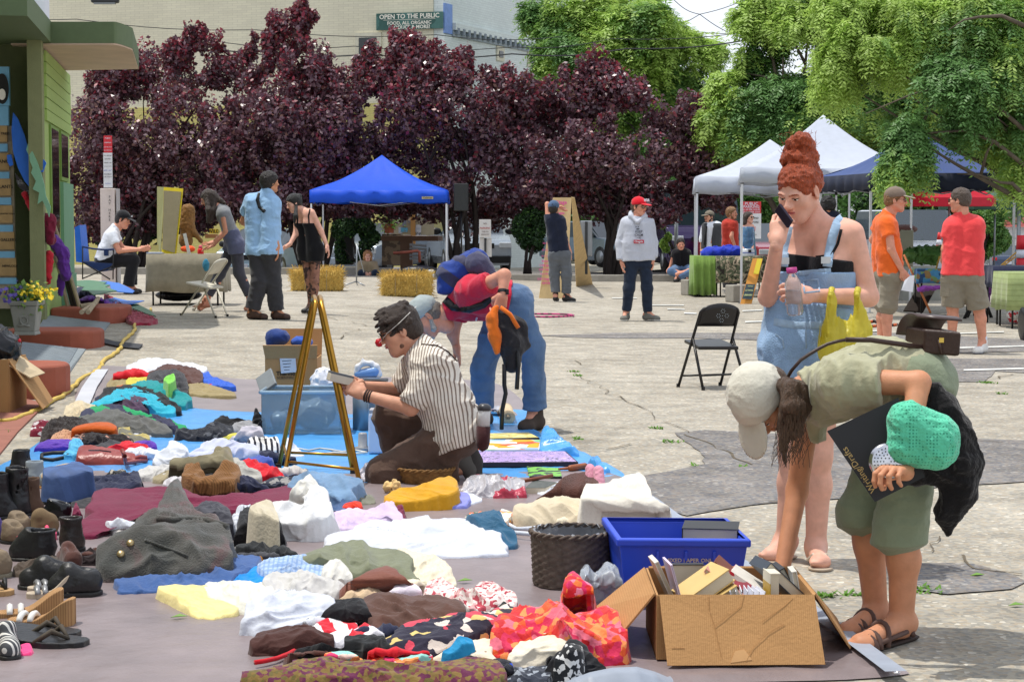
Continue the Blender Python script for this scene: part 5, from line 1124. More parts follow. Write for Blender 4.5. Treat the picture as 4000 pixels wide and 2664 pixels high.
# 13 -- bearded man in rust tee
p=person('bearded man in a rust red tee standing behind the camouflage table','P5',40.5,JD('655 592 0 640 660 0 592 695 .05 680 695 -.05 600 830 .1 640 930 0 - 650 820 -.15 690 930 -.15 - 600 1010 .05 680 1010 -.05 600 1220 0 670 1220 0 600 1400 0 670 1400 0 640 1430 0 710 1430 0'),1.02,(.85,-.5,0),(0,0,1),SK_ruddy,H_sandy,.015,hs=1.05,torso=1.15,bfw=(.8,-.5,0))
top(p,F_rust,.5,.02,1.05,'shirt',.012,9,.014);bottom(p,F_char,1.9,.02,.08,'trousers',.01,8,.014);shoes(p,M_ds,None,.02);hairs(p,H_sandy,-.06,1.08);beard(p,H_sandy)
# 14 -- woman in sunglasses
p=person('dark haired woman in sunglasses standing in front of the public parking sign','P5',41.5,JD('822 632 0 800 690 0 760 722 0 852 722 0 750 840 0 760 930 -.1 - 865 840 0 860 930 -.1 - 775 980 0 840 980 0 775 1190 0 840 1190 0 775 1390 0 840 1390 0 790 1415 -.1 855 1415 -.1'),.97,(.75,-.65,0),(0,0,1),SK_pale,H_dark,.015,hs=1.05,bfw=(.3,-.9,0))
S=SDF(.014,.03)
for a,h in p.tor:S.cap(a,h,p.t_r[0]+.012,p.t_r[1]+.03)
for l in p.legs:S.cap(l[0],l[1],.12,.14,.05)
S.cut(p.cm+U(-.02),(0,0,1));S.build('sundress',cloth('teal_sundress',(70,110,130)),p.root);glasses(p,M_bp,mat('dark_lens',(20,18,18),.1,var=0));shoes(p,M_ds,None,.0);S=SDF(.01,.025);S.ell(H(p,0,-.02,.035),(.092,.112,.095),p.R,None,((H(p,0,.072,.05),p.R@Vc((0,.85,-.5))),));S.chain([H(p,.07,-.04,0),H(p,.085,-.05,-.12),H(p,.08,-.06,-.24)],[.05,.05,.03]);S.chain([H(p,-.07,-.04,0),H(p,-.085,-.05,-.12),H(p,-.08,-.06,-.24)],[.05,.05,.03]);S.noise(.012,30,3);S.build('hair',H_dbrown,p.root)
# 15 -- man sitting cross legged on the kerb
p=person('man in a black tee and jeans sitting cross legged on the kerb','P5',44.2,JD('150 898 -.02 155 945 0 88 978 0 222 978 0 62 1070 .08 40 1130 .05 20 1150 0 243 1065 .08 262 1115 .05 275 1140 0 115 1135 .05 200 1135 .05 55 1165 -.3 285 1150 -.3 200 1195 -.35 110 1195 -.4 240 1205 -.4 80 1208 -.45'),1.05,(.05,-1,-.15),(0,0,1),SK_ruddy,H_dark,.015,bfw=(0,-1,0),torso=1.15,hs=1.05)
top(p,F_tank,.5,.02,1.02,'shirt',.012,9,.014);bottom(p,F_jeans,1.85,.02,.06,'jeans',.012,8,.014);shoes(p,M_ds,None,.0);hairs(p,H_dark,-.05,1.02)
# 16 -- orange tee
p=person('man in an orange tee and tan cap holding a white paper','P6',21.0,JD('325 222 0 268 322 .02 205 410 .17 258 425 -.12 132 560 .28 190 660 .2 230 690 .1 285 640 -.2 382 830 -.2 425 900 -.2 235 860 .1 290 860 -.06 225 1130 .08 258 1130 -.05 200 1430 .05 255 1440 -.05 300 1490 0 370 1500 -.1'),1.05,(.93,-.25,-.05),(0,0,1),SK_ruddy,H_sandy,.011,(('grip',False),('pinch',None)),1.03,bfw=(1,-.15,0),handnrm=((0,1,0),(0,-1,.2)))
top(p,F_orange,.5,.024,1.0,'shirt',.016,9,.010,.0,.02,.012,seed=6);bottom(p,F_cargo,1.02,.03,.08,'shorts',.014,8,.010,.015);shoes(p,mat('rust_shoe',(150,84,56),.7),None,.0);hairs(p,H_sandy,-.045,1.0);cap(p,cloth('taupe_cap',(122,106,94)),cloth('stone_visor',(178,164,150)),True);glasses(p,M_bp,mat('clear_lens',(150,150,150),.1,trans=.9,var=0))
# 17 -- coral tee
p=person('man in a coral tee, cargo shorts and white trainers seen from behind','P6',20.6,JD('868 225 0 885 318 0 795 435 .05 1020 425 -.03 745 640 .05 725 740 .22 760 800 .28 1025 650 .1 960 760 .28 880 800 .3 825 860 .03 960 865 -.03 808 1130 .05 1030 1140 0 800 1420 .1 1065 1440 .03 760 1500 -.05 1000 1512 -.12'),1.04,(-.82,.52,-.08),(0,0,1),SK_ruddy,H_grey,.011,(('relax',None),('relax',None)),1.02,bfw=(-.35,.93,0),torso=1.12)
top(p,F_coral,.55,.028,1.0,'shirt',.014,8,.010,.0,.02,.012,seed=8);o_s=bottom(p,F_cargo,1.0,.036,.08,'shorts',.016,8,.010,.02);shoes(p,mat('white_trainer',(226,224,220),.6),mat('trainer_sole',(150,150,155),.7),.03,None,'trainer');hairs(p,hairm('greying_hair',(86,72,62)),-.05,1.0,.085);glasses(p,M_bp,MATS['clear_lens'])
T=bvh(o_s);mb=MB();c=surf(T,'P6',745,905,.004);mb.box(c,(.11,.012,.06),Rz(-.5));mb.box(c-Vc((0,-.003,.1)),(.105,.01,.15),Rz(-.5));bev(mb.build('cargo_pocket',F_cargo,p.root),.006)
mb=MB()
for l in p.legs[1:]:mb.lathe(l[2]+U(-.02),[(.05,-.03),(.048,.04),(.047,.09)],18)
mb.build('sock',F_wht,p.root,True)
# 18 -- dark haired person behind the woman on the phone
p=person('person with black curly hair mostly hidden behind the woman on the phone','Q1',28.0,JD('672 525 0 672 570 0 622 600 0 722 600 0 610 690 0 615 770 0 - 734 690 0 729 770 0 - 648 790 0 696 790 0 648 990 0 696 990 0 648 1180 0 696 1180 0 648 1200 .1 696 1200 .1'),1.0,(.3,.95,0),(0,0,1),SK_tan,H_black,.016)
top(p,F_navy,.5,.02,1.05,'shirt',.01,9,.015);bottom(p,F_char,1.9,.02,.08,'trousers',.01,8,.015);shoes(p,M_ds,None,0);S=SDF(.01,.02);S.ell(H(p,0,-.01,.02),(.11,.12,.125),p.R);S.noise(.03,25,3);S.build('hair',H_black,p.root)
# ================================================================== GOODS: tarps, clothes, shoes and household things
GC='clothes laid out on the tarps'
def smooth_loop(P,n):
 P=np.array(P,float);m=len(P);out=[];L=np.linalg.norm(np.roll(P,-1,0)-P,axis=1);tot=L.sum()
 for i in range(m):
  p0,p1,p2,p3=P[i-1],P[i],P[(i+1)%m],P[(i+2)%m];k=max(2,int(round(n*L[i]/tot)))
  for q in range(k):
   t=q/k;a=.45
   m1=(p2-p0)*a;m2=(p3-p1)*a
   out.append((2*t**3-3*t**2+1)*p1+(t**3-2*t**2+t)*m1+(-2*t**3+3*t**2)*p2+(t**3-t**2)*m2)
 return np.array(out)
def heap(label,pan,pts,h,m,z0=0.,fold=.03,sc=15,seed=None,cat='clothing',name='garment',group=GC,prof=1.,skirt=.012,back=.6,puff=.1,nb=120,nr=30):
 """a piece of cloth lying in a heap: outline surveyed on the photograph, its lower edge on the ground, its crest h above it"""
 z0+=.026;h=h*(.66 if h<.2 else.74)
 seed=seed if seed is not None else int(abs(pts[0][0]*7+pts[0][1]*3))%97
 N2=[nat(pan,*q)for q in pts];Bd=smooth_loop(N2,nb);n=len(Bd);c=Bd.mean(0)
 dl=Bd-c;jj=np.stack([Bd[:,0],Bd[:,1],Bd[:,0]*0],1);Bd=c+dl*(1.05+.16*(vnoise(jj,.022,seed)-.5)+.12*(vnoise(jj,.06,seed+2)-.5))[:,None]
 ymx=Bd[:,1].max();ymn=Bd[:,1].min()
 rad=np.array([(i/nr)**.9 for i in range(nr+1)]);Q=[c+(Bd-c)*r for r in rad[1:]]
 A=np.concatenate([c[None]]+Q);R=np.concatenate([[0]]+[np.full(n,r)for r in rad[1:]])
 t=np.clip((ymx-A[:,1])/(ymx-ymn),0,1);el=z0+h*np.sin(t*PI/2)**prof
 u=(A[:,0]-2000)/FN;v=(1332-A[:,1])/FN;dx,dy,dz=u,CP+v*SP,v*CP-SP
 g0=on(None,c[0],ymx).z;
 g0=gz(on(None,c[0],ymx).x,on(None,c[0],ymx).y)
 k=(g0+el-CAMZ)/dz;W=np.stack([k*dx,k*dy,g0+el],1)
 an=seed*1.7;ca,sa=cos(an),sin(an);WR=np.stack([(W[:,0]*ca+W[:,1]*sa),(W[:,1]*ca-W[:,0]*sa)*.45,W[:,2]],1);f=folds(WR,sc*.7,seed);f2=folds(WR,sc*1.7,seed+7)
 G=np.concatenate([np.repeat(W[:1],n,0),W[1:]]).reshape(nr+1,n,3);nn=np.cross(np.gradient(G,axis=0),np.roll(G,-1,1)-np.roll(G,1,1));nn[0]=nn[1];nn/=np.linalg.norm(nn,axis=2)[...,None]+1e-12;nn*=np.sign(nn@np.array([0,-.5,1.]))[...,None];nn=nn.reshape(-1,3)[n-1:];nn[0]=nn[1:n].mean(0)
 edge=1-R**5;hs_=min(1.25,.5+h*8);dp=np.maximum((fold*(f-.3)*1.4+fold*.75*(f2-.4))*hs_,-.6*el-.002)*(.45+.55*edge);W+=nn*dp[:,None];W[:,2]=np.maximum(W[:,2],g0+.031);W[:,2]+=puff*h*(1-R**2)*.25
 # skirts: from the outline down to the ground, leaning out, the far side falling away behind
 b=W[-n:].copy();cw=W[:1];d=b-cw;d[:,2]=0;d/=np.linalg.norm(d,axis=1)[:,None]+1e-9
 hh=np.clip(b[:,2]-g0-z0,0,None)[:,None];s1=b+d*(.25*skirt+back*hh*np.clip(d[:,1:2],0,1)*.4);s1[:,2]=np.maximum(g0+.002,b[:,2]-hh[:,0]*.55-.004)
 s2=b+d*(skirt+back*hh*np.clip(d[:,1:2],0,1));s2[:,2]=g0+.001 if z0<.05 else g0+(z0-.026)*.3
 V=np.concatenate([W,s1,s2]);F=[(0,1+j,1+(j+1)%n)for j in range(n)]
 rings=nr+2
 for i in range(rings-1):
  o=1+i*n
  F+=[(o+j,o+n+j,o+n+(j+1)%n,o+(j+1)%n)for j in range(n)]
 o=mk(name,V,F,m);bm=bmesh.new();bm.from_mesh(o.data);bmesh.ops.recalc_face_normals(bm,faces=bm.faces);bm.to_mesh(o.data);bm.free()
 return tag(o,label,cat,group)
def tarp(name,label,pts,m,h,wr=.012,sc=4,pan='N'):
 P=[on(pan,x,y,0)for x,y in pts];Bd=smooth_loop([(q.x,q.y)for q in P],140);n=len(Bd);c=Bd.mean(0);nr=60
 A=np.concatenate([c[None]]+[c+(Bd-c)*(i/nr)for i in range(1,nr+1)]);R=np.concatenate([[0]]+[np.full(n,i/nr)for i in range(1,nr+1)])
 z=np.array([gz(x,y)for x,y in A]);W=np.stack([A[:,0],A[:,1],z+h],1);W[:,2]+=wr*np.clip(folds(W,sc,int(h*999),(1,.6,1))-.3,0,1)+.3*wr*folds(W,sc*4,3,(1,.5,1))
 W[-n:,2]=z[-n:]+h*.3
 F=[(0,1+j,1+(j+1)%n)for j in range(n)]
 for i in range(nr-1):
  o=1+i*n;F+=[(o+j,o+n+j,o+n+(j+1)%n,o+(j+1)%n)for j in range(n)]
 o=mk(name,W,F,m);bm=bmesh.new();bm.from_mesh(o.data);bmesh.ops.recalc_face_normals(bm,faces=bm.faces)
 if sum(f.normal.z for f in bm.faces)<0:bmesh.ops.reverse_faces(bm,faces=bm.faces)
 bm.to_mesh(o.data);bm.free();return tag(o,label,'tarp','tarps')
def tarpmat(n,c,r,v=.14):return mat(n,c,r,var=v,vs=3,bump=1.,bs=11,spec=.5)
M_tarpg=tarpmat('grey_tarp',(138,128,130),.5);M_tarpb=tarpmat('blue_tarp',(74,152,218),.32);M_tarpbr=tarpmat('brown_tarp',(132,119,120),.4,.2)
tg=tarp('tarp','flat grey tarp at the far end under the teal and red clothes',Z1('38 144 70 146 100 149 150 148 193 150 206 161 190 165 100 164 60 162 30 158'),M_tarpg,.010,.016)
tb=tarp('tarp','shiny creased bright blue tarp in the middle between the two drab tarps',Z1('-2 184 6 179 15 173 25 164 34 160 70 160 100 162 150 163 206 161 209 168 217 172 225 176 234 180 244 186 230 189 190 189 150 190 100 191 40 189 10 188'),M_tarpb,.014,.016,5)
tw=tarp('tarp','big grey brown tarp covering the foreground under most of the clothes',Z1('-30 190 6 186 50 185 100 187 150 186 190 186 230 185 244 187 256 196 270 206 300 225 328 244 352 261 353 264 330 266 290 267 240 269 150 285 -50 290'),M_tarpbr,.018,.011,4)
def ribbon(name,pan,pts,wd,m,parent,h=.03,axis=(1,0,0)):
 P=[on(pan,x,y,h)for x,y in pts];Q=[]
 for a,b in zip(P[:-1],P[1:]):Q+=[a.lerp(b,k/8)for k in range(8)]
 Q.append(P[-1]);mb=MB();V=[]
 for i,q in enumerate(Q):d=(Q[min(i+1,len(Q)-1)]-Q[max(0,i-1)]);s=Vc((-d.y,d.x,0)).normalized()*wd/2;V+=[q+s,q-s]
 mb.add(V,[(2*i,2*i+1,2*i+3,2*i+2)for i in range(len(Q)-1)]);return mb.build(name,m,parent)
M_edge=tarpmat('pale_tarp_edge',(196,198,206),.5,.1)
ribbon('edge_tape','N',Z('396 1442 350 1510 318 1580'),.12,M_edge,tg,.03)
ribbon('edge_hem','N',Z1('244 188 256 196 264 202 274 209 290 220 310 233 330 247 350 262'),.07,mat('tarp_hem',(150,158,172),.5,var=.1),tw,.042)
mb=MB();q=on('C4',925,1500,.045);mb.lathe(q,[(.012,0),(.012,.003),(.007,.003),(.007,0)],16);mb.build('grommet',mat('brass_grommet',(200,200,205),.3,1.),tw,True)
# raised curl of the tarp's hem in the foreground
V=[];C=[on('C3',x,y,hh)for x,y,hh in((340,1590,.03),(450,1535,.07),(560,1495,.09),(720,1462,.10),(900,1455,.10),(1030,1490,.08),(1160,1545,.04))];mb=MB()
Q=[]
for a,b in zip(C[:-1],C[1:]):Q+=[a.lerp(b,k/6)for k in range(6)]
Q.append(C[-1]);Vs=[]
for q in Q:Vs+=[q,q+Vc((0,-.035,-.012)),Vc((q.x+.01,q.y-.07,.028)),Vc((q.x,q.y+.10,.026))]
for i in range(len(Q)-1):o=4*i;mb.F+=[(o,o+1,o+5,o+4),(o+1,o+2,o+6,o+5),(o,o+4,o+7,o+3)];mb.mi+=[0,0,0]
mb.V=[tuple(v)for v in Vs];mb.build('hem_fold',mat('tarp_hem'),tw,True)
def C(n,*c,**k):return cloth(n,c,**k)
W_=C('white_linen',212,216,226,var=.03);LAV=C('pale_lavender',196,200,222,var=.05);CRM=C('cream_cotton',224,214,190,var=.05);TEAL=C('teal_jersey',30,142,148);TURQ=C('turquoise_jersey',48,170,196);PURP=C('aubergine',82,62,84);BLK=C('black_cloth',28,28,32);CHAR=C('charcoal_cloth',66,66,70);NVY=C('navy_cloth',42,46,70);RED=C('bright_red',204,30,44);MAR=C('maroon_fleece',112,32,62);BRN=C('chocolate_cloth',88,58,52);KHA=C('khaki_cotton',152,136,98);ROY=C('royal_blue',44,92,196)
OLV=C('olive_canvas',128,120,96,var=.15);SAGE=C('sage_cotton',122,126,104);GRYL=C('pale_grey_cloth',196,194,192,var=.05);DNM=C('faded_denim',110,140,172,var=.25,vs=5);DNMD=C('denim_blue',62,88,128,var=.2,vs=5)
hp=heap
# far pile, behind to front
hp('white and blue striped top at the far end of the pile','B1',Z1('94 80 101 76 112 74 129 77 146 80 145 84 120 82 104 84'),.08,W_,.02)
hp('royal blue top spilling right at the far end of the pile','B1',Z1('104 80 112 77 125 78 140 80 149 83 154 88 166 92 166 94 153 93 144 90 138 84 125 82 115 82 106 83'),.06,ROY,.01)
hp('chocolate brown crumpled shirt before the royal blue top','B1',Z1('108 85 120 79 133 80 144 83 146 88 140 92 128 90 115 88'),.10,BRN,.02)
hp('small red garment next to the brown shirt','B1',Z('1390 905 1450 895 1520 895 1545 955 1480 930'),.03,RED)
hp('red fleece at the left end of the far pile','B1',Z1('82 85 90 83 96 82 108 85 106 88 95 89 84 88'),.09,RED,.02)
hp('khaki trousers folded under the red fleece','B1',Z('780 920 830 878 925 880 930 935 870 955 780 955'),.05,KHA)
hp('khaki trouser leg stretched out to the right on the grey tarp','B1',Z1('130 88 140 90 148 93 160 96 168 99 167 101 150 101 134 98'),.05,KHA)
hp('pale yellow top between khaki and charcoal','B1',Z('918 905 960 880 1068 884 1080 925 960 940'),.05,C('lemon_jersey',206,196,84),.015)
hp('charcoal fleece hung with lime green patches','B1',Z1('107 88 113 83 122 82 130 85 134 90 134 98 128 100 120 96 110 93'),.16,CHAR,.0)
hp('small lime green scrap lying on the charcoal fleece','B1',Z('1185 885 1250 852 1258 892 1220 922 1195 905'),.03,C('lime_cloth',128,204,84),.13)
hp('orange strip showing under the black garment','B1',Z('790 965 830 945 900 945 890 968 820 975'),.03,C('orange_cloth',226,86,32),.02)
hp('dark teal jersey crossing the far pile','B1',Z1('96 94 105 91 116 92 126 96 134 100 137 103 128 108 120 105 110 98 100 96'),.12,TEAL,.02)
hp('long black garment between the teal and the turquoise','B1',Z1('74 101 79 96 96 94 109 96 120 103 130 109 126 112 115 106 102 100 85 100 74 104'),.11,BLK,.02)
hp('bright turquoise jersey arched over the pile','B1',Z1('66 108 74 103 86 98 98 96 108 100 118 106 126 111 122 114 112 112 100 106 90 105 76 108 69 110'),.13,TURQ,.01)
hp('aubergine sweatshirt in front of the turquoise jersey','B1',Z1('74 108 85 103 95 100 105 104 112 109 106 112 90 112 77 110'),.11,PURP,.01)
hp('cream knitted jumper at the left edge of the pile','B1',Z1('46 115 49 108 53 106 60 106 69 110 65 114 56 117 48 117'),.10,C('cream_knit',206,190,160,bump=.8,bs=40))
hp('rugby shirt in green and navy stripes','B1',Z1('59 116 70 109 80 108 95 111 106 115 119 118 130 123 129 126 120 124 110 120 90 115 72 116 64 117'),.10,C('rugby_stripe',44,44,72,pat=('stripe',(1,.35,0),4.2,(28,150,92),.5)),.01)
hp('grey sweatshirt sprawled in front of the rugby shirt','B1',Z1('48 119 64 116 74 112 83 112 94 116 106 118 118 122 122 127 108 128 90 124 70 122 56 121'),.12,C('grey_fleece',98,98,96),.01)
hp('dark furry garment on the left of the pile','B1',Z1('30 134 33 122 42 118 52 117 62 120 60 124 52 128 40 132 32 135'),.12,C('dark_fur',46,38,36,bump=1.,bs=45),fold=.035,sc=22)
hp('maroon knit hat with white lining lying on the asphalt edge','B1',Z('228 1245 258 1195 320 1188 395 1220 390 1255 245 1268'),.06,C('maroon_white',122,30,52,pat=('blotch',18,[(0,(122,30,52)),(.52,(206,200,204))])))
hp('orange suede clutch purse on the dark fur','B1',Z1('53 125 59 122 72 120 80 121 83 124 78 128 64 130 55 129'),.10,C('orange_suede',188,86,28,bump=.3,bs=160),.05,.006,cat='purse',name='purse',puff=.8)
hp('tan lace shawl before the orange purse','B1',Z('350 1340 400 1285 480 1258 550 1285 530 1325 400 1352'),.06,C('tan_lace',196,150,118,pat=('dots',70,(120,86,68),.3)),.02)
hp('dark fur hat with a pinkish lining','B1',Z1('53 134 56 130 70 128 80 129 90 130 94 134 80 136 65 136'),.08,C('dark_pink_fur',52,46,46,pat=('blotch',12,[(0,(44,40,42)),(.56,(196,150,132))]),bump=.9,bs=45),.01,.03,20)
hp('rolled grey and yellow leggings','B1',Z('858 1250 905 1228 960 1280 1062 1300 1052 1325 940 1335'),.06,C('mustard_grey',178,164,104,pat=('stripe',(.5,1,0),6,(120,118,104),.5)),.0)
hp('white cotton rag on the blue tarp','B1',Z('930 1248 1010 1235 1092 1290 1020 1296 960 1280'),.03,W_)
hp('grey felt cloth behind the red leather bag','B1',Z('640 1378 760 1345 880 1345 820 1388 700 1395'),.04,CHAR)
hp('purple knitted scarf at the left','B1',Z1('26 139 30 135 40 133 50 133 52 136 43 140 33 140'),.07,C('violet_knit',96,62,168,bump=.9,bs=45),fold=.025)
hp('loop of purple knitted scarf','B1',Z('960 1350 1040 1330 1112 1358 1122 1388 1060 1394 980 1376'),.05,C('violet_knit',0))
hp('crumpled sky blue nylon top by the brick red bag','B1',Z1('46 144 50 141 50 136 54 133 59 135 60 140 58 144 52 146'),.10,C('sky_nylon',88,180,222,rough=.5),fold=.035,sc=16)
hp('red cotton scarf with yellow trim','B1',Z1('78 139 86 135 94 134 106 138 104 140 95 142 88 140'),.06,RED)
bag=hp('brick red leather shoulder bag lying on the blue tarp','B1',Z1('57 142 62 137 78 138 89 141 96 143 94 148 85 149 62 147'),.10,mat('brick_leather',(146,58,52),.35,var=.1,bump=.2,bs=120,spec=.5),.0,.006,cat='handbag',name='shoulder_bag',puff=.7)
MB().tube([on('B1',x,y,hh)for x,y,hh in((880,1400,.1),(900,1440,.11),(905,1490,.05),(985,1478,.04),(1055,1475,.03),(1050,1450,.05),(1010,1445,.06),(950,1462,.05),(900,1480,.03))],.012,8).build('bag_strap',MATS['brick_leather'],bag,True)
MB().tube([on('B1',x,y,hh)for x,y,hh in((640,1400,.105),(720,1400,.12),(800,1410,.115))],.004,6).build('zip',BLK,bag)
tag(MB().tube([on('B1',x,y,hh)for x,y,hh in((470,1450,.035),(380,1470,.03),(300,1460,.03),(302,1430,.045),(380,1418,.05),(480,1415,.05),(490,1435,.05))],.012,6).build('belt',M_ds,None,True),'black studded belt coiled on the blue tarp','belt')
# middle pile
hp('navy and black printed tops behind the white pile','Q4',Z1('24 24 30 20 45 20 56 16 64 15 78 18 78 24 65 28 50 30 38 30'),.09,C('navy_print',34,38,50,pat=('blotch',14,[(0,(28,30,40)),(.6,(84,86,92))])))
hp('black strap top with a tan lining','Q4',Z1('61 14 70 8 80 11 98 12 104 12 100 14 86 16 72 18'),.06,BLK,.02)
hp('gathered pale grey skirt beside the cables','Q4',Z1('79 20 85 15 95 13 106 16 110 20 100 22 90 24 80 25'),.08,C('heather_pale',150,150,154))
hp('tangle of black cables and socks by the clear plastic bin','Q4',Z1('101 17 104 2 108 6 111 10 114 14 113 23 106 19'),.14,BLK,fold=.04,sc=20)
hp('pale grey hooded sweatshirt','Q4',Z1('77 33 86 26 94 19 104 19 110 24 108 31 100 34 90 34'),.13,C('hood_grey',190,186,196),.02)
hp('yellow strip of cloth under the hooded sweatshirt','Q4',Z('700 300 760 265 855 260 845 285 740 312'),.03,C('lemon_jersey',0),.01)
hp('white top with black stripes','Q4',Z1('96 32 103 30 124 29 127 34 126 42 115 44 107 40 100 36'),.09,C('breton_stripe',224,222,220,pat=('stripe',(1,.2,0),30,(34,34,44),.42)),.01)
hp('small white cotton top beside the brass stand','Q4',Z('1310 450 1340 330 1390 320 1450 380 1530 460 1420 470'),.07,W_)
hp('pale lavender sheet spread along the pile','Q4',Z1('33 48 40 44 54 34 70 31 85 35 100 36 106 45 94 51 78 50 60 47 48 50'),.13,LAV,.02,.03)
hp('white sheet peaked at the left of the middle pile','Q4',Z1('0 61 2 48 13 42 17 34 30 37 35 44 25 51 19 59 6 64'),.18,W_,0,.03)
hp('blue cotton tee by the brass stand','Q4',Z('920 530 1050 490 1195 488 1190 535 1080 572 980 560'),.05,C('mid_blue',76,96,176),.03)
hp('bright red fleece by the foot of the brass stand','Q4',Z1('88 52 96 52 108 56 120 58 132 66 130 70 113 70 109 75 105 66 94 59'),.12,RED,.02)
hp('olive canvas jacket thrown over the middle pile','Q4',Z1('18 59 21 50 40 49 57 47 64 43 74 42 78 50 83 57 72 64 56 64 38 64 22 68'),.18,OLV,.03,.04,9)
hp('tan sleeve reaching left from the olive jacket','Q4',Z('0 690 100 620 195 585 215 640 90 740 15 730'),.06,C('tan_canvas',158,146,118))
hp('grey white knitted cardigan between red and brown','Q4',Z1('80 53 88 52 96 59 106 62 110 69 107 74 96 74 88 66'),.12,C('grey_white_knit',176,174,168),.03)
hp('white checked shirt heaped beside the brown corduroy','Q4',Z1('11 78 20 70 32 70 40 74 48 79 53 85 38 86 23 82'),.10,C('white_check',206,204,208,pat=('plaid',(1,0,0),(0,1,0),22,(170,166,172),(180,176,180))),.03)
hp('brown corduroy trousers crumpled on top of the pile','Q4',Z1('30 70 37 60 44 64 56 69 64 64 76 58 84 58 88 66 83 74 78 86 64 87 52 84 43 77'),.17,C('brown_cord',136,96,58,pat=('stripe',(.6,.8,0),90,(110,76,44),.4),bump=.5),.03,.04,9)
hp('dark navy garments below the corduroy','Q4',Z1('78 87 80 74 90 69 100 72 114 79 116 84 100 88 85 89'),.12,NVY,.02)
hp('dark blue and orange shirt by the brass stand','Q4',Z1('110 76 120 71 133 70 144 72 140 79 125 82 115 81'),.07,C('navy_orange',52,56,70,pat=('blotch',12,[(0,(52,56,70)),(.5,(150,148,146)),(.66,(226,120,40))])))
hp('dark blue folded tees near the fleece lined slippers','C1',Z1('64 11 76 8 90 10 98 6 101 13 90 18 72 20'),.07,NVY)
hp('black and white printed scarf on the blue tarp edge','C1',Z('770 80 840 50 900 45 905 72 830 100'),.04,C('bw_print',60,58,58,pat=('blotch',30,[(0,(40,40,42)),(.54,(176,170,160))])))
hp('long maroon fleece blanket stretched across the pile','C1',Z1('58 49 64 40 72 34 69 29 76 18 100 18 128 18 150 24 180 23 195 18 210 17 214 28 190 32 160 32 120 32 100 35 88 41 78 47 67 52'),.10,MAR,.01,.025,7)
hp('maroon sleeve cuff standing up by the boots','C1',Z('525 390 530 320 555 298 590 360 600 410 560 415'),.10,MAR)
hp('white knitted scarf under the maroon blanket','C1',Z1('80 48 88 40 100 36 108 34 106 40 96 46 86 50'),.05,C('white_knit',206,200,194,bump=.9,bs=40))
hp('small dark grey vest lying flat on the brown tarp','Q7',Z('1085 668 1280 590 1535 575 1510 650 1350 712'),.03,CHAR)
hp('charcoal sweatshirt behind the tweed coat','Q4',Z1('42 103 56 98 70 100 78 105 80 119 74 126 64 120 50 111'),.13,C('slate_fleece',72,72,80),.02)
coat=hp('big grey tweed overcoat heaped with its collar up','C1',Z1('76 77 74 64 82 58 96 49 110 36 126 19 133 24 143 37 160 44 165 56 164 69 151 77 130 82 100 81 83 80'),.26,C('grey_tweed',74,74,72,pat=('soft',3.5,[(.3,(66,68,66)),(.52,(84,82,78)),(.66,(96,74,74))],1.5),bump=.7,bs=150,sheen=.3),.0,.055,6,prof=.9)
T=bvh(coat);mb=MB()
for x,y in((940,565),(870,643)):
 c=surf(T,'C1',x,y,.002)
 if c:mb2=MB();mb2.lathe(c,[(.001,.008),(.012,.007),(.016,.002),(.016,-.003)],16,R=Mx.Rotation(math.radians(50),3,'X'));mb2.build('button',mat('brass_button',(170,150,110),.35,.8),coat,True)
Pp=[surf(T,'C1',x,y,.004)for x,y in((1045,540),(1120,570),(1200,600),(1290,630),(1350,660))];Pp=[q for q in Pp if q]
if len(Pp)>2:MB().tube(Pp,.006,6).build('pocket_welt',coat.data.materials[0],coat,True)
Pp=[surf(T,'C1',x,y,.004)for x,y in((1640,450),(1500,400),(1380,392),(1250,400),(1130,385))];Pp=[q for q in Pp if q]
if len(Pp)>2:MB().tube(Pp,.014,7).build('lapel_edge',coat.data.materials[0],coat,True)
hp('black folded trousers with a rolled front edge','Q4',Z1('84 130 88 118 88 106 98 100 112 104 126 113 130 134 115 137 96 135'),.17,BLK,0,.02)
hp('white frayed rag beside the black trousers','Q4',Z1('76 124 79 113 86 104 98 99 96 102 89 107 86 120 84 128 77 128'),.12,W_)
hp('cream frayed cotton shorts draped over black cloth','Q4',Z1('100 101 110 96 120 97 124 103 126 113 115 107 106 105'),.05,C('ecru',196,186,164),.15,.03)
hp('off white cotton trousers in a tall heap','Q4',Z1('141 88 144 80 152 74 160 70 170 79 176 85 164 90 150 94'),.12,C('off_white',212,210,204),.10)
hp('white denim shorts with turned up hems','Q4',Z1('122 104 126 96 140 98 153 96 156 88 164 82 174 84 178 95 180 106 166 118 156 126 149 130 138 130 129 117'),.20,C('white_denim',216,216,216,var=.04),0,.035,8)
hp('black top lying flat below the white shorts','C2',Z('330 500 360 470 480 450 490 475 400 505'),.02,BLK)
hp('faded denim jacket slumped at the foot of the brass stand','C2',Z1('22 15 33 9 45 7 56 8 72 11 74 14 68 20 71 26 64 31 56 26 43 18 30 17'),.16,DNM,.0,.035,8)
hp('dark denim leg with red piping','C2',Z1('50 20 56 17 62 28 74 30 65 34 54 36 51 30'),.06,DNMD)
hp('small orange red belt pouch','C2',Z('625 315 640 290 742 282 748 312 660 330'),.03,C('orange_red',222,56,34),.01)
hp('grey green sock by the brass stand foot','C2',Z('700 255 740 225 830 230 850 275 760 290'),.03,C('grey_green',122,122,108))
hp('lilac cotton top spread beside the denim jacket','C2',Z1('42 44 56 36 75 33 88 31 97 28 102 32 106 42 96 41 80 45 60 46 49 48'),.09,C('lilac',204,184,214),0,.03)
hp('little maroon cap at the end of the lilac top','C2',Z('1015 310 1050 296 1078 388 1030 396'),.05,MAR)
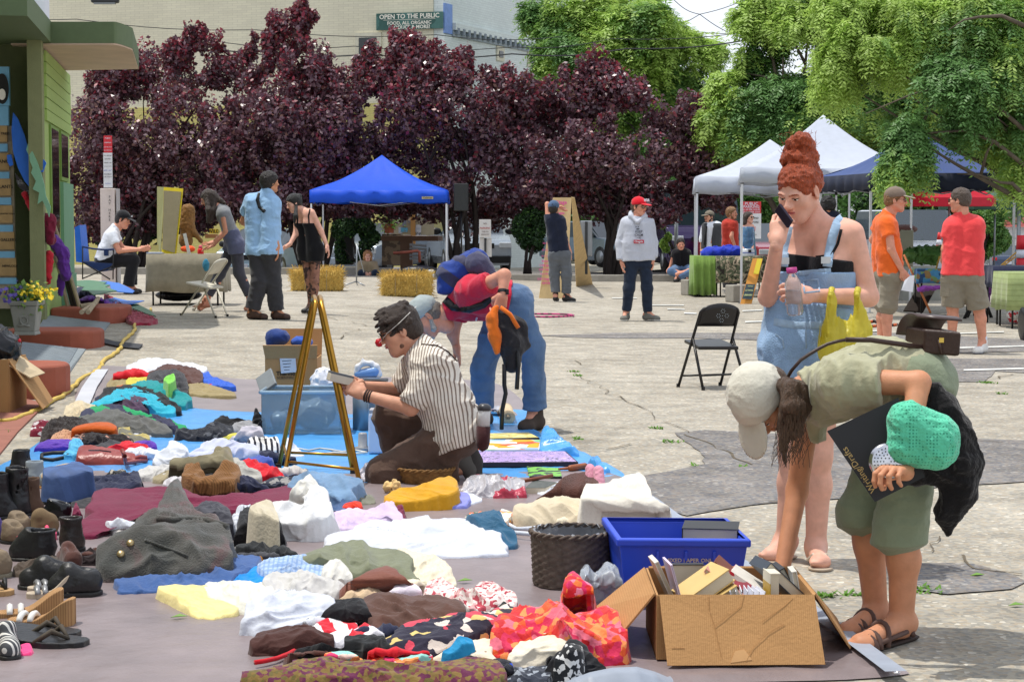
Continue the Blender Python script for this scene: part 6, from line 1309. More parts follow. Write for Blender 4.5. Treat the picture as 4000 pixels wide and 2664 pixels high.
hp('large bright white sheet spread across the brown tarp','C2',Z1('51 59 60 50 68 48 72 50 76 43 100 42 123 40 142 41 156 43 164 44 170 50 176 62 174 64 140 66 120 66 105 64 90 60 65 60'),.08,C('bright_white',206,210,222,var=.03),.0,.035,7)
hp('deep teal cotton cloth beside the white sheet','C2',Z1('152 40 162 36 174 36 180 43 186 49 186 58 178 60 172 55 164 45'),.11,C('deep_teal',48,92,122),0,.03)
hp('mustard gold folded cloth','C2',Z1('93 25 97 20 120 15 132 10 142 9 144 18 138 21 120 25 100 28'),.09,C('mustard',206,152,36),.04,.022,10)
hp('periwinkle folded shirt under the mustard cloth','C2',Z1('103 28 106 23 130 21 150 21 152 29 130 31 111 31'),.05,C('periwinkle',132,138,214),.0,.015)
hp('small white cotton cloth beside the periwinkle shirt','C2',Z('1430 180 1520 200 1618 240 1605 262 1515 290 1500 230'),.03,W_)
hp('black knit garments beside the tweed coat','Q4',Z1('84 141 100 138 120 140 133 140 146 149 135 153 120 151 108 145'),.07,C('black_ribbed',40,42,44))
hp('grey ribbed sock cuff by the black knits','Q4',Z('855 1500 862 1415 1100 1408 1092 1500 960 1510'),.04,C('mid_grey',132,132,132))
hp('long blue cotton sleeve in front of the tweed coat','C1',Z1('84 83 100 81 120 82 140 79 155 72 166 66 184 66 186 71 170 80 160 86 140 89 110 91 94 92 87 90'),.07,C('dusty_blue',62,92,146))
hp('vivid sky blue tee under the blue sleeve','C1',Z('1590 865 1700 790 1850 755 1910 840 1850 872'),.04,C('vivid_blue',20,136,214))
hp('little ochre knitted ornament','C1',Z('1835 720 1838 645 1860 640 1900 690 1880 730'),.05,C('ochre_fur',180,120,40,bump=.9))
hp('pale blue gingham shirt','C2',Z1('4 74 15 69 35 68 50 72 50 84 35 85 20 82 8 80'),.09,C('gingham',176,196,224,pat=('plaid',(1,0,0),(0,1,0),55,(130,160,206),(140,168,212))),.0,.03)
hp('sage green crinkled shirt','C2',Z1('36 70 43 64 53 59 70 58 86 61 104 63 112 70 110 76 116 82 118 86 100 83 85 79 70 78 55 72 42 72'),.11,SAGE,.01,.035,10)
hp('cream trousers beyond the sage shirt','C2',Z1('104 62 120 65 134 70 140 76 142 85 125 86 115 82 110 72'),.07,CRM)
hp('rolled off white stockings','C2',Z1('48 82 50 70 56 68 66 76 69 83 60 87 52 84'),.10,C('off_white',0))
hp('pale grey crumpled shirt in the middle of the tarp','C2',Z1('8 82 20 80 40 81 54 85 61 90 52 98 30 98 10 94'),.09,GRYL,.0,.035)
hp('ivory crumpled blouse left of the pale grey shirt','C1',Z1('148 88 165 86 184 85 196 90 196 98 186 106 169 106 155 98'),.07,C('ivory',218,216,204,var=.04),0,.03)
hp('pale yellow top spread at the left edge of the clothes','C1',Z1('115 90 120 87 140 88 150 88 156 98 171 104 160 109 143 110 134 104 124 95'),.05,C('pale_yellow',232,216,148,var=.05),0,.025)
hp('bright white gathered blouse','C2',Z1('-10 116 -5 105 0 98 15 94 35 96 52 97 54 106 45 113 30 118 12 122 0 120'),.11,C('bright_white',0),0,.035,12)
hp('brown padded bra standing up like a hood','C2',Z1('56 96 64 87 75 80 90 75 98 76 107 83 111 87 100 90 90 92 70 94'),.17,C('brown_satin',122,72,58,rough=.6),0,.012,5)
hp('beige slip beside the brown bra','C2',Z1('52 101 64 95 70 89 80 88 90 92 93 98 70 100'),.07,C('beige_slip',204,178,146),.0,.025)
hp('pinkish white bra cup','C2',Z1('88 94 98 91 102 86 114 87 118 94 106 97 92 98'),.08,C('blush_white',222,212,224),.01,.015)
hp('white blouse with small red flowers','C2',Z1('122 93 127 85 140 87 155 91 162 86 176 89 186 95 184 102 170 108 150 107 138 101'),.10,C('ditsy_floral',222,210,204,pat=('floral',75,[(226,216,210),(176,70,84),(226,218,212),(206,160,160),(228,220,214)])),0,.035)
hp('brown crinkled skirt below the brown bra','C2',Z1('78 110 78 100 90 97 110 95 134 94 148 101 150 109 144 112 125 114 110 120 90 126 87 118'),.11,C('brown_crinkle',92,66,58),.0,.035,11)
hp('black hooded garment with a red lining','C2',Z1('46 112 54 105 62 100 76 99 81 106 86 116 75 119 64 114 56 112'),.14,BLK,0,.02)
hp('red and white striped tee','C2',Z1('40 120 50 113 65 115 72 116 70 124 58 127 45 124'),.05,C('red_white',214,40,56,pat=('stripe',(1,.4,0),11,(232,228,228),.5)),.01)
hp('white tee with a red chevron','C2',Z1('46 130 56 122 70 119 86 118 89 124 70 128 60 132'),.05,C('white_red',232,230,236,pat=('stripe',(1,-.3,0),6,(210,46,60),.28)),.01)
hp('navy dress with large coral and yellow flowers','C2',Z1('92 131 100 123 112 117 125 112 150 108 170 109 180 105 186 108 172 117 150 127 135 134 120 137 105 136'),.10,C('big_floral',48,46,62,pat=('floral',24,[(46,44,60),(50,48,64),(206,74,92),(44,42,58),(214,190,120),(52,50,66),(220,210,200),(48,46,62)])),.0,.035,9)
hp('black and yellow print garment at the right of the floral dress','C2',Z('1690 1090 1730 1040 1800 1020 1850 1040 1840 1085 1760 1110'),.05,C('bw_yellow',34,34,38,pat=('blotch',22,[(0,(32,32,36)),(.56,(226,214,190)),(.66,(214,160,40))])),.02)
hp('dark brown tee with a gold print','C2',Z1('-2 128 6 121 20 119 38 119 46 123 54 124 50 128 30 132 15 136 1 136'),.08,C('dark_brown_tee',74,46,42),.0,.03)
tag(MB().tube([on('C2',x,y,.04)for x,y in((-10,1425),(60,1415),(150,1395),(240,1360),(310,1320),(335,1300))],.008,7).build('cord',RED,None,True),'red cord trailing from the dark brown tee','cord')
hp('pair of black felt hats lying crushed','C2',Z1('30 134 40 131 62 132 64 125 72 123 86 123 94 129 96 135 85 140 70 140 56 136 42 143 33 139'),.11,C('black_felt',24,25,28),0,.03)
hp('folded orange and pink floral bag, on the left','C2',Z1('48 141 51 136 60 134 70 136 78 144 60 145 50 144'),.08,C('tropic_floral',220,90,60,pat=('floral',30,[(226,96,60),(236,200,190),(214,60,110),(240,150,90),(150,210,200)])),.0,.012)
hp('flat orange and mint floral cloth beside the paisley skirt','C2',Z1('78 146 86 139 105 139 118 137 126 139 106 142 90 146'),.05,C('tropic_floral',0))
hp('cream dotted blouse left of the red sarong','C2',Z1('121 143 135 136 150 129 162 127 170 128 170 138 173 142 150 145 130 146'),.08,C('cream_dots',226,212,190,pat=('dots',30,(150,130,110),.16),var=.04),0,.025)
hp('blue net strap top beside the cream blouse','C2',Z('1350 1340 1420 1300 1480 1262 1560 1295 1480 1320 1400 1352'),.03,C('aqua_mesh',40,140,190),.05)
hp('cream and black print scarf under the red floral sarong','C3',Z1('-2 141 6 128 13 126 25 125 32 128 43 130 37 138 25 142 12 148 3 147'),.10,C('cream_black_print',222,212,192,pat=('blotch',9,[(0,(224,214,194)),(.62,(60,56,56))]),var=.04),.0,.03)
hp('red and orange floral sarong','C3',Z1('-18 138 -13 123 -6 112 10 106 30 105 42 110 56 107 69 107 75 118 81 124 77 135 65 143 52 132 42 132 20 126 0 134'),.17,C('red_sarong',214,56,50,pat=('floral',36,[(216,50,46),(226,90,44),(206,44,84),(236,140,80),(196,34,40),(226,110,130)]),rough=.6,bump=.5),.0,.05,9)
hp('peaked end of a red and magenta floral sarong','C3',Z1('36 109 37 92 43 78 52 86 58 90 59 104 52 111 42 111'),.24,C('magenta_sarong',206,50,76,pat=('floral',40,[(214,52,48),(206,40,96),(226,120,60),(200,34,50),(222,130,160)]),rough=.6),.0,.035,10)
hp('black dress with a white printed border','C3',Z1('25 150 30 140 40 131 50 131 61 140 66 147 50 151 36 156'),.12,BLK,0,.03)
hp('black bandana with a white pattern','C3',Z('310 1400 390 1330 500 1318 480 1370 380 1405'),.03,C('bandana',36,38,42,pat=('floral',80,[(36,38,42),(36,38,42),(206,206,206)])),.08)
hp('grey patterned bandana in the front row','C3',Z('-10 1520 90 1462 250 1470 270 1515 190 1575 0 1590'),.05,C('bandana2',78,84,96,pat=('floral',70,[(60,64,76),(150,156,166),(50,54,64)])))
hp('black and cobalt knit hat in the front row','C2',Z1('168 152 169 144 174 140 183 142 185 150 179 156 172 156'),.10,C('cobalt_black',34,36,46,pat=('blotch',7,[(0,(30,32,42)),(.56,(40,72,180))]),bump=.8),0,.02)
hp('long olive and plum paisley skirt along the bottom of the photo','C2',Z1('-4 160 1 152 12 148 30 144 48 141 70 144 100 145 130 143 169 142 170 156 160 162 70 164 0 164'),.10,C('paisley',112,92,50,pat=('floral',75,[(120,98,52),(112,60,66),(104,92,50),(96,40,70),(128,104,60)])),.0,.035,8)
hp('brown fleece blanket by the pink slippers','C3',Z1('20 24 30 18 38 11 50 7 56 9 61 14 52 19 51 25 40 26 29 25'),.15,C('brown_fleece',84,52,44,bump=.6,bs=120),.0,.03,6)
hp('beige folded linen stack left of the cream duvet','C3',Z1('3 32 13 29 26 26 50 24 54 29 64 31 70 38 70 45 60 47 35 47 22 44 15 40'),.14,C('beige_linen',204,190,164,var=.05,pat=None),0,.035,9)
hp('cream white duvet heaped beside the blue bin','C3',Z1('50 22 54 15 70 13 90 10 98 16 102 24 110 30 114 37 111 43 80 44 70 42 68 35 60 30 52 28'),.26,C('cream_duvet',222,216,204,var=.03),0,.05,7)
hp('crinkled clear plastic bag with pink print','Q6',Z1('0 93 13 81 30 83 42 81 48 83 56 90 55 97 40 97 30 99 10 97'),.10,mat('clear_film',(214,206,212),.15,var=.1,trans=.35,pat=('blotch',7,[(0,(216,214,220)),(.58,(214,70,96))]),bump=.9,bs=30),0,.04,14,cat='plastic bag',name='plastic_bag',group=None)
hp('silver wrapping film on the blue tarp beside the brass stand foot','B2',Z('750 1560 790 1500 860 1490 880 1550 850 1600 770 1600'),.06,mat('silver_film',(200,196,206),.2,var=.1,bump=.9,bs=30),0,.03,14,cat='plastic bag',name='plastic_bag',group=None)
hp('clear plastic bag leaning on the blue bin','C3',Z1('37 100 48 84 53 73 60 78 69 72 76 80 78 87 70 98 60 101 48 103'),.22,mat('clear_bag',(204,212,224),.12,var=.05,trans=.55,bump=.9,bs=25),0,.05,12,cat='plastic bag',name='plastic_bag',group=None)
hp('colourful crumpled wrapper beside the white box','Q6',Z('450 1215 460 1130 540 1120 620 1150 650 1220 540 1235'),.07,C('wrapper',226,220,220,pat=('floral',40,[(226,222,224),(226,110,50),(200,60,90),(120,130,190),(230,226,226)])),0,.03,cat='wrapper',name='wrapper',group=None)
hp('small print toy cloth left of the teal cloth','Q6',Z('15 1195 80 1130 180 1120 240 1150 140 1190'),.05,C('print_toy',214,206,190,pat=('floral',45,[(220,214,200),(214,110,60),(90,100,80),(222,214,206)])),0)
hp('white paper under the brown fleece','Q6',Z('650 920 690 905 860 905 760 960 700 965'),.015,W_,cat='paper',name='paper',group=None)
for k,(x,y,lab)in enumerate(((565,75,'pink fluffy slipper, the left of the two'),(625,88,'pink fluffy slipper, the right of the two'))):
 c=on('C3',x,y+45,.10);S=SDF(.006,.02);S.cap(c+Vc((0,.03,.06)),c+Vc((.004,-.02,-.03)),.026,.03);S.noise(.006,60,k);o=S.build('slipper',C('pink_fleece',226,158,178,bump=.6));tag(o,lab,'slipper','pink slippers')
tag(MB().tube([on('Q6',x,y,.05)for x,y in((415,1225),(480,1265),(620,1262),(700,1240),(770,1280),(800,1285),(740,1315),(600,1310),(460,1298))],.010,6).build('strap',W_,None,True),'white webbing strap curled below the beige linen','strap')
mb=MB();c=on('C2',985,170,.05)
rr=random.Random(8)
S=SDF(.006,.01)
for k in range(40):
 d=Vc((rr.gauss(0,1),rr.gauss(0,1),rr.gauss(0,1))).normalized();S.cap(c+d*.02,c+d*.042,.008,.009)
tag(S.build('loofah',C('straw_loofah',226,190,130)),'straw coloured loofah ball by the brown basket','loofah')
# further garments tucked between and under the others
def fill(L):
 rr=random.Random(12)
 for x,y,w_,h_,m,lab in L:hp(lab,'N',[(x+w_*cos(a)*rr.uniform(.75,1.15),y+h_*sin(a)*rr.uniform(.75,1.15))for a in np.linspace(0,5.7,10)],.07,m,.0,.035,15)
fill([(330,1600,60,18,BLK,'black top at the left foot of the turquoise jersey'),(560,1650,130,22,CHAR,'grey jogging bottoms in front of the grey sweatshirt'),(250,1690,70,22,BRN,'dark brown fleece left of the orange purse'),(470,1560,120,30,NVY,'navy top between the aubergine sweatshirt and the turquoise jersey'),
(820,1790,110,22,KHA,'khaki top at the right foot of the olive jacket'),(650,1850,120,26,GRYL,'pale grey top left of the brown corduroy'),(1060,1790,90,18,NVY,'navy polo shirt under the breton top'),(560,1770,60,22,W_,'white vest left of the white peaked sheet'),(900,1880,160,22,BLK,'black leggings between the corduroy and the maroon blanket'),
(1120,1850,90,20,GRYL,'grey vest before the bright red fleece'),(470,1880,90,22,NVY,'navy trousers left of the checked shirt'),(1290,2020,60,18,NVY,'navy sock bundle right of the white shorts'),(480,2060,70,25,W_,'white knitted top peeping from under the tweed coat'),(1010,2180,90,22,CHAR,'charcoal cardigan behind the gingham shirt'),(420,2170,90,20,BRN,'dark purple brown scarf left of the tweed coat'),
(1590,2290,90,24,CRM,'cream skirt behind the ditsy floral blouse'),(1420,2230,100,24,SAGE,'sage cardigan below the sage shirt'),(1330,2380,80,24,BLK,'black tights left of the brown crinkled skirt'),(1480,2480,110,24,NVY,'navy vest left of the floral dress'),(1250,2440,70,18,W_,'white lace hem below the gathered blouse'),(1680,2400,80,22,BRN,'brown strap top right of the crinkled skirt'),(1850,2440,70,24,CRM,'cream slip behind the red sarong'),
(1560,2560,120,20,RED,'red floral scarf between the hats and the paisley skirt'),(1850,2600,90,22,BLK,'black lace top in front of the cream dotted blouse'),(2220,2580,80,22,BLK,'black skirt right of the white printed border'),(1200,2560,90,16,BRN,'brown leggings behind the left end of the paisley skirt'),(2250,2040,80,20,CRM,'cream pillowcase at the foot of the beige linen'),(1130,2330,70,18,W_,'white bodice at the left of the ivory blouse'),(760,2090,60,16,CHAR,'grey sleeve behind the tweed collar')])
# ---- shoes
GS='shoes set out at the left'
def shoe(label,pan,heel,toe,w,hgt,m,kind='sneaker',sole=None,lift=.0,seed=1,cat=None):
 a=on(pan,*heel,.03);b=on(pan,*toe,.03);d=b-a;d.z=0;L=d.length;d.normalize();s=Vc((-d.y,d.x,0));up=U(1);z=U(lift)
 r=thing('shoe' if kind not in('boot',)else 'boot',label,cat or('boot' if kind=='boot' else 'shoe'),a,GS);S=SDF(.006,.025)
 A=a+d*w*.9+z;B_=b-d*w+z
 if kind in('sneaker','boot'):
  S.cap(A+up*.03,B_+up*.025,w,w*.95);S.cap(A+up*.05,a.lerp(b,.55)+up*(.055+.02)+z,w*.9,w*.85)
  if kind=='boot':
   S.cap(A+up*.05,A+up*hgt,w*.95,w*1.05,None,((A+up*hgt,up),));S.cap(A+up*(hgt*.5),A+up*(hgt+.08),w*.8,w*.85,.005,(),True);S.noise(.008,14,seed)
  else:
   top_=A+up*hgt;S.cut(top_,(up*.9+d*-.25));S.ell(a.lerp(b,.24)+up*(hgt+.03)+z,(L*.24,w*.72,.055),Mx((d,s,up)).transposed(),.01,(),True);S.noise(.005,20,seed)
  S.cut(a+z+up*.004,-up);S.build('upper',m,r)
  S=SDF(.006,.02);S.cap(A,B_,w*1.08,w*1.04);S.cut(A+up*.008,up);S.cut(A-up*.026,-up);S.build('sole',sole or M_ds,r)
  if kind=='sneaker':
   mb=MB()
   for k in range(4):q=a.lerp(b,.5+.08*k)+up*(hgt*.82-.008*k)+z;mb.tube([q-s*w*.5-up*.012,q+up*.006,q+s*w*.5-up*.012],.004,5)
   mb.build('laces',mat('lace_tan',(150,136,112),.8),r)
 else:
  hl=.075 if kind in('wedge','mule')else.012
  n=14;mb=MB();V=[]
  for k in range(n+1):
   t=k/n;q=a.lerp(b,t);wd=w*(.75+.35*sin(PI*min(1,t*.9+.12))+(.12 if.5<t<.85 else 0))*(1 if 0<k<n else.55);hz=.012+hl*(1-sst(t/.62));z0_=0 if kind!='mule' else(0 if t<.16 or t>.62 else hz-.012)
   V+=[q+s*wd+up*(z0_-.028),q-s*wd+up*(z0_-.028),q-s*wd+up*hz,q+s*wd+up*hz]
  F=[(0,1,2,3),tuple(4*n+j for j in(3,2,1,0))]
  for k in range(n):o=4*k;F+=[(o+j,o+(j+1)%4,o+4+(j+1)%4,o+4+j)for j in range(4)]
  mb.add(V,F);o=mb.build('sole',sole or m,r);bev(o,.004)
  mb=MB()
  if kind=='thong':
   q=a.lerp(b,.78)+up*.014
   for e in(-1,1):mb.tube([q,a.lerp(b,.64)+s*e*w*.6+up*.045,a.lerp(b,.45)+s*e*w+up*.005],[.006,.010,.009],7)
  else:
   for t in(.62,.78):c_=a.lerp(b,t)+up*.008;mb.tube([c_+s*(w*1.05*cos(x))+up*(.02*sin(x))for x in np.linspace(0,PI,10)],.012,6)
  mb.build('strap',m,r,True)
 return r
M_suede=mat('taupe_suede',(128,112,92),.9,var=.15,bump=.4);M_blk=mat('black_leather',(36,36,38),.4,var=.15,bump=.3,bs=60);M_greys=mat('grey_suede',(140,150,158),.9,var=.1);M_gum=mat('gum_sole',(166,120,66),.8);M_white_sh=mat('white_leather',(222,220,216),.5);M_cork=mat('cork_wedge',(176,136,92),.85,pat=('stripe',(1,0,0),120,(150,112,74),.4));M_silver=mat('silver_leather',(150,150,152),.35,.3)
shoe('tall black lace up boot at the left edge, nearer of two','Q7',(120,845),(-40,850),.052,.21,M_blk,'boot');shoe('tall black lace up boot at the left edge, behind its pair','Q7',(380,800),(230,830),.052,.23,M_blk,'boot',seed=2)
shoe('brown suede boot behind the tall black boots','Q7',(560,780),(430,800),.045,.17,mat('brown_suede',(92,70,56),.9,var=.2),'boot',seed=3);shoe('black ankle boot at the back of the shoe rows','Q7',(420,190),(170,170),.045,.13,M_blk,'boot',seed=4)
shoe('pale grey suede shoe standing on its heel','Q7',(530,290),(540,330),.045,.11,M_greys,'boot',M_gum,seed=5);shoe('grey suede trainer with a gum sole','Q7',(610,400),(850,395),.042,.085,M_greys,'sneaker',M_gum)
shoe('taupe suede trainer with round toe, nearer','Q7',(310,1250),(60,1210),.045,.085,M_suede);shoe('taupe suede trainer with round toe, farther','Q7',(400,1140),(150,1090),.045,.09,M_suede)
shoe('tan laced walking shoe with loose laces','Q7',(880,1100),(420,1120),.048,.12,mat('tan_suede',(118,98,72),.9,var=.2));shoe('dark patterned ankle boot with a wavy top','Q7',(1210,1330),(1010,1360),.045,.14,mat('dark_patent',(52,46,44),.35,var=.3,bump=.5),'boot',seed=7)
shoe('black high top boot with its toe to the left','Q7',(820,1490),(140,1480),.056,.12,M_blk,'boot',seed=8);shoe('pink polka dot flip flop, nearer','Q7',(520,1330),(170,1350),.042,.0,mat('hot_pink',(236,82,120),.5),'thong',mat('pink_dots',(196,66,106),.6,pat=('dots',60,(236,230,226),.32,0)),cat='flip-flop');shoe('pink polka dot flip flop, half hidden behind the black boot','Q7',(870,1170),(640,1180),.042,.0,MATS['hot_pink'],'thong',MATS['pink_dots'],cat='flip-flop')
shoe('black studded clog with tan lining, nearer','C1',(725,915),(330,930),.052,.105,M_blk);shoe('black studded clog with tan lining, farther','C1',(560,870),(130,875),.052,.10,M_blk)
shoe('silver high heeled mule with a gold flower, nearer','C1',(540,925),(190,945),.034,0,M_silver,'mule',mat('beige_insole',(196,180,160),.7));shoe('silver high heeled mule, farther','C1',(520,880),(200,905),.034,0,M_silver,'mule',MATS['beige_insole'])
shoe('white cork wedge sandal, nearer','C1',(540,1135),(60,1130),.042,0,M_white_sh,'wedge',M_cork,cat='sandal');shoe('white cork wedge sandal, farther','C1',(460,1060),(-40,1085),.042,0,M_white_sh,'wedge',M_cork,cat='sandal')
shoe('black thong sandal lying in front, nearer','C1',(30,1260),(625,1290),.062,0,mat('dark_strap',(70,62,52),.8),'thong',M_blk,cat='sandal');shoe('black thong sandal lying behind its pair','C1',(20,1200),(570,1225),.055,0,MATS['dark_strap'],'thong',M_blk,cat='sandal')
shoe('black and cream striped flat shoe at the left edge','C1',(20,1260),(80,1400),.035,.06,mat('stripe_shoe',(70,72,76),.7,pat=('stripe',(.3,1,0),60,(214,212,206),.4)));shoe('thick soled taupe shoe cut off by the left edge','C1',(70,790),(-200,790),.06,.12,M_suede,'sneaker',mat('taupe_sole',(130,122,104),.8));shoe('flat tan sandal cut off by the left edge','C1',(-120,910),(90,925),.034,0,M_ds,'thong',mat('tan_insole',(176,140,96),.7),cat='sandal')
shoe('purple trainer cut off by the left edge','Q7',(30,1180),(-250,1200),.05,.12,mat('purple_mesh',(92,76,150),.8));shoe('black shiny court shoe under the maroon cuff','Q7',(1080,870),(640,870),.04,.075,mat('patent_black',(24,24,28),.18));shoe('dark brown court shoe with a torn strap in front of the tweed coat','C1',(540,770),(450,700),.035,.09,BRN)
hp('hot pink ribbon tag by the thong sandals','C1',Z('98 1360 110 1312 212 1300 218 1352 130 1372'),.02,C('hot_pink_tag',232,70,130),name='ribbon',cat='ribbon',group=None)
hp('black crumpled socks beside the ankle boots','C1',Z('540 700 620 640 740 600 790 640 760 700 640 720'),.06,C('brown_black',44,34,36),fold=.04,sc=18)
hp('tattered brown strap sandal heap below the black boot','C1',Z1('10 78 15 73 30 71 40 69 42 74 30 78 18 80'),.04,C('tatter_brown',84,72,62),fold=.04,sc=22)
b1=hp('blue quilted slipper boot with a fleece edge, nearer','Q7',Z1('78 44 85 33 100 26 128 18 136 33 140 42 139 51 90 52 80 48'),.16,mat('quilt_blue',(70,96,146),.7,bump=.6,bs=14,pat=('plaid',(.7,.7,.2),(.7,-.7,.2),11,(62,86,132),(62,86,132))),0,.012,8,cat='slipper',name='slipper_boot',group=GS)
MB().tube([on('Q7',x,y,.03)for x,y in((790,470),(880,505),(1100,510),(1380,500),(1395,460))],.016,8).build('fleece_edge',C('fleece_cream',196,170,134,bump=.8),b1,True)
b2=hp('blue quilted slipper boot with a fleece edge, toppled behind','Q7',Z1('69 20 72 11 100 6 116 2 138 10 139 18 125 19 100 27 80 28'),.08,mat('quilt_blue',0),.12,.012,8,cat='slipper',name='slipper_boot',group=GS)
T=bvh(b2);P=[on('Q7',900+235*cos(a)+0*sin(a),165-80*cos(a)*.9+65*sin(a),.15)for a in np.linspace(0,2*PI,18)];MB().tube(P,.014,7,cap=False).build('fleece_edge',MATS['fleece_cream'],b2,True);MB().add([q+Vc((0,.003,0))for q in P[:-1]],[tuple(range(17))]).build('lining',C('fleece_brown',120,92,66),b2)
# ---- brass A-shaped stand
M_brass=mat('aged_brass',(176,132,54),.32,.9,var=.2,vs=8)
st=thing('brass_stand','tall A shaped stand of aged brass tubes on the blue tarp','stand',on('C2',500,120));zt=.022
apN=at('B2',452,335,10.55);apF=at('B2',430,320,10.95);bLN=on('C2',203,92,zt);bRN=on('C2',752,158,zt);bLF=on('B2',162,1535,zt);bRF=on('B2',700,1560,zt)
for nm,aN,aF,gN,gF,dx in(('frame',apN,apF,bLN,bLF,-.016),('frame',apN,apF,bRN,bRF,.016)):
 o_=Vc((dx,0,0));mb=MB();mid=(aN+aF)/2+o_
 P=[gN,gN.lerp(aN+o_,.5),gN.lerp(aN+o_,.93)]+[mid+(aN-mid+o_)*cos(a)*.97+Vc((0,0,.045*sin(a)-.02))for a in np.linspace(.3,PI-.3,9)]+[gF.lerp(aF+o_,.93),gF.lerp(aF+o_,.5),gF]
 mb.tube(P,.0135,12);f=mb.build(nm,M_brass,st,True)
 for g in(gN,gF):mb=MB();mb.lathe(g,[(.017,-.01),(.018,.03),(.014,.032)],12);mb.build('rubber_foot',mat('dark_rubber',(44,36,30),.8),f)
for a,b in((bLN.lerp(apN,.09),bRN.lerp(apN,.09)),(bLF.lerp(apF,.10),bRF.lerp(apF,.10)),(bLN.lerp(apN,.1),bLF.lerp(apF,.14))):MB().tube([a,b],.008,8).build('spreader_bar',M_brass,st,True)
# ---- baskets
def woven(label,c,rx,ry,h,m,flare=1.1,liner=None,cat='basket',rim=True):
 r=thing('basket',label,cat,c);mb=MB();n=64;rows=int(h/.013)
 V=[];F=[]
 for i in range(rows*2+1):
  z=h*i/(rows*2);k=lerp(1,flare,z/h)
  for j in range(n):a=2*PI*j/n;wv=.0045*(1 if((i//2+j//2)%2)else-1)*(1 if i%2 else.2);V.append((c.x+(rx*k+wv)*cos(a),c.y+(ry*k+wv)*sin(a),c.z+z))
 for i in range(rows*2):
  for j in range(n):F.append((i*n+j,i*n+(j+1)%n,(i+1)*n+(j+1)%n,(i+1)*n+j))
 mb.add(V,F);mb.add([(c.x+rx*cos(2*PI*j/n),c.y+ry*sin(2*PI*j/n),c.z+.006)for j in range(n)],[tuple(range(n))]);o=mb.build('side',m,r,True)
 mb=MB()
 for ph in(0,PI):mb.tube([Vc((c.x+(rx*flare+.006*cos(14*a+ph))*cos(a),c.y+(ry*flare+.006*cos(14*a+ph))*sin(a),c.z+h+.005+.006*sin(14*a+ph)))for a in np.linspace(0,2*PI,90)],.006,6)
 mb.build('rim',m,r,True)
 if liner:
  mb=MB();V=[];F=[];n=48
  for i,(k,z)in enumerate(((.9,.012),(.93,h*.4),(.95,h*.75),(.97,h*1.04),(.9,h*1.05))):
   for j in range(n):a=2*PI*j/n;q=k*(lerp(1,flare,z/h))+.02*sin(j*1.7+i);V.append((c.x+rx*q*cos(a),c.y+ry*q*sin(a),c.z+z+.008*sin(j*2.3)))
  for i in range(4):
   for j in range(n):F.append((i*n+j,i*n+(j+1)%n,(i+1)*n+(j+1)%n,(i+1)*n+j))
  F.append(tuple(range(n)));mb.add(V,F);mb.build('liner',liner,r,True)
 return r
M_wick=mat('grey_wicker',(96,84,76),.8,var=.3,vs=40,bump=.5);M_wick2=mat('brown_basket',(128,92,48),.75,var=.3,vs=30,bump=.4)
c=on('C3',432,880,.024);woven('grey wicker basket with a clear plastic liner beside the blue bin',Vc((c.x,7.44,.024)),.150,.150,.20,M_wick,1.06,mat('liner_film',(150,152,158),.3,var=.1,trans=.25))
c=on('C2',1215,150,.024);woven('shallow brown woven basket before the kneeling man',c+Vc((0,.14,0)),.13,.12,.07,M_wick2,1.2)
# ---- blue recycling bin with books
M_blue=mat('blue_bin_plastic',(32,72,206),.4,var=.04,spec=.5)
FL,FR,BR_,BL_=Vc((.392,6.95,.27)),Vc((.862,6.93,.27)),Vc((.835,7.42,.27)),Vc((.362,7.44,.27));cen=(FL+FR+BR_+BL_)/4
bn=thing('recycling_bin','blue plastic recycling bin marked MIXED PAPER ONLY holding a few books','bin',(cen.x,cen.y,.024))
def quadring(P,th):
 out=[]
 for p_ in P:d=Vc((p_.x-cen.x,p_.y-cen.y,0));out.append(p_-d.normalized()*th)
 return out
mb=MB();To=[FL,FR,BR_,BL_];Bo=[Vc((cen.x+(p_.x-cen.x)*.86,cen.y+(p_.y-cen.y)*.86,.026))for p_ in To];Ti=quadring(To,.012);Bi=[q+U(.01)for q in quadring(Bo,.012)]
V=To+Bo+Ti+Bi;F=[(i,(i+1)%4,4+(i+1)%4,4+i)for i in range(4)]+[(8+i,12+i,12+(i+1)%4,8+(i+1)%4)for i in range(4)]+[(i,8+i,8+(i+1)%4,(i+1)%4)for i in range(4)]+[(7,6,5,4),(12,13,14,15)]
mb.add(V,F);bev(mb.build('tub',M_blue,bn),.006)
mb=MB();Lo=[Vc((cen.x+(p_.x-cen.x)*1.045,cen.y+(p_.y-cen.y)*1.045,.283))for p_ in To]
V=[*Lo,*[q-U(.03)for q in Lo],*[q+U(.014)for q in Ti],*[q-U(.016)+(q-cen)*.012 for q in To]]
F=[(i,(i+1)%4,4+(i+1)%4,4+i)for i in range(4)]+[(i,8+i,8+(i+1)%4,(i+1)%4)for i in range(4)]+[(4+i,4+(i+1)%4,12+(i+1)%4,12+i)for i in range(4)]
mb.add(V,F);bev(mb.build('rim',M_blue,bn),.008,3)
for k in(.3,.52,.74):
 mb=MB();q=FL.lerp(FR,k)+Vc((0,.004,-.05));mb.box(q,(.012,.02,.035));bev(mb.build('rib',M_blue,bn),.003)
fx=(FR-FL).normalized();M_binprint=mat('bin_print',(196,186,176),.7,var=.1)
def onbin(u,z,out=.0025):q=FL.lerp(FR,u);k=lerp(.86,1,(z-.026)/.244);return Vc((cen.x+(q.x-cen.x)*k,cen.y+(q.y-cen.y)*k-out,z))
upb=(onbin(.5,.25,0)-onbin(.5,.05,0)).normalized()
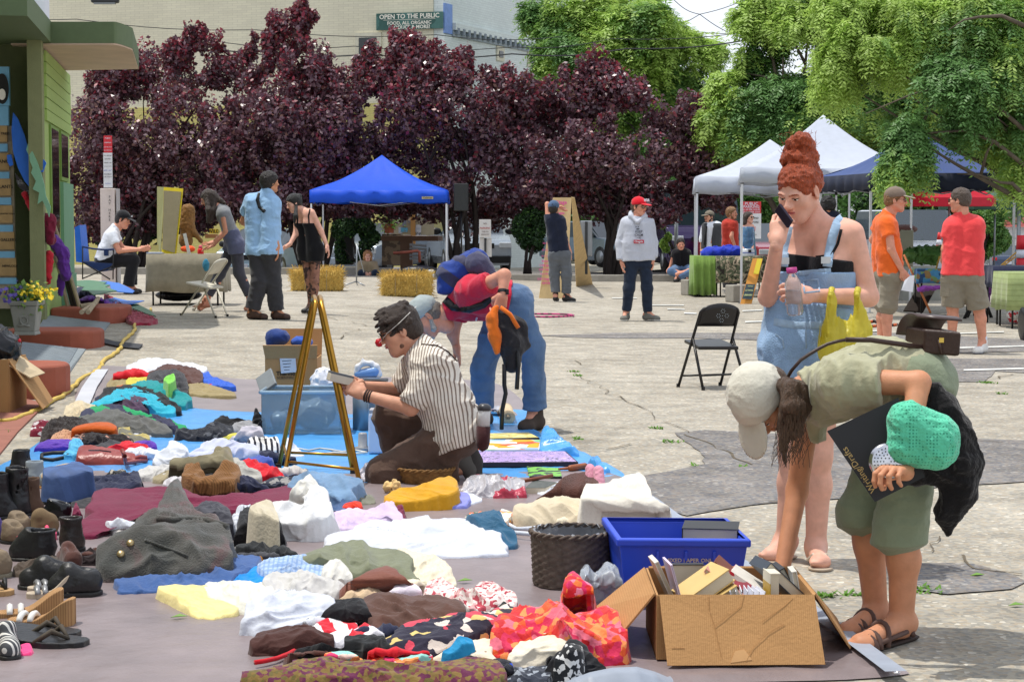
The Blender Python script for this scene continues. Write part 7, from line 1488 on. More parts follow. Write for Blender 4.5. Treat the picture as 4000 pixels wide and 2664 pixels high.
text('MIXED PAPER ONLY',onbin(.56,.202,.004),fx,upb,.034,M_binprint,bn,bold=.015,fit=.185);text('Magazines',onbin(.40,.178,.004),fx,upb,.018,M_binprint,bn,bold=.01,fit=.055);text('Food Boxes',onbin(.67,.180,.004),fx,upb,.018,M_binprint,bn,bold=.01,fit=.06)
M_page=mat('book_pages',(214,204,182),.9,var=.06,pat=('stripe',(0,0,1),600,(190,180,156),.4))
def book(label,c,sz,R,cover,cat='book',group='books in the boxes',spine=None):
 c=Vc(c);r=thing('book',label,cat,c,group);w_,d_,t_=sz;mb=MB();mb.box(c,(w_-.008,d_-.008,t_-.006),R);mb.build('pages',M_page,r);mb=MB()
 for e in(-1,1):mb.box(c+R@Vc((0,0,e*(t_/2-.0015))),(w_,d_,.003),R)
 mb.box(c+R@Vc((-w_/2+.0015,0,0)),(.003,d_,t_-.006),R);mb.build('cover',cover,r);return r
def CV(n,*c,**k):return mat(n,c,k.pop('rough',.5),var=.06,**k)
book('thick black bound book on top in the blue bin',(.755,7.2,.262),(.21,.19,.062),Rz(-.15),CV('cover_black',44,44,46));book('navy bound book lying inside the blue bin',(.61,7.17,.215),(.20,.16,.03),Rz(.1),CV('cover_navy',38,62,104));book('white paperback under the black book in the blue bin',(.73,7.16,.212),(.20,.15,.03),Rz(-.12),CV('cover_white',216,212,202));book('brown bound book at the bottom of the blue bin',(.66,7.2,.12),(.3,.22,.14),Rz(.05),CV('cover_tan',120,92,60))
# ---- open carton of books in the foreground
M_card=mat('cardboard',(184,140,92),.9,var=.05,vs=5,bump=.25,bs=90,pat=('stripe',(1,0,0),150,(176,132,85),.5));M_cardin=mat('cardboard_inside',(156,112,70),.9,var=.06)
bc_=thing('carton','large brown cardboard carton full of books with its flaps folded down','carton',(.71,6.36,.024));hz=.235
def slab(name,P,th,m,parent,b=.0):
 P=[Vc(q)for q in P];n=(P[1]-P[0]).cross(P[2]-P[1]).normalized()*th;mb=MB();mb.prism(P,n);return mb.build(name,m,parent)
x0,x1,y0,y1=.468,.975,6.13,6.62
slab('wall',[(x0,y1,.026),(x1,y1,.026),(x1,y1,hz),(x0,y1,hz)],.006,M_cardin,bc_);slab('wall',[(x0,y0,.026),(x1,y0,.026),(x1,y0,hz),(x0,y0,hz)],.006,M_card,bc_)
slab('wall',[(x0,y0+.007,.026),(x0,y1-.007,.026),(x0,y1-.007,hz),(x0,y0+.007,hz)],.006,M_card,bc_);slab('wall',[(x1,y0+.007,.026),(x1,y1-.007,.026),(x1,y1-.007,hz),(x1,y0+.007,hz)],.006,M_card,bc_);slab('base',[(x0,y0,.03),(x1,y0,.03),(x1,y1,.03),(x0,y1,.03)],.005,M_cardin,bc_)
ff=slab('flap',[(x0+.008,y0-.004,hz+.002),(x1+.002,y0-.004,hz+.002),(1.0,6.035,.03),(.495,6.02,.03)],-.006,M_card,bc_)
slab('flap',[(x0-.003,y0+.01,hz),(x0-.003,y1-.01,hz),(.285,6.72,.06),(.318,6.21,.034)],.006,M_card,bc_);slab('flap',[(x1+.006,y0+.01,hz),(x1+.006,y1-.01,hz),(1.15,6.72,.034),(1.115,6.24,.034)],-.006,M_card,bc_)
slab('flap',[(x0+.01,y1+.004,hz),(x1-.01,y1+.004,hz),(x1-.01,y1+.16,hz-.15),(x0+.01,y1+.16,hz-.15)],.006,M_card,bc_)
fn=Vc((0,-1,.48)).normalized();M_crease=mat('cardboard_crease',(172,130,84),.9)
def onflap(u,v):P=[Vc((x0+.008,y0-.004,hz)),Vc((x1,y0-.004,hz)),Vc((1.0,6.035,.03)),Vc((.495,6.02,.03))];return P[0].lerp(P[1],u).lerp(P[3].lerp(P[2],u),v)+Vc((0,-.0068,.003))
for L in([(.32,.02),(.31,.2),(.33,.42),(.35,.9)],[(.55,.0),(.52,.16),(.42,.30),(.33,.45)],[(.78,.42),(.66,.55),(.56,.75),(.5,.95)],[(.86,.05),(.8,.16),(.64,.38)],[(.04,.76),(.12,.755)]):
 MB().tube([onflap(u,v)for u,v in L],.0009,5).build('crease',M_crease,bc_)
slab('torn_patch',[onflap(.5,.78),onflap(.54,.93),onflap(.40,.97),onflap(.44,.80)],.002,mat('torn_card',(196,152,104),.9),bc_)
def bk(label,x,y,z,sz,ax,ang,yaw,cover):R=Rz(yaw)@Mx.Rotation(ang,3,ax);return book(label,(x,y,z),sz,R,cover)
bk('white paperback slipped upright at the left of the carton',.515,6.40,.22,(.19,.13,.015),'Y',1.15,.1,CV('cover_white',0));bk('lilac booklet standing at the left in the carton',.545,6.33,.215,(.2,.15,.008),'Y',1.3,.1,CV('cover_lilac',206,190,214));bk('black and white boxed tape set in the carton',.60,6.48,.205,(.11,.03,.14),'Y',0,.05,mat('cover_bw',(40,40,42),.5,pat=('stripe',(0,0,1),12,(220,218,212),.35)))
bk('yellowed paperback lying open on its side in the carton',.635,6.30,.235,(.17,.15,.045),'Y',-.55,.3,CV('cover_yellowed',206,176,112));bk('second yellowed paperback under the first',.66,6.28,.19,(.17,.14,.04),'Y',-.5,.25,CV('cover_ochre',196,166,104));bk('pink edged paperback leaning in the carton',.735,6.36,.225,(.2,.13,.014),'Y',.62,-.2,CV('cover_pink',206,150,140));bk('brown hardback leaning behind the red box',.765,6.42,.23,(.2,.14,.02),'Y',.7,-.2,CV('cover_brown',120,62,44))
bx_=thing('game_box','red and white board game box leaning in the carton','box',(.80,6.40,.21));Rg=Rz(-.25)@Mx.Rotation(.55,3,'Y');MB().box((.80,6.38,.225),(.15,.13,.03),Rg).build('lid',mat('red_game_lid',(206,50,50),.5,pat=('floral',22,[(212,52,52),(226,120,130),(236,226,214),(206,46,60)])),bx_);MB().box((.80,6.38,.225),(.148,.128,.032),Rg).build('tray',mat('card_white',(226,220,210),.8),bx_)
mb=MB()
for k in range(7):bxx=thing('booklet','thin white pamphlet standing in the fan of pamphlets','pamphlet',(.735+.012*k,6.24,.16),'fanned pamphlets');MB().box((.735+.012*k,6.25,.175),(.0025,.11,.12),Rz(.05*(k-3))@Mx.Rotation(.08*(k-3),3,'Y')).build('sheet',mat('pamphlet_white',(224,226,236),.7),bxx)
bk('white and gold spined book standing upright at the front of the carton',.855,6.24,.20,(.035,.10,.19),'Y',.0,.1,mat('cover_gold_blue',(224,218,200),.5,pat=('stripe',(0,0,1),5,(196,160,60),.3)))
bk('grey hardback leaning with its pages towards the viewer',.90,6.36,.235,(.20,.14,.035),'Y',.75,.25,CV('cover_slate',62,70,82));bk('black hardback lying at the right of the carton',.935,6.45,.2,(.16,.12,.03),'Y',1.1,.1,CV('cover_black',0));bk('white spined book against the right wall of the carton',.953,6.36,.2,(.16,.10,.018),'Y',1.4,.0,CV('cover_white',0));bk('stack of old books filling the bottom of the carton',.72,6.38,.09,(.44,.4,.11),'Y',0,0,CV('cover_tan',0))
# ---- at the far side of the blue tarp
M_clear=mat('clear_plastic',(190,214,228),.12,var=.03,trans=.75,spec=.5)
A=on('B2',42,1282,.02);B=on('B2',608,1282,.02);pb=thing('plastic_bin','clear plastic storage bin full of cables and small parts','bin',(A+B)/2);Wd=(B-A).length;hb=.28;cx,cy=(A.x+B.x)/2,A.y
mb=MB()
for nm,c_,sz in(('f',(cx,cy,.02+hb/2),(Wd,.004,hb)),('b',(cx,cy+.4,.02+hb/2),(Wd,.004,hb)),('l',(cx-Wd/2,cy+.2,.02+hb/2),(.004,.396,hb)),('r',(cx+Wd/2,cy+.2,.02+hb/2),(.004,.396,hb)),('d',(cx,cy+.2,.024),(Wd-.01,.39,.004))):MB().box(c_,sz).build('wall' if nm!='d' else 'base',M_clear,pb)
MB().tube([Vc((cx+sx*(Wd/2+.008),cy+.2+sy*.208,.02+hb))for sx,sy in((-1,-1),(1,-1),(1,1),(-1,1),(-1,-1))],.012,8).build('rim',mat('clear_rim',(176,202,220),.2,trans=.4),pb)
rr=random.Random(3);M_wcab=mat('pale_cable',(206,204,196),.6)
for k in range(3):
 P=[Vc((cx+rr.uniform(-.2,.22),cy+rr.uniform(.05,.3),.06+rr.uniform(0,.13)))for _ in range(9)];Q=[]
 for a,b in zip(P[:-1],P[1:]):Q+=[a.lerp(b,t/5)+Vc((0,0,.02*sin(PI*t/5)))for t in range(5)]
 tag(MB().tube(Q,.006,6).build('cable',M_wcab if k else M_bp,None,True),['black cable tangled in the clear plastic bin','pale looped cable at the front of the clear plastic bin','pale cable hanging at the right of the clear plastic bin'][k],'cable','cables in the clear bin')
S=SDF(.01,.03);S.ell((cx+.07,cy+.2,.14),(.13,.11,.10));S.ell((cx-.14,cy+.2,.09),(.09,.1,.06));S.noise(.04,12,3);tag(S.build('plastic_bag',mat('grey_film',(156,162,170),.3,var=.2,trans=.3)),'knotted grey plastic bag inside the clear bin','plastic bag')
tcx=at('B2',252,900,14.0);th_=thing('carton','brown carton with open flaps behind the clear bin, blue hats on top','carton',(tcx.x,14.2,.015));q0=at('B2',68,735,14.0);q1=at('B2',440,735,14.0);wd=q1.x-q0.x;ht=q0.z
for c_,sz,m in(((tcx.x,14.0,ht/2),(wd,.008,ht),M_card),((tcx.x,14.34,ht/2),(wd,.008,ht),M_card),((q0.x+.004,14.17,ht/2),(.008,.33,ht),M_card),((q1.x-.004,14.17,ht/2),(.008,.33,ht),M_card)):MB().box(c_,sz).build('wall',m,th_)
slab('flap',[(q0.x,13.99,ht),(q1.x,13.99,ht),(q1.x+.01,13.93,ht+.10),(q0.x-.01,13.93,ht+.10)],.006,M_card,th_);slab('flap',[(q0.x,14.35,ht),(q1.x,14.35,ht),(q1.x,14.42,ht+.19),(q0.x+.02,14.42,ht+.19)],.006,M_cardin,th_)
m2=MB();qa=at('B2',232,785,13.985);m2.box(qa,(.115,.002,.115),Mx.Rotation(-.08,3,'Y'));m2.build('label',W_,th_);text('Thermo',at('B2',215,848,13.99),XA,ZA,.06,M_ink,th_,bold=.02,fit=.14);text('SCIENTIFIC',at('B2',215,878,13.99),XA,ZA,.025,M_ink,th_,fit=.13)
for k in range(4):MB().box(qa+Vc((-.01,-.0015,.03-.022*k)),(.07-.01*k,.001,.004),Mx.Rotation(-.08,3,'Y')).build('label_line',M_ink,th_)
def blob(label,name,cat,prims,m,vox=.008,k=.03,nz=(.012,20),seed=2,group=None):
 S=SDF(vox,k)
 for pr in prims:S.ell(*pr)if len(pr)==2 else S.cap(*pr)
 if nz:S.noise(nz[0],nz[1],seed)
 return tag(S.build(name,m),label,cat,group)
blob('navy knitted hat with a plaid edge resting on the carton','hat','hat',[(at('B2',160,585,14.1),(.085,.09,.06)),(at('B2',120,600,14.12),(.05,.08,.07))],C('navy_hat',40,62,122),seed=1);blob('bright blue fleece hat at the right of the carton','hat','hat',[(at('B2',330,620,14.15),(.08,.08,.045))],C('blue_hat',52,88,176),seed=4)
blob('heap of white towelling beside the carton','towel','towel',[(at('B2',490,900,13.6),(.09,.09,.09)),(at('B2',480,960,13.6),(.085,.08,.08))],C('terry_white',222,224,232),nz=(.03,18))
kb=thing('keyboard','grey computer keyboard propped up on the clear bin','keyboard',at('B2',75,985,12.95));ax_=(at('B2',20,825,13.2)-at('B2',75,985,12.95)).normalized();rx_=Vc((.75,-.6,.1)).normalized();Rk=frame(ax_,rx_.cross(ax_)*-1);cK=at('B2',75,905,13.05);m2=MB();m2.box(cK,(.13,.20,.022),Rk);bev(m2.build('case',mat('keyboard_grey',(120,126,130),.5),kb),.005)
for k in range(6):MB().box(cK+Rk@Vc((0,-.07+.028*k,.013)),(.10,.02,.008),Rk).build('key_row',mat('key_grey',(168,172,176),.5),kb)
# steam iron on a metal box, cylinder, white appliance
def at_on(pan,x,y,Y):return at(pan,x,y,Y)
tb_=thing('toaster','steel box with a black lid under the steam iron','appliance',at('B2',800,1240,13.4));q0=at('B2',700,925,13.3);q1=at('B2',935,925,13.3);bev(MB().box(((q0.x+q1.x)/2,13.4,q0.z/2+.01),(q1.x-q0.x,.2,q0.z-.02)).build('body',mat('brushed_steel',(150,156,160),.35,.7,bump=.1),tb_),.01);bev(MB().box(((q0.x+q1.x)/2-.01,13.4,q0.z+.014),(q1.x-q0.x+.03,.22,.025)).build('lid',M_bp,tb_),.006)
ir=thing('steam_iron','white and blue steam iron standing flat on the steel box','iron',at('B2',800,885,13.35));S=SDF(.006,.015);b0=at('B2',715,862,13.32);b1_=at('B2',885,862,13.32)
S.cap(b0+Vc((.02,0,.01)),b1_+Vc((-.03,0,.025)),.028,.042);S.cut(b0-U(.008),(0,0,-1));S.build('tank',mat('iron_blue',(110,150,206),.3),ir)
S=SDF(.006,.012);pts_=[at('B2',x,y,13.32)for x,y in((725,840),(735,800),(775,772),(830,775),(865,800),(880,850))];S.chain(pts_,[.02,.02,.019,.02,.024,.03]);S.cap(at('B2',770,770,13.32),at('B2',768,742,13.32),.008);S.build('handle',mat('iron_white',(226,226,230),.35),ir);bev(MB().box((b0+b1_)/2-U(.012),(.19,.1,.008)).build('soleplate',mat('chrome',(200,200,204),.15,1.),ir),.003)
cy_=on('B2',752,1262,.02);tag(MB().lathe(cy_+Vc((0,.06,0)),[(.056,0),(.056,.235),(.05,.24),(.048,.236),(.048,.02)],32).build('steel_canister',mat('dull_steel',(128,142,152),.35,.6),None,True),'grey steel canister standing beside the kneeling man','canister')
wa=thing('white_appliance','white upright kitchen appliance standing on the blue tarp','appliance',on('B2',905,1425,.02));q0=on('B2',805,1425,.02);q1=on('B2',1010,1425,.02);wdt=q1.x-q0.x;bev(MB().box(((q0.x+q1.x)/2,q0.y+.09,.145),(wdt,.17,.25),taper=.94).build('housing',mat('appliance_white',(204,214,232),.4,var=.03),wa),.015,3);MB().box(((q0.x+q1.x)/2+.012,q0.y+.004,.16),(.025,.012,.13)).build('slot',mat('slot_grey',(120,126,136),.5),wa);MB().box(((q0.x+q1.x)/2,q0.y+.09,.278),(wdt*.9,.15,.016)).build('lid',mat('lid_grey',(168,164,168),.5),wa)
tag(MB().lathe(on('B2',770,1400,.02),[(.05,0),(.052,.02),(.03,.026),(.028,.10),(.022,.11)],22).build('jug',mat('jug_grey',(150,152,156),.4),None,True),'small grey beaker beside the white appliance','jug')
m2=MB();P=[on('B2',x,y,.03)for x,y in((300,1385),(380,1400),(460,1385),(540,1395),(620,1410),(720,1400),(800,1415),(700,1425),(560,1415),(470,1430))];m2.tube(P,.006,6);tag(m2.build('cord',M_wcab,None,True),'white electric cord lying across the blue tarp','cord')
# pictures and small things on the right side of the tarp
def flatbox(name,label,cat,pan,pts,th,m,edge=None,z=.022):
 P=[on(pan,x,y,z+th)for x,y in pts];r=thing(name,label,cat,sum(P,Vc())/4-U(th));MB().prism([q-U(th)for q in P],(0,0,th)).build('frame',edge or m,r);c=sum(P,Vc())/4;MB().add([c+(q-c)*.965+U(.002)for q in P],[(0,1,2,3)]).build('face',m,r);return r
M_p1_=mat('painting_yellow',(220,200,120),.6,pat=('soft',9,[(.3,(120,140,110)),(.5,(226,200,110)),(.7,(214,220,200))],2));M_p2_=mat('painting_abstract',(230,226,214),.6,pat=('floral',9,[(234,230,220),(240,164,40),(236,232,222),(130,200,120),(226,90,50),(238,234,226),(150,180,210)]));M_p3_=mat('painting_lavender',(176,150,206),.6,pat=('blotch',12,[(0,(178,152,210)),(.5,(92,88,108)),(.56,(196,174,222))],2.5))
flatbox('painting','greenish yellow painting lying behind the other pictures','painting','Q6',Z('230 478 690 470 600 425 240 432'),.02,M_p1_,M_ds);flatbox('painting','white canvas with an orange and green abstract painting','painting','Q6',Z('90 580 685 575 705 488 110 482'),.02,M_p2_,W_);flatbox('painting','long lavender and black painting in a dark frame','painting','Q6',Z('100 690 1028 682 920 588 95 588'),.025,M_p3_,mat('dark_frame',(48,34,40),.5))
flatbox('magazine','black and green magazine lying beside the hairbrush','magazine','Q6',Z('600 812 885 812 865 735 578 720'),.008,mat('mag_green',(60,70,60),.4,pat=('blotch',8,[(0,(44,46,46)),(.46,(120,186,70)),(.6,(60,64,60))])))
flatbox('book','dark hardback with a yellow spine label lying flat','book','Q6',Z('555 912 740 912 850 860 640 838'),.03,mat('mottled_cover',(84,88,84),.6,var=.3,vs=40),M_page);flatbox('book','white paperback beside the dark hardback','book','Q6',Z('735 908 850 890 900 850 800 860'),.025,CV('cover_paleblue',196,206,222),M_page);flatbox('paper_box','small white box with coloured print by the teal cloth','box','Q6',Z('300 1165 395 1215 465 1125 360 1090'),.05,mat('white_print',(226,222,210),.6,pat=('blotch',14,[(0,(230,226,216)),(.6,(226,150,60)),(.68,(80,150,200))])));flatbox('newspaper','folded newspaper sheet next to the plastic bag','newspaper','Q6',Z('70 880 200 880 260 802 140 796'),.006,mat('newsprint',(206,204,202),.8,pat=('stripe',(0,1,0),60,(120,120,122),.3)))
br=thing('hairbrush','wooden hairbrush lying on the blue tarp','brush',on('Q6',1030,725,.03));S=SDF(.005,.015);S.cap(on('Q6',960,735,.04),on('Q6',1085,718,.04),.018,.02);S.build('head',mat('brush_wood',(150,84,50),.5),br);S=SDF(.005,.01);S.cap(on('Q6',960,735,.04),on('Q6',860,742,.035),.01,.007);S.build('handle',mat('brush_wood',0),br)
m2=MB();a=on('Q6',505,855,.06);b=on('Q6',800,800,.07);m2.tube([a,b],.010,8);tag(m2.build('wooden_stick',mat('red_stick',(120,64,40),.5),None,True),'reddish wooden stick lying over the books','stick')
m2=MB();a=on('Q6',415,290,.06);b=on('Q6',380,180,.06);m2.lathe(a,[(.02,0),(.048,0),(.05,.005),(.05,.5),(.02,.5),(.02,0)],24,R=(b-a).to_track_quat('Z','Y').to_matrix());tag(m2.build('paper_roll',mat('kraft_roll',(206,184,150),.8),None,True),'roll of kraft paper lying on the blue tarp','paper roll')
pt=thing('pan','shiny steel pan with a dark rim near the paper roll','pan',on('Q6',300,270,.02));MB().lathe(on('Q6',290,265,.02),[(.0,.004),(.11,.004),(.13,.05),(.135,.05),(.115,0)],32).build('bowl',MATS['chrome'],pt,True);MB().tube([on('Q6',350,260,.06),on('Q6',420,250,.07)],.010,8).build('handle',M_bp,pt)
hp('crumpled edge of the blue tarp bunched up by the boot','Q6',Z1('70 52 72 43 77 41 83 45 90 52 98 58 103 62 90 59 72 58'),.09,M_tarpb,0,.05,9,cat='tarp',name='tarp_bunch',group=None)
hp('crumpled corner of the blue tarp by the pink slippers','Q6',Z('1120 700 1150 655 1200 655 1240 720 1300 765 1180 750'),.06,M_tarpb,0,.05,9,cat='tarp',name='tarp_bunch',group=None)
# yellow extension cord, small leaves
P=[on('B1',x,y,.018)for x,y in((1085,380),(1040,440),(985,490),(955,545),(915,580),(895,630),(850,675),(800,715),(755,760),(720,800),(660,845),(590,890),(520,940),(440,1010),(380,1050),(290,1090),(210,1130),(150,1165),(60,1185),(0,1190),(-150,1195))];Q=[]
for i in range(len(P)-1):Q+=[P[i].lerp(P[i+1],t/4)+Vc((.02*sin(i*2.1+t),.02*cos(i*1.7+t),0))for t in range(4)]
tag(MB().tube(Q,.018,7).build('extension_cord',mat('yellow_cord',(206,176,84),.6),None,True),'long yellow extension cord running along the shaded kerbs','cord')
M_leaf=mat('fallen_leaf',(110,150,60),.6)
for pn_,x,y,lab in(('C2',1505,840,'green leaf on the brown tarp right of the cream trousers'),('C1',1290,1100,'green leaf on the brown tarp below the yellow top'),('C3',605,475,'pale green leaf below the beige linen'),('C4',1510,800,'green leaf lying on the pavement right of the bending woman'),('C4',1790,1015,'dark leaf on the pavement at the right edge')):
 q=on(pn_,x,y,.03 if pn_[0]=='C' and pn_!='C4' else.006);o=MB().add([q+Vc(v)for v in((-.03,0,0),(-.008,-.014,.006),(.03,.004,.004),(.0,.016,.010))],[(0,1,2,3)]).build('leaf',M_leaf);solid(o,.0012);tag(o,lab,'leaf','fallen leaves')
# ================================================================== STALLS, VEHICLES, FURNITURE AND HELD THINGS
def pmat(n,*c,**k):return mat(n,c,k.pop('rough',.5),var=k.pop('var',.06),**k)
M_pole=pmat('white_pole',214,216,220);M_galv=pmat('galvanised',150,154,158,rough=.4,metal=.7)
def bar(name,a,b,r,m,parent,n=8):mb=MB();mb.tube([a,b],r,n);return mb.build(name,m,parent,True)
def box(name,c,sz,m,parent=None,R=None,b=0):
 o=MB().box(c,sz,R).build(name,m,parent)
 if b:bev(o,b)
 return o
def tent(label,C,zb_,zt_,zp,m,mv,pole=.022,seam=True):
 c=sum((Vc((x,y,0))for x,y in C),Vc())/4;r=thing('canopy_tent',label,'canopy',(c.x,c.y,gz(c.x,c.y)));n=14;V=[];F=[]
 for s in range(4):
  A=Vc((*C[s],zt_));B=Vc((*C[(s+1)%4],zt_));Pk=Vc((c.x,c.y,zp));o=len(V)
  for j in range(n+1):
   v=j/n
   for i in range(n+1):
    u=i/n;q=A.lerp(B,u).lerp(Pk,v);q.z-=.10*sin(PI*v)*1.+.07*sin(PI*u)*(1-v)*sin(PI*min(1,v+.25));q.z+=.012*sin(u*23+v*9+s)*sin(v*7)*(1-v);V.append(q)
  F+=[(o+j*(n+1)+i,o+j*(n+1)+i+1,o+(j+1)*(n+1)+i+1,o+(j+1)*(n+1)+i)for j in range(n)for i in range(n)]
 o=mk('roof',V,F,m,r);bm=bmesh.new();bm.from_mesh(o.data);bmesh.ops.remove_doubles(bm,verts=bm.verts,dist=.002);bmesh.ops.recalc_face_normals(bm,faces=bm.faces);bm.to_mesh(o.data);bm.free();solid(o,.006)
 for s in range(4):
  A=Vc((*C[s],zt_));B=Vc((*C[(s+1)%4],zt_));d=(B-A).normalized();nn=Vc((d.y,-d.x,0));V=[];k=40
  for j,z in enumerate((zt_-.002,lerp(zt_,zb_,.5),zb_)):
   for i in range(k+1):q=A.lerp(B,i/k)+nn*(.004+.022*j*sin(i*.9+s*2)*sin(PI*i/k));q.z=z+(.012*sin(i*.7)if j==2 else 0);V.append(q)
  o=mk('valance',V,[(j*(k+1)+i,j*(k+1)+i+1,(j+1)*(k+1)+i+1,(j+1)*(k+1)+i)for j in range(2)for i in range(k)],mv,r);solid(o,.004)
 for x,y in C:
  q=Vc((x,y,0)).lerp(c,.02);g=gz(q.x,q.y);box('leg',(q.x,q.y,(g+zt_)/2),(pole*1.6,pole*1.6,zt_-g),M_pole,r);box('foot',(q.x,q.y,g+.006),(.1,.1,.012),M_galv,r);box('clamp',(q.x,q.y,zb_+.03),(.05,.05,.09),M_bp,r)
 for s in range(4):
  A=Vc((*C[s],zb_+.12)).lerp(Vc((c.x,c.y,zb_+.12)),.02);B=Vc((*C[(s+1)%4],zb_+.12)).lerp(Vc((c.x,c.y,zb_+.12)),.02);M=(A+B)/2;mb=MB()
  mb.tube([A,M+U(-.18),B],.011,6);bo=mb.build('truss',M_galv,r)
 return r
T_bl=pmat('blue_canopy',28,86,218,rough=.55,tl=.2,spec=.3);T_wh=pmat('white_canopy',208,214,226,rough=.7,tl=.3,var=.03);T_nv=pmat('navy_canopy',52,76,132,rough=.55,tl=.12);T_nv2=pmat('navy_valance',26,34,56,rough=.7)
bt=tent('bright blue canopy tent in front of the purple trees',[(-4.47,42.4),(-1.42,42.4),(-1.5,45.4),(-4.5,45.4)],1.80,2.08,2.9,T_bl,T_bl)
q=at('P3',1160,418,42.36);box('label',q,(.25,.004,.055),pmat('tan_label',176,166,130),bt);text('Coleman',q-Vc((0,.004,0)),XA,ZA,.08,M_ink,bt,fit=.2)
tent('white canopy tent at the left of the tents, over the camouflage table',[(3.5,36.6),(6.5,36.8),(6.75,39.8),(3.75,39.6)],1.95,2.25,3.02,T_wh,T_wh)
tent('taller white canopy tent with its peak behind the red haired woman',[(3.9,32.8),(6.9,33.0),(7.2,36.0),(4.25,35.8)],2.06,2.31,3.3,T_wh,T_wh)
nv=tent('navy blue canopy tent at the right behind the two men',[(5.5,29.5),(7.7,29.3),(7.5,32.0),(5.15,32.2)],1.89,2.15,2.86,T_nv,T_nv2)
q=at('P6',175,78,29.4);MB().lathe(q,[(.037,-.003),(.037,.003),(.028,.003),(.028,-.003)],24,R=RX90).build('emblem',W_,nv);text('S',q-Vc((0,.005,0)),XA,ZA,.058,W_,nv,bold=.02);text('quik\nshade',at('P6',228,80,29.38),XA,ZA,.026,W_,nv)
for x,y,lab in((266,1402,'white and grey concrete block weighting the left tent pole'),(718,1470,'concrete block tied to the tent pole beside the tool library board')):q=on('P5',x,y);b_=box('weight_block',(q.x,q.y+.1,q.z+.15),(.34,.3,.3),M_kerb,None,Rz(.4),.02);tag(b_,lab,'block','tent weights')
# umbrellas beyond
def umbrella(label,pan,x,y,Y,r_,m):
 c=at(pan,x,y,Y);r=thing('market_umbrella',label,'umbrella',(c.x,c.y,gz(c.x,c.y)));V=[(c.x,c.y,c.z+.55)];n=8;F=[]
 for k,f in enumerate((.5,1.)):
  for j in range(n):a=2*PI*j/n+.2;V.append((c.x+r_*f*cos(a),c.y+r_*f*sin(a),c.z+.55-.55*f**1.2))
 for j in range(n):F+=[(0,1+j,1+(j+1)%n),(1+j,1+n+j,1+n+(j+1)%n,1+(j+1)%n)]
 for j in range(n):a=V[1+n+j];b=V[1+n+(j+1)%n];k=len(V);V+=[(a[0],a[1],a[2]-.2),(b[0],b[1],b[2]-.2)];F.append((1+n+j,k,k+1,1+n+(j+1)%n))
 o=mk('cover',V,F,m,r,False);solid(o,.01);bar('pole',Vc((c.x,c.y,gz(c.x,c.y))),Vc((c.x,c.y,c.z+.5)),.025,M_galv,r)
umbrella('red market umbrella beyond the coral shirted man','P6',780,205,46,1.15,pmat('red_awning',206,30,56,tl=.3));umbrella('green market umbrella at the far right','P6',1170,240,52,1.6,pmat('green_awning',70,110,92,tl=.3))
# tables and what stands on them
def d_table(label,x0,x1,y0,y1,h,m,drop=.5,legs=True,name='table',folds_=.02):
 g=gz((x0+x1)/2,y0);r=thing(name,label,'table',((x0+x1)/2,(y0+y1)/2,g));z=g+h;box('tabletop',((x0+x1)/2,(y0+y1)/2,z-.02),(x1-x0-.02,y1-y0-.02,.03),M_galv,r)
 P=[];k=24
 for a,b in(((x0,y0),(x1,y0)),((x1,y0),(x1,y1)),((x1,y1),(x0,y1)),((x0,y1),(x0,y0))):P+=[(lerp(a[0],b[0],i/k),lerp(a[1],b[1],i/k))for i in range(k)]
 n=len(P);V=[((x0+x1)/2,(y0+y1)/2,z)]+[(x,y,z)for x,y in P];cx,cy=V[0][:2]
 for j,f in enumerate((.33,.66,1)):
  for i,(x,y)in enumerate(P):w_=folds_*f*sin(i*.8)+.02*f;d=Vc((x-cx,(y-cy)*2,0)).normalized();V.append((x+d.x*w_,y+d.y*w_,z-drop*f+.012*sin(i*.37)))
 F=[(0,1+i,1+(i+1)%n)for i in range(n)]+[(1+j*n+i,1+(j+1)*n+i,1+(j+1)*n+(i+1)%n,1+j*n+(i+1)%n)for j in range(3)for i in range(n)]
 o=mk('tablecloth',V,F,m,r,True);solid(o,.003)
 if legs:
  for x in(x0+.08,x1-.08):
   for y in(y0+.08,y1-.08):bar('leg',Vc((x,y,g)),Vc((x,y,z-.03)),.014,M_bp,r)
 return r
ax0=at('P1',840,900,28.2).x;ax1=at('P1',1440,900,28.2).x
d_table('long table under a drab canvas cloth where the man in white sits',ax0,ax1+.25,28.2,28.95,.76,cloth('drab_canvas',(150,142,124)),.56)
def stand_on(pan,x0,y0,x1,y1,Y,th,m,name,label,cat,R=None,b=.0,group=None):
 a=at(pan,x0,y0,Y);c=at(pan,x1,y1,Y);o=box(name,((a.x+c.x)/2,Y,(a.z+c.z)/2),(abs(c.x-a.x),th,abs(a.z-c.z)),m,None,R,b);return tag(o,label,cat,group)
db_=thing('display_board','leaning drab panel with a bright yellow frame standing on the table','board',at('P1',1080,840,28.5));P=[at('P1',x,y,Y)for x,y,Y in((1018,135,28.75),(1215,150,28.7),(1142,842,28.4),(1000,800,28.45))];MB().prism(P,(0,.03,0)).build('frame',pmat('yellow_frame',206,184,26),db_);cc=sum(P,Vc())/4;MB().prism([cc+(q-cc)*.9+Vc((-.008,-.012,0))for q in P],(0,.01,0)).build('panel',pmat('drab_panel',132,122,94,bump=.3),db_)
P2_=[at('P1',x,y,Y)for x,y,Y in((950,130,29.1),(1030,135,28.9),(985,800,28.6),(950,760,28.8))];MB().prism(P2_,(0,.03,0)).build('side_panel',pmat('olive_panel',138,136,82),db_)
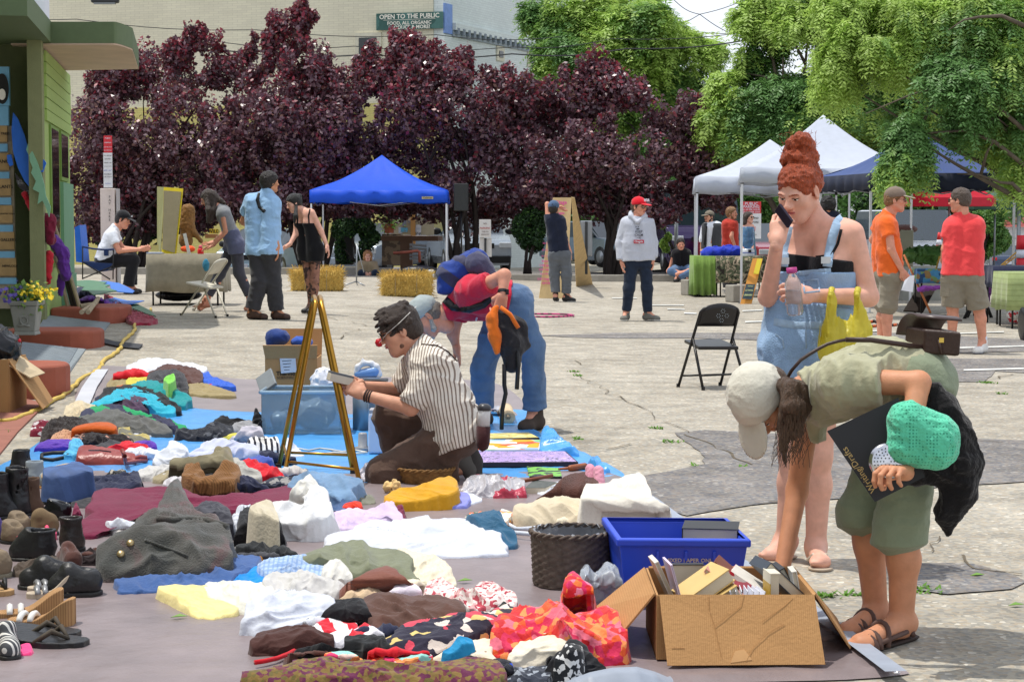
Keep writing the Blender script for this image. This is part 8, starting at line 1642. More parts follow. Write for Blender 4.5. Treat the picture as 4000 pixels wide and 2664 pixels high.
stand_on('P1',890,725,965,795,28.3,.01,pmat('cream_card',206,190,120),'card','cream card held out over the edge of the table','card');rb=thing('drink_bottle','red plastic bottle standing on the table','bottle',at('P1',1395,868,28.3));q=at('P1',1395,868,28.3);MB().lathe(q,[(.045,0),(.047,.13),(.04,.15),(.03,.155)],20).build('body',pmat('red_plastic',222,32,36,rough=.3),rb,True);MB().lathe(q+U(.155),[(.028,0),(.03,.035),(.012,.05)],16).build('cap',pmat('pink_cap',214,90,110),rb,True)
o=stand_on('P1',1240,605,1275,850,28.35,.02,pmat('white_stand',214,214,206),'card_stand','white upright card stand with a yellow head on the table','stand',Mx.Rotation(-.22,3,'Y'))
blob('orange cloth bundle on the table','cloth_bundle','cloth',[(at('P1',1265,765,28.5),(.11,.1,.05))],cloth('orange_bundle',(232,92,40)));wb=stand_on('P1',1485,562,1575,608,28.7,.03,pmat('yellow_sign',206,176,50),'small_sign','little yellow sign reading WIL on a wooden box','sign');text('WILD',wb.location+Vc((0,-.017,.03)),XA,ZA,.07,M_ink,wb,bold=.02)
stand_on('P1',1450,615,1560,655,28.7,.2,pmat('crate_wood',150,104,66),'wooden_box','small brown wooden box with green leaves on the table','box');stand_on('P1',860,800,1010,812,28.4,.3,pmat('paper_blue',190,200,226),'papers','pale papers at the left end of the table','papers');stand_on('P1',1160,820,1330,836,28.4,.25,W_,'papers','white papers in the middle of the table','papers')
S=SDF(.012,.03);b0=at('P1',1255,520,29.0);S.cap(b0,b0+Vc((.02,0,.22)),.12,.10);S.cap(b0+Vc((-.02,0,-.25)),b0,.10,.08);S.cap(b0+Vc((.06,0,-.05)),b0+Vc((.22,-.05,-.25)),.05,.03);S.noise(.02,20,3);tag(S.build('wicker_figure',M_wick2),'brown wicker sculpture standing behind the yellow framed board','sculpture')
blob('blue cloth bag hanging from the table end','cloth_bag','bag',[(at('P1',1450,930,28.05),(.05,.05,.09))],cloth('teal_bag',(52,122,150)));blob('black rubbish bag lying under the table','rubbish_bag','bag',[(at('P1',1170,1235,29.0),(.35,.2,.09))],pmat('black_film',24,24,28,rough=.3,bump=.5))
# folding chairs
def folding_chair(name,label,feetF,feetR,tops,seatP,m,mseat,r_=.013,slat=None):
 """front feet, rear feet, top corners of the back and seat corners: all left, right"""
 rt=thing('folding_chair',label,'chair',sum(feetF+feetR,Vc())/4);sn=(seatP[1]-seatP[0]).cross(seatP[3]-seatP[0]).normalized()
 if sn.z<0:sn=-sn
 A,B=tops;mid=(A+B)/2;mb=MB();up_=(A-feetF[0]).normalized();P=[feetF[0],feetF[0].lerp(A,.5),A-up_*.07]+[A.lerp(B,t)-up_*(.07*(1-sin(PI*t)**.5))for t in np.linspace(.06,.94,9)]+[B-up_*.07,feetF[1].lerp(B,.5),feetF[1]]
 mb.tube(P,r_,9);mb.build('frame',m,rt,True)
 for i in(0,1):hg=feetF[i].lerp(tops[i],.60);bar('leg',feetR[i],hg,r_,m,rt);MB().lathe(feetR[i],[(r_*1.3,-.005),(r_*1.3,.03)],10).lathe(feetF[i],[(r_*1.3,-.005),(r_*1.3,.03)],10).build('foot_cap',M_bp,rt)
 bar('stretcher',feetR[0].lerp(feetF[0].lerp(tops[0],.60),.28),feetR[1].lerp(feetF[1].lerp(tops[1],.60),.28),r_*.7,m,rt);bar('stretcher',feetF[0].lerp(tops[0],.14),feetF[1].lerp(tops[1],.14),r_*.7,m,rt)
 bev(MB().prism([q+sn*.012 for q in seatP],-sn*.03).build('seat',mseat,rt),.01,3)
 lo=[tops[i].lerp(feetF[i],.26)for i in(0,1)];n=8;V=[];bk=(feetR[0]-feetF[0]);bk.z=0;bk.normalize()
 for j in range(6):
  for i in range(n+1):q=lo[0].lerp(lo[1],i/n).lerp(A.lerp(B,i/n)-up_*(.07*(1-sin(PI*min(.97,max(.03,i/n)))**.5)),j/5);V.append(q+bk*.025*sin(PI*i/n))
 o=mk('backrest',V,[(j*(n+1)+i,j*(n+1)+i+1,(j+1)*(n+1)+i+1,(j+1)*(n+1)+i)for j in range(5)for i in range(n)],mseat,rt);solid(o,.006);return rt,o,lo
fF=[on('B3',1198,945),on('B3',1500,934)];fR=[on('B3',1378,968),on('B3',1690,950)];Yc=fR[0].y
M_chairblk=pmat('black_steel',30,27,28,rough=.35)
tp=[at('B3',1375,350,Yc+.10),at('B3',1650,352,Yc+.22)];sp=[at('B3',1345,662,Yc+.02),at('B3',1635,662,Yc+.06),at('B3',1500,604,Yc+.52),at('B3',1240,612,Yc+.45)]
rt,bo,lo=folding_chair('folding_chair','black steel folding chair with a flower of holes in its back, standing in the open',fF,fR,tp,sp,M_chairblk,M_chairblk,.0125)
T=bvh(bo);mb=MB();rr=random.Random(1)
for gx,gy in((1520,396),(1487,430),(1547,430),(1510,463),(1516,430)):
 for k in range(6 if gx!=1516 else 1):
  a=k*PI/3;c=surf(T,'B3',gx+13*cos(a)*(gx!=1516),gy+13*sin(a)*(gx!=1516),.002)
  if c:mb.lathe(c,[(.0055,-.002),(.0055,.002)],8,R=RX90)
tag(mb.build('hole_pattern',M_conc2,rt),kind='stuff')
fF=[on('B1',1305,430),on('B1',1395,395)];fR=[on('B1',1555,448),on('B1',1640,436)];Yc=fR[0].y;M_chw=pmat('cream_steel',206,200,184,var=.1)
tp=[at('B1',1560,30,Yc-.02),at('B1',1650,18,Yc+.38)];sp=[at('B1',1515,232,Yc+.0),at('B1',1612,226,Yc+.35),at('B1',1450,182,Yc+.4),at('B1',1338,192,Yc+.06)]
folding_chair('folding_chair','worn cream folding chair standing sideways by the table',fF,fR,tp,sp,M_chw,M_chw,.0125)
# camp chair under the seated man
cc_=thing('camp_chair','blue canvas camp chair with crossed black legs under the seated man','chair',at('P1',330,1200,32.6));M_navyc=cloth('navy_canvas',(34,52,92));M_bluec=cloth('blue_canvas',(42,100,190));Yc=32.6
MB().prism([at('P1',*q,Yc+.25)for q in((175,545),(225,520),(262,900),(190,890))],(0,-.5,0)).build('back',M_bluec,cc_);MB().prism([at('P1',*q,Yc-.28)for q in((180,895),(500,915),(440,990),(370,1000))],(0,.55,0)).build('seat',M_navyc,cc_)
for a,b in(((185,1070),(500,940)),((470,1075),(190,900)),((190,740),(190,1075)),((505,770),(500,1075))):
 for dy in(-.28,.28):bar('leg',at('P1',*a,Yc+dy),at('P1',*b,Yc+dy),.011,M_bp,cc_)
MB().tube([at('P1',*q,Yc-.29)for q in((185,742),(300,765),(420,775),(510,770))],.016,7).build('armrest',M_navyc,cc_);box('cup_holder',at('P1',432,808,Yc-.29),(.07,.06,.09),M_navyc,cc_)
# heap of painted cutouts and ribbons by the kerb
M_cutg=pmat('cut_green',74,118,86);M_cutb=pmat('cut_blue',52,110,196);M_stick=mat('pale_stick',(164,148,122),.85,var=.2)
def cutout(label,pan,pts,h0,h1,m):
 y0=max(p[1]for p in pts);y1=min(p[1]for p in pts);P=[]
 for x,y in pts:t=(y0-y)/(y0-y1+1e-6);P.append(on(pan,x,y,lerp(h0,h1,t)))
 mb=MB();mb.prism(P,(0,0,.012));return tag(mb.build('painted_cutout',m),label,'cutout','painted cutouts')
cutout('large jagged green painted cutout on top of the heap','P1',Z1('9 110 26 109 44 111 40 113 47 114 42 116 54 120 42 122 30 124 25 120 18 119 21 116 12 114'),.24,.32,M_cutg);cutout('blue rounded painted cutout beside the seated man','P1',Z1('32 110 43 110 56 112 65 116 72 120 70 122 56 121 48 119 47 114'),.2,.3,M_cutb);cutout('blue painted cutout at the lower right of the heap','P1',Z1('38 129 52 127 65 130 82 130 70 133 56 134 42 133'),.1,.14,M_cutb);cutout('narrow green leaf shaped cutout pointing right','P1',Z1('64 132 72 132 80 136 88 140 94 146 86 144 76 140 68 137'),.03,.08,M_cutg)
for k,(a,b)in enumerate((((180,1410),(330,1310)),((245,1410),(350,1270)),((170,1350),(300,1330)))):tag(MB().tube([on('P1',*a,.24),on('P1',*b,.26)],.028,8).build('wooden_pole',M_stick),['short pale pole end poking left from the heap of cutouts','short pale pole end poking down from the heap of cutouts','short pale pole end lying highest at the left of the heap'][k],'pole','pole ends in the heap')
def rag(label,pan,pts,m,h=.08,**k):return heap(label,pan,pts,h,m,0,.04,14,name='ribbon',cat='ribbon',group='festival ribbons',**k)
rag('crimson ribbons trailing from the heap of cutouts onto the asphalt','P1',Z1('42 124 52 128 62 138 76 144 90 147 93 149 80 152 66 150 59 140 47 132'),cloth('crimson_ribbon',(150,44,66)),.12);rag('purple ribbons bunched in the heap of cutouts','P1',Z1('16 129 26 126 38 129 52 134 48 138 34 135 20 133'),cloth('violet_ribbon',(96,50,140)),.3);rag('dark ribbons at the back of the heap of cutouts','P1',Z('130 1180 280 1170 300 1260 200 1280'),NVY,.2)
# decorated poles leaning on the shop front, with a blue fish and a green leaf
pts=[((440,1505),(262,800),'thin pale pole leaning at the left of the bundle'),((470,1505),(300,860),'dark pole in the middle of the leaning bundle'),((492,1505),(285,800),'dark bark pole right of the middle of the bundle'),((516,1508),(310,840),'pale bark pole leaning at the right of the bundle')]
for k,(a,b,lab)in enumerate(pts):g=on('Q2',*a,.0);t=at('Q2',*b,g.y+.35);e=g+(t-g)*(1.55 if k<2 else 1.2);tag(MB().tube([g,g.lerp(e,.5)+Vc((.01,0,0)),e],[.026,.022,.018],8).build('wooden_pole',M_stick if k in(0,3)else M_bark),lab,'pole','decorated poles leaning on the shop')
def plate(name,label,cat,pan,pts,Y0,Y1,th,m):
 y0=max(p[1]for p in pts);y1=min(p[1]for p in pts);P=[at(pan,x,y,lerp(Y0,Y1,(y0-y)/(y0-y1)))for x,y in pts];mb=MB();mb.prism(P,(0,th,0));return tag(mb.build(name,m),label,cat)
plate('blue_cutout','large blue painted cutout like a fish body, leaning on the wall','cutout','Q2',Z1('8 22 11 26 15 36 18 47 22 60 22 69 19 69 15 64 11 56 8 46 7 33'),22.25,22.4,.02,pmat('fish_blue',42,108,206));plate('blue_cutout','small blue fin cutout to the right of the leaf','cutout','Q2',Z('225 505 268 508 282 530 262 585 235 580'),22.2,22.25,.02,MATS['fish_blue']);plate('blue_cutout','small blue fin cutout at the left of the fish','cutout','Q2',Z('42 480 68 478 80 540 60 550 45 520'),22.3,22.35,.02,MATS['fish_blue'])
plate('leaf_cutout','long pale green feathered leaf cutout','cutout','Q2',Z1('17 41 20 46 23 53 25 59 27 66 28 73 31 80 30 86 28 80 26 76 23 78 24 71 20 69 22 64 19 59 20 56 18 51 18 49 16 45'),22.1,22.2,.02,pmat('leaf_green',128,176,142));plate('dark_plate','black dotted cutout edge under the blue fish','cutout','Q2',Z1('9 59 12 62 19 70 24 76 23 79 17 73 11 67'),22.3,22.35,.02,pmat('speckled',50,46,48,pat=('dots',60,(170,170,170),.3)))
def hang(label,pan,pts,Y,m,w0=.05,seed=3):S=SDF(.012,.03);S.chain([at(pan,x,y,Y)for x,y in pts],[w0]*(len(pts)-1)+[w0*.8]);S.noise(.035,14,seed);tag(S.build('ribbon',m),label,'ribbon','festival ribbons')
hang('red ribbon tied to the leaning poles','Q2',Z('150 720 205 830 240 890'),22.3,cloth('red_ribbon',(188,38,52)),.035);hang('maroon ribbons wrapped round the leaning poles','Q2',Z('250 880 300 880 310 1000'),22.4,cloth('maroon_ribbon',(120,32,56)),.07,4);hang('violet cloth wrapped round the leaning poles','Q2',Z('330 1010 380 1080 400 1220'),22.9,cloth('violet_ribbon',(96,50,140)),.075,5);hang('violet cloth hanging behind the poles','Q2',[(370,1230),(375,1330)],23.0,MATS['violet_ribbon'],.04,6);hang('dark red cloth hanging inside the doorway','Q2',Z('225 960 215 1130 210 1290'),22.55,cloth('dark_red',(96,24,40)),.05,7);hang('bright red banner with gold letters hanging from the poles','Q2',Z('298 1090 295 1180 290 1250'),22.5,MATS['red_ribbon'],.05,8)
# stone planter with pansies
pl_=thing('planter','square grey stone planter with scrollwork standing on the red kerb','planter',on('B1',185,575,.19));a=on('B1',95,572,.19);b=on('B1',255,572,.19);wd=(b-a).length;cx=(a.x+b.x)/2;cy_=a.y+wd/2;z0=a.z;M_stone=mat('cast_stone',(148,148,142),.9,var=.12,bump=.3)
def frust(name,z0_,z1_,w0,w1,m,parent):mb=MB();mb.add([(cx+sx*w/2,cy_+sy*w/2,z)for z,w in((z0_,w0),(z1_,w1))for sx,sy in((-1,-1),(1,-1),(1,1),(-1,1))],[(3,2,1,0),(4,5,6,7)]+[(i,(i+1)%4,4+(i+1)%4,4+i)for i in range(4)]);return bev(mb.build(name,m,parent),.008)
frust('base',z0,z0+.035,wd,wd*.94,M_stone,pl_);frust('bowl',z0+.035,z0+.29,wd*.9,wd*1.22,M_stone,pl_);frust('rim',z0+.29,z0+.335,wd*1.32,wd*1.34,M_stone,pl_)
for sg_ in(-1,1):MB().tube([Vc((cx+sg_*(.03+.10*t*cos(5*t)),cy_-wd*.55,z0+.16+.07*t*sin(5*t)))for t in np.linspace(.15,1,16)],.008,6).build('scroll',M_stone,pl_,True)
P=np.array([[cx,cy_,z0+.36]])+RS.randn(520,3)*np.array([wd*.36,wd*.28,.06]);V,F=leaf_mesh(P,RS.randn(520,3)*.4,.07,.5,.8);mk('foliage',V,F,M_g1,pl_,False)
for n_,m,ox in((110,pmat('pansy_yellow',226,196,28),.12),(70,pmat('pansy_violet',92,76,160),-.12)):P=np.array([[cx+ox,cy_-.05,z0+.42]])+RS.randn(n_,3)*np.array([.09,.12,.04]);V,F=leaf_mesh(P,np.tile([0,-1.,.4],(n_,1)),.042,.9,.2,.4);tag(mk('blossoms',V,F,m,pl_,False),kind='stuff')
# carton with a black bag at the left edge
cl=thing('carton','brown carton with a black rubbish bag in it, cut off by the left edge','carton',on('B1',0,1140));a=on('B1',-200,1140,0);b=on('B1',95,1125,0);hc=.42
box('wall',((a.x+b.x)/2,a.y,hc/2),(b.x-a.x,.01,hc),M_card,cl);box('wall',(b.x,a.y+.26,hc/2),(.01,.5,hc),M_card,cl);box('wall',((a.x+b.x)/2,a.y+.52,hc/2),(b.x-a.x,.01,hc),M_card,cl);slab('flap',[(b.x,a.y+.02,hc),(b.x,a.y+.5,hc),(b.x+.22,a.y+.46,.08),(b.x+.24,a.y+.06,.05)],.008,M_card,cl);slab('flap',[(b.x-.05,a.y-.005,hc),(b.x-.02,a.y+.35,hc+.02),(b.x+.2,a.y+.3,hc-.12),(b.x+.14,a.y+.1,hc-.14)],.008,mat('pale_card',(196,176,144),.9),cl);blob('shiny black rubbish bag stuffed in the carton at the left edge','rubbish_bag','bag',[((b.x-.14,a.y+.2,hc+.07),(.17,.2,.16))],MATS['black_film'],.01,.03,(.05,12));blob('red scrap on top of the black rubbish bag','scrap','scrap',[(at('B1',112,612,a.y+.25),(.04,.04,.02))],RED)
# parking pay post, signs, speaker, straw bales
py_=thing('pay_post','white PAY HERE post carrying a red and white parking notice','pay post',at('P1',460,1150,33.5));qbox('post','P1',368,148,528,1240,33.5,.25,pmat('post_white',214,200,192),py_,.01);qbox('door','P1',532,150,560,1240,33.52,.2,pmat('post_grey',176,172,170),py_);qbox('notice_head','Q2',634,362,686,466,33.45,.03,pmat('notice_red',206,52,62),py_);qbox('notice','Q2',632,467,688,680,33.45,.03,pmat('notice_white',222,222,224),py_)
for i,ch in enumerate('PAY HERE'):
 if ch!=' ':text(ch,at('P1',466,236+33.5*i,33.47),XA,ZA,.058,M_ink,py_,bold=.012)
for b_,y,s_,m in(('PUBLIC',378,.09,W_),('PARKING',405,.09,W_),('$1.00 PER HOUR',432,.06,W_),('NO OVER STAY',452,.06,W_),('PAY BEFORE',484,.06,M_ink),('LEAVING',505,.06,M_ink),('UNPAID CARS',528,.06,M_ink),('WILL BE TOWED',550,.06,M_ink),('SUN - SAT',575,.06,pmat('ink_blue',70,90,170)),('NO BILLS',598,.06,M_ink),('USE EXACT',615,.06,M_ink),('CHANGE',655,.06,MATS['ink_blue'])):text(b_,at('Q2',660,y,33.43),XA,ZA,s_,m,py_,bold=.01,fit=min(.135,len(b_)*.016))
np_=thing('parking_sign','white NO PARKING sign on a square post before the silver car','sign',at('P3',1865,1150,41));qbox('board','P3',1793,684,1938,906,41,.012,pmat('sign_white',206,204,202),np_,.004);qbox('post','P3',1855,910,1882,1290,41.03,.05,pmat('dark_post',52,54,56),np_);qbox('backing','P3',1796,912,1946,1140,41.1,.02,MATS['sign_white'],np_)
for b_,y,s_,m,f_ in(('NO',735,.17,pmat('sign_brown',84,40,40),.2),('PARKING',790,.17,pmat('sign_redink',168,40,46),.62),('THIS IS A',833,.1,MATS['sign_brown'],.42),('DRIVEWAY',868,.1,MATS['sign_brown'],.5)):text(b_,at('P3',1865,y,40.98),XA,ZA,s_,m,np_,bold=.015,fit=f_*.34)
pk=thing('parking_board','red and white PUBLIC PARKING notice board behind the water cooler','sign',at('P5',850,850,44));qbox('head','P5',752,475,943,592,44,.02,MATS['notice_red'],pk);qbox('board','P5',752,593,943,842,44,.02,MATS['notice_white'],pk);qbox('post','P5',835,843,860,1300,44.05,.06,M_galv,pk)
for b_,y,s_,m,f_ in(('PUBLIC',498,.22,W_,.9),('PARKING',528,.22,W_,1.1),('$1.00 PER HOUR',556,.12,W_,1.2),('$5.00 OVER STAY',580,.12,W_,1.2),('NO REFUND',640,.14,M_ink,1.),('PAY BEFORE',680,.12,M_ink,1.),('WHILE',735,.14,MATS['notice_red'],.6),('AT LOT',760,.14,MATS['notice_red'],.6),('Thank You',800,.12,M_ink,.7)):text(b_,at('P5',848,y,43.98),XA,ZA,s_,m,pk,bold=.012,fit=f_*.33)
sp_=thing('speaker','black loudspeaker raised on a pole beside the blue canopy','speaker',at('P3',1575,1150,42.5));qbox('cabinet','P3',1480,242,1660,580,42.5,.35,pmat('speaker_black',34,36,38),sp_,.02);qbox('grille','P3',1490,252,1650,570,42.48,.02,pmat('speaker_mesh',44,47,48,bump=.6,bs=300),sp_);bar('pole',at('P3',1575,580,42.6),at('P3',1575,1290,42.6),.02,M_bp,sp_)
for e in(-1,1):bar('leg',at('P3',1575,1150,42.6),at('P3',1575+e*120,1300,42.6),.012,M_bp,sp_)
ms=thing('microphone_stand','microphone stand on a tripod in front of the dark bush','stand',on('P3',290,1485));g=on('P3',290,1490);bar('pole',g+U(.05),at('P3',295,990,g.y),.014,M_galv,ms);bar('boom',at('P3',290,985,g.y),at('P3',380,1330,g.y-.1),.01,M_galv,ms)
for x,y in((130,1495),(390,1495),(285,1440)):bar('leg',at('P3',290,1440,g.y),on('P3',x,y),.012,M_galv,ms)
M_straw=mat('straw',(206,176,96),.85,var=.25,vs=30);M_straw2=mat('straw_core',(186,152,76),.9,var=.3,vs=25,bump=.8)
def bale(label,pan,x0,x1,yt,yb):
 a=on(pan,x0+8,yb);b=on(pan,x1-8,yb);h=at(pan,x0,yt+20,a.y).z-a.z;r=thing('straw_bale',label,'straw bale',(a+b)/2,'straw bales');c=Vc(((a.x+b.x)/2,a.y+.24,a.z+h/2));wd=b.x-a.x;S=SDF(.02,.03);S.box(c,(wd/2,.24,h/2),None,.05);S.noise(.04,7,int(x0));S.build('core',M_straw2,r);mb=MB();rr=random.Random(int(x0))
 for k in range(1500):
  f=rr.choice('ffftttslr');u,v=rr.uniform(-1,1),rr.uniform(-1,1);q=c+{'f':Vc((u*wd/2,-.245,v*h/2)),'t':Vc((u*wd/2,v*.24,h/2)),'s':Vc((u*wd/2,-.24,h/2*(.9+.1*v))),'l':Vc((-wd/2,v*.24,u*h/2)),'r':Vc((wd/2,v*.24,u*h/2))}[f];n_=(q-c).normalized();d=Vc((rr.gauss(0,.5),rr.gauss(0,.5)-.3,rr.gauss(0,.9))).normalized()*.09+n_*.04*rr.random();s_=d.cross(Vc((.3,.8,.2))).normalized()*.004;mb.add([q-s_-n_*.02,q+s_-n_*.02,q+d+s_*.6,q+d-s_*.6],[(0,1,2,3)])
 tag(mb.build('straw',M_straw,r),kind='stuff')
 for e in(-.22,.22):MB().tube([c+Vc((e*wd,-.26,-h/2)),c+Vc((e*wd,-.265,0)),c+Vc((e*wd,-.25,h/2)),c+Vc((e*wd,.2,h/2+.02))],.005,5).build('twine',M_stick,r)
bale('straw bale behind the woman in the black dress','B2',245,622,85,254);bale('straw bale left of the blue backpack','B2',898,1282,118,288)
# tall cardboard signboard
ab=thing('signboard','tall folded cardboard signboard with pink handwriting','signboard',on('P4',400,1140));M_kraft=pmat('kraft_board',206,178,128);Yb=34.6
P=[at('P4',335,98,Yb+.45),at('P4',550,98,Yb+.55),on('P4',400,1150),on('P4',122,1148)];P[2].y=Yb+.05;P[3].y=Yb-.05;slab('front_panel',P,.02,M_kraft,ab);Q=[at('P4',556,98,Yb+.55),at('P4',590,110,Yb+.75),on('P4',800,1120),on('P4',610,1145)];slab('side_panel',Q,.02,mat('kraft_side',(196,168,118),.8),ab);slab('edge_panel',[at('P4',575,105,Yb+.7),at('P4',592,112,Yb+.76),on('P4',800,1118),on('P4',755,1100)],.03,pmat('kraft_dark',150,122,84),ab)
M_pink=pmat('pink_marker',222,82,150);ux=(P[1]-P[0]).normalized();uz=(P[0]-P[3]).normalized();nrm=ux.cross(uz).normalized()
if nrm.y>0:nrm=-nrm
for b_,x,y,f_ in(('Stage',428,160,.55),('open to',420,222,.5),('all ages',400,285,.55),('Noon',450,390,.3),('10-11 Yoga',262,640,.5),('11-12 Folk',258,720,.55),('12-1 Drums',245,790,.5),('Show 1',245,850,.45),('1:00 Jam',235,900,.6),('2:30 Tales',225,950,.6),('Tool Show',235,1000,.6),('5:00 Stage',215,1060,.65),('circle',245,1105,.45)):
 d=ray('P4',x,y);t=(P[0]-CAM).dot(nrm)/d.dot(nrm);q=CAM+d*t+nrm*.035;text(b_,q,ux,uz,.17,M_pink,ab,bold=.025,fit=f_*.36)
q=on('P4',240,1495);tag(MB().tube([q+Vc((.42*cos(a),.42*sin(a),.015))for a in np.linspace(0,2*PI,40)],.014,7).build('hula_hoop',pmat('hoop_pink',190,60,120,pat=('stripe',(1,1,0),9,(110,30,70),.4)),None,True),'pink and purple hula hoop lying on the concrete','hoop')
# noticeboard, benches, pots behind the blue canopy
nb_=thing('notice_board','wide wooden notice board covered with posters behind the blue canopy','notice board',at('P3',1000,870,53));qbox('panel','P3',730,480,1240,875,53,.05,pmat('board_tan',176,166,140),nb_);qbox('post','P3',952,470,1012,1000,52.9,.08,pmat('post_orange',176,130,76),nb_);rr=random.Random(9)
for k in range(22):x=740+470*rr.random();y=500+320*rr.random();f=(lambda w_,h_:qbox('poster','P3',x,y,x+w_,y+h_,52.98-.002*k,.004,pmat('poster_%s'%'abcdef'[k%6],*((206,206,210),(188,194,204),(216,214,206),(120,124,140),(92,160,186),(196,176,150))[k%6],pat=('blotch',9,[(0,((206,206,210),(188,194,204),(216,214,206),(120,124,140),(92,160,186),(196,176,150))[k%6]),(.6,(120,120,128))])),nb_))(rr.uniform(50,90),rr.uniform(50,100))if not 930<x<1010 else None
pr=thing('flower_pot','terracotta square pot on a low wall before the notice board','plant pot',at('P3',690,850,50));q=at('P3',690,850,50);s_=PAN['P3'][2]/FN*50;MB().lathe(q,[(50*s_,0),(66*s_,85*s_),(74*s_,88*s_),(74*s_,112*s_)],4).build('pot',pmat('terracotta',176,90,52),pr);P=np.array([[q.x,q.y,q.z+150*s_]])+RS.randn(260,3)*.14;V,F=leaf_mesh(P,RS.randn(260,3),.12,.45,.4);mk('foliage',V,F,[M_g1,M_p3],pr,False,(RS.rand(260)<.3).astype(int))
qb=tag(qbox('low_wall','P3',600,860,830,1240,50.2,.5,pmat('stone_wall',120,104,88,pat=('blotch',5,[(0,(96,84,74)),(.5,(136,120,100))]),bump=.6),None),'low stone pillar under the terracotta pot','wall');bh=thing('bench','weathered wooden bench slab beside the silver car','bench',at('P3',960,1200,48));box('top',at('P3',960,915,48),(1.5,.5,.12),pmat('bench_wood',134,100,76),bh,Rz(-.2));box('leg',at('P3',905,1100,48),(.3,.4,.9),MATS['bench_wood'],bh)
bn2=thing('bench','slatted white garden chair behind the orange pipe rail','chair',at('P3',1040,1200,47));
for k in range(5):box('slat',at('P3',1045,1000+42*k,47),(.42,.03,.06),pmat('slat_grey',150,150,148),bn2,Mx.Rotation(.08,3,'Y'))
tag(MB().tube([at('P3',x,y,46.4)for x,y in((740,1095),(900,1085),(1040,1065),(1060,1080),(1065,1210))],.035,8).build('pipe_rail',pmat('salmon_pipe',196,110,88),None,True),'salmon pink pipe rail bent down at its right end','rail');tag(qbox('litter_bin','P3',25,625,250,1240,49.5,.5,pmat('bin_dark',34,36,38),None,.03),'dark bin with a lid behind the dark bush','bin');tag(qbox('water_jug','P3',1160,1300,1240,1400,41.5,.2,pmat('jug_white',206,210,212),None,.03),'white plastic jug on the ground beside the backpack','jug')
blob('black instrument bag lying by the right straw bale','bag','bag',[(at('P3',1060,1310,42.3),(.42,.2,.12))],M_bp,.02)
# vehicles
def car(label,x,y,yaw,col,kind='sedan',z=None,rear=False):
 L,W,Hh=dict(sedan=(4.4,1.76,1.42),suv=(4.5,1.84,1.74),van=(4.9,1.95,1.8),bus=(7.,2.4,2.7))[kind];r=thing('parked_car',label,{'bus':'bus','van':'van'}.get(kind,'car'),(0,0,0));k=Hh
 zb_={'sedan':.64,'suv':.60,'van':.56,'bus':.5}[kind]*k;hd,ws,re_,rb={'sedan':(.22,.42,.72,.88),'suv':(.24,.40,.93,.99),'van':(.16,.36,.95,.99),'bus':(.06,.1,.97,.995)}[kind]
 ST=[(0,.72*zb_,0),(.02,.86*zb_,0),(hd*.6,.96*zb_,0),(hd,zb_,0),(ws,zb_+.01,1),(ws+.15,zb_+.01,1),(re_,zb_+.01,1),(rb,zb_+.02,0),(.985,zb_*.97,0),(1,zb_*.8,0)]
 B=MB();G=MB();V=[]
 for f,zb1,cab in ST:
  e=(1 if.03<f<.97 else.93);w2=W/2*e;zr=k if cab else zb1+.004;wr=w2*(.80 if cab else.9);yy=(f-.5)*L
  V+=[(s*a,yy,zz)for s,a,zz in((-1,w2*.9,.2),(-1,w2,.42),(-1,w2*.985,zb1),(-1,wr,zr-(.03 if cab else 0)),(-1,wr*.86,zr),(1,wr*.86,zr),(1,wr,zr-(.03 if cab else 0)),(1,w2*.985,zb1),(1,w2,.42),(1,w2*.9,.2))]
 n=10
 for i in range(len(ST)-1):
  for j in range(n):
   a=i*n+j;b=i*n+(j+1)%n;fc=(a,b,b+n,a+n);c0,c1=ST[i][2],ST[i+1][2];gl=(j in(2,6)and(c0 or c1))or(j in(3,4,5)and c0!=c1);(G if gl else B).F.append(fc);(G if gl else B).mi.append(0)
 B.V=V;G.V=V;B.F+=[tuple(range(n-1,-1,-1)),tuple((len(ST)-1)*n+j for j in range(n))];B.mi+=[0,0];paint=mat('car_paint_%d_%d_%d'%col,col,.25,.35,var=.03,coat=.6);ob=bev(B.build('body',paint,r),.03,2);G.build('window',mat('car_glass',(42,54,64),.06,spec=.9,var=.05),r)
 for yy in(-L/2+.8,L/2-.85):
  for s in(-1,1):t=MB().lathe((s*(W/2-.1),yy,.32),[(.32,-.1),(.33,0),(.32,.1)],22,R=Mx.Rotation(PI/2,3,'Y')).build('wheel',M_bp,r,True);MB().lathe((s*(W/2-.1),yy,.32),[(.2,-.104),(.2,.104)],16,R=Mx.Rotation(PI/2,3,'Y')).build('rim',M_galv,t,True)
 for s in(-1,1):
  box('headlight',(s*W*.37,-L/2-.01,zb_*.72),(.34,.05,.15),pmat('lamp_glass',206,212,216,rough=.1),r,None,.02);box('taillight',(s*W*.4,L/2+.0,zb_*.82),(.24,.05,.16),pmat('lamp_red',196,24,30,rough=.2),r,None,.02);S=SDF(.02,.03);S.ell((s*(W/2+.12),(hd+.02-.5)*L+.15,zb_+.08),(.14,.07,.1));S.build('mirror',M_bp,r)
 box('grille',(0,-L/2-.012,zb_*.70),(W*.40,.03,.14),M_bp,r);box('bumper',(0,-L/2-.02,.36),(W*.9,.1,.2),paint if kind!='suv' else M_bp,r,None,.03);box('bumper',(0,L/2+.02,.38),(W*.9,.1,.2),paint,r,None,.03);box('number_plate',(0,(L/2+.03)if rear else(-L/2-.08),.55 if rear else.38),(.32,.01,.15),W_,r)
 r.location=(x,y,gz(x,y)if z is None else z);r.rotation_euler=(0,0,yaw);return r
def carx(pan,px,Y):return at(pan,px,500,Y).x
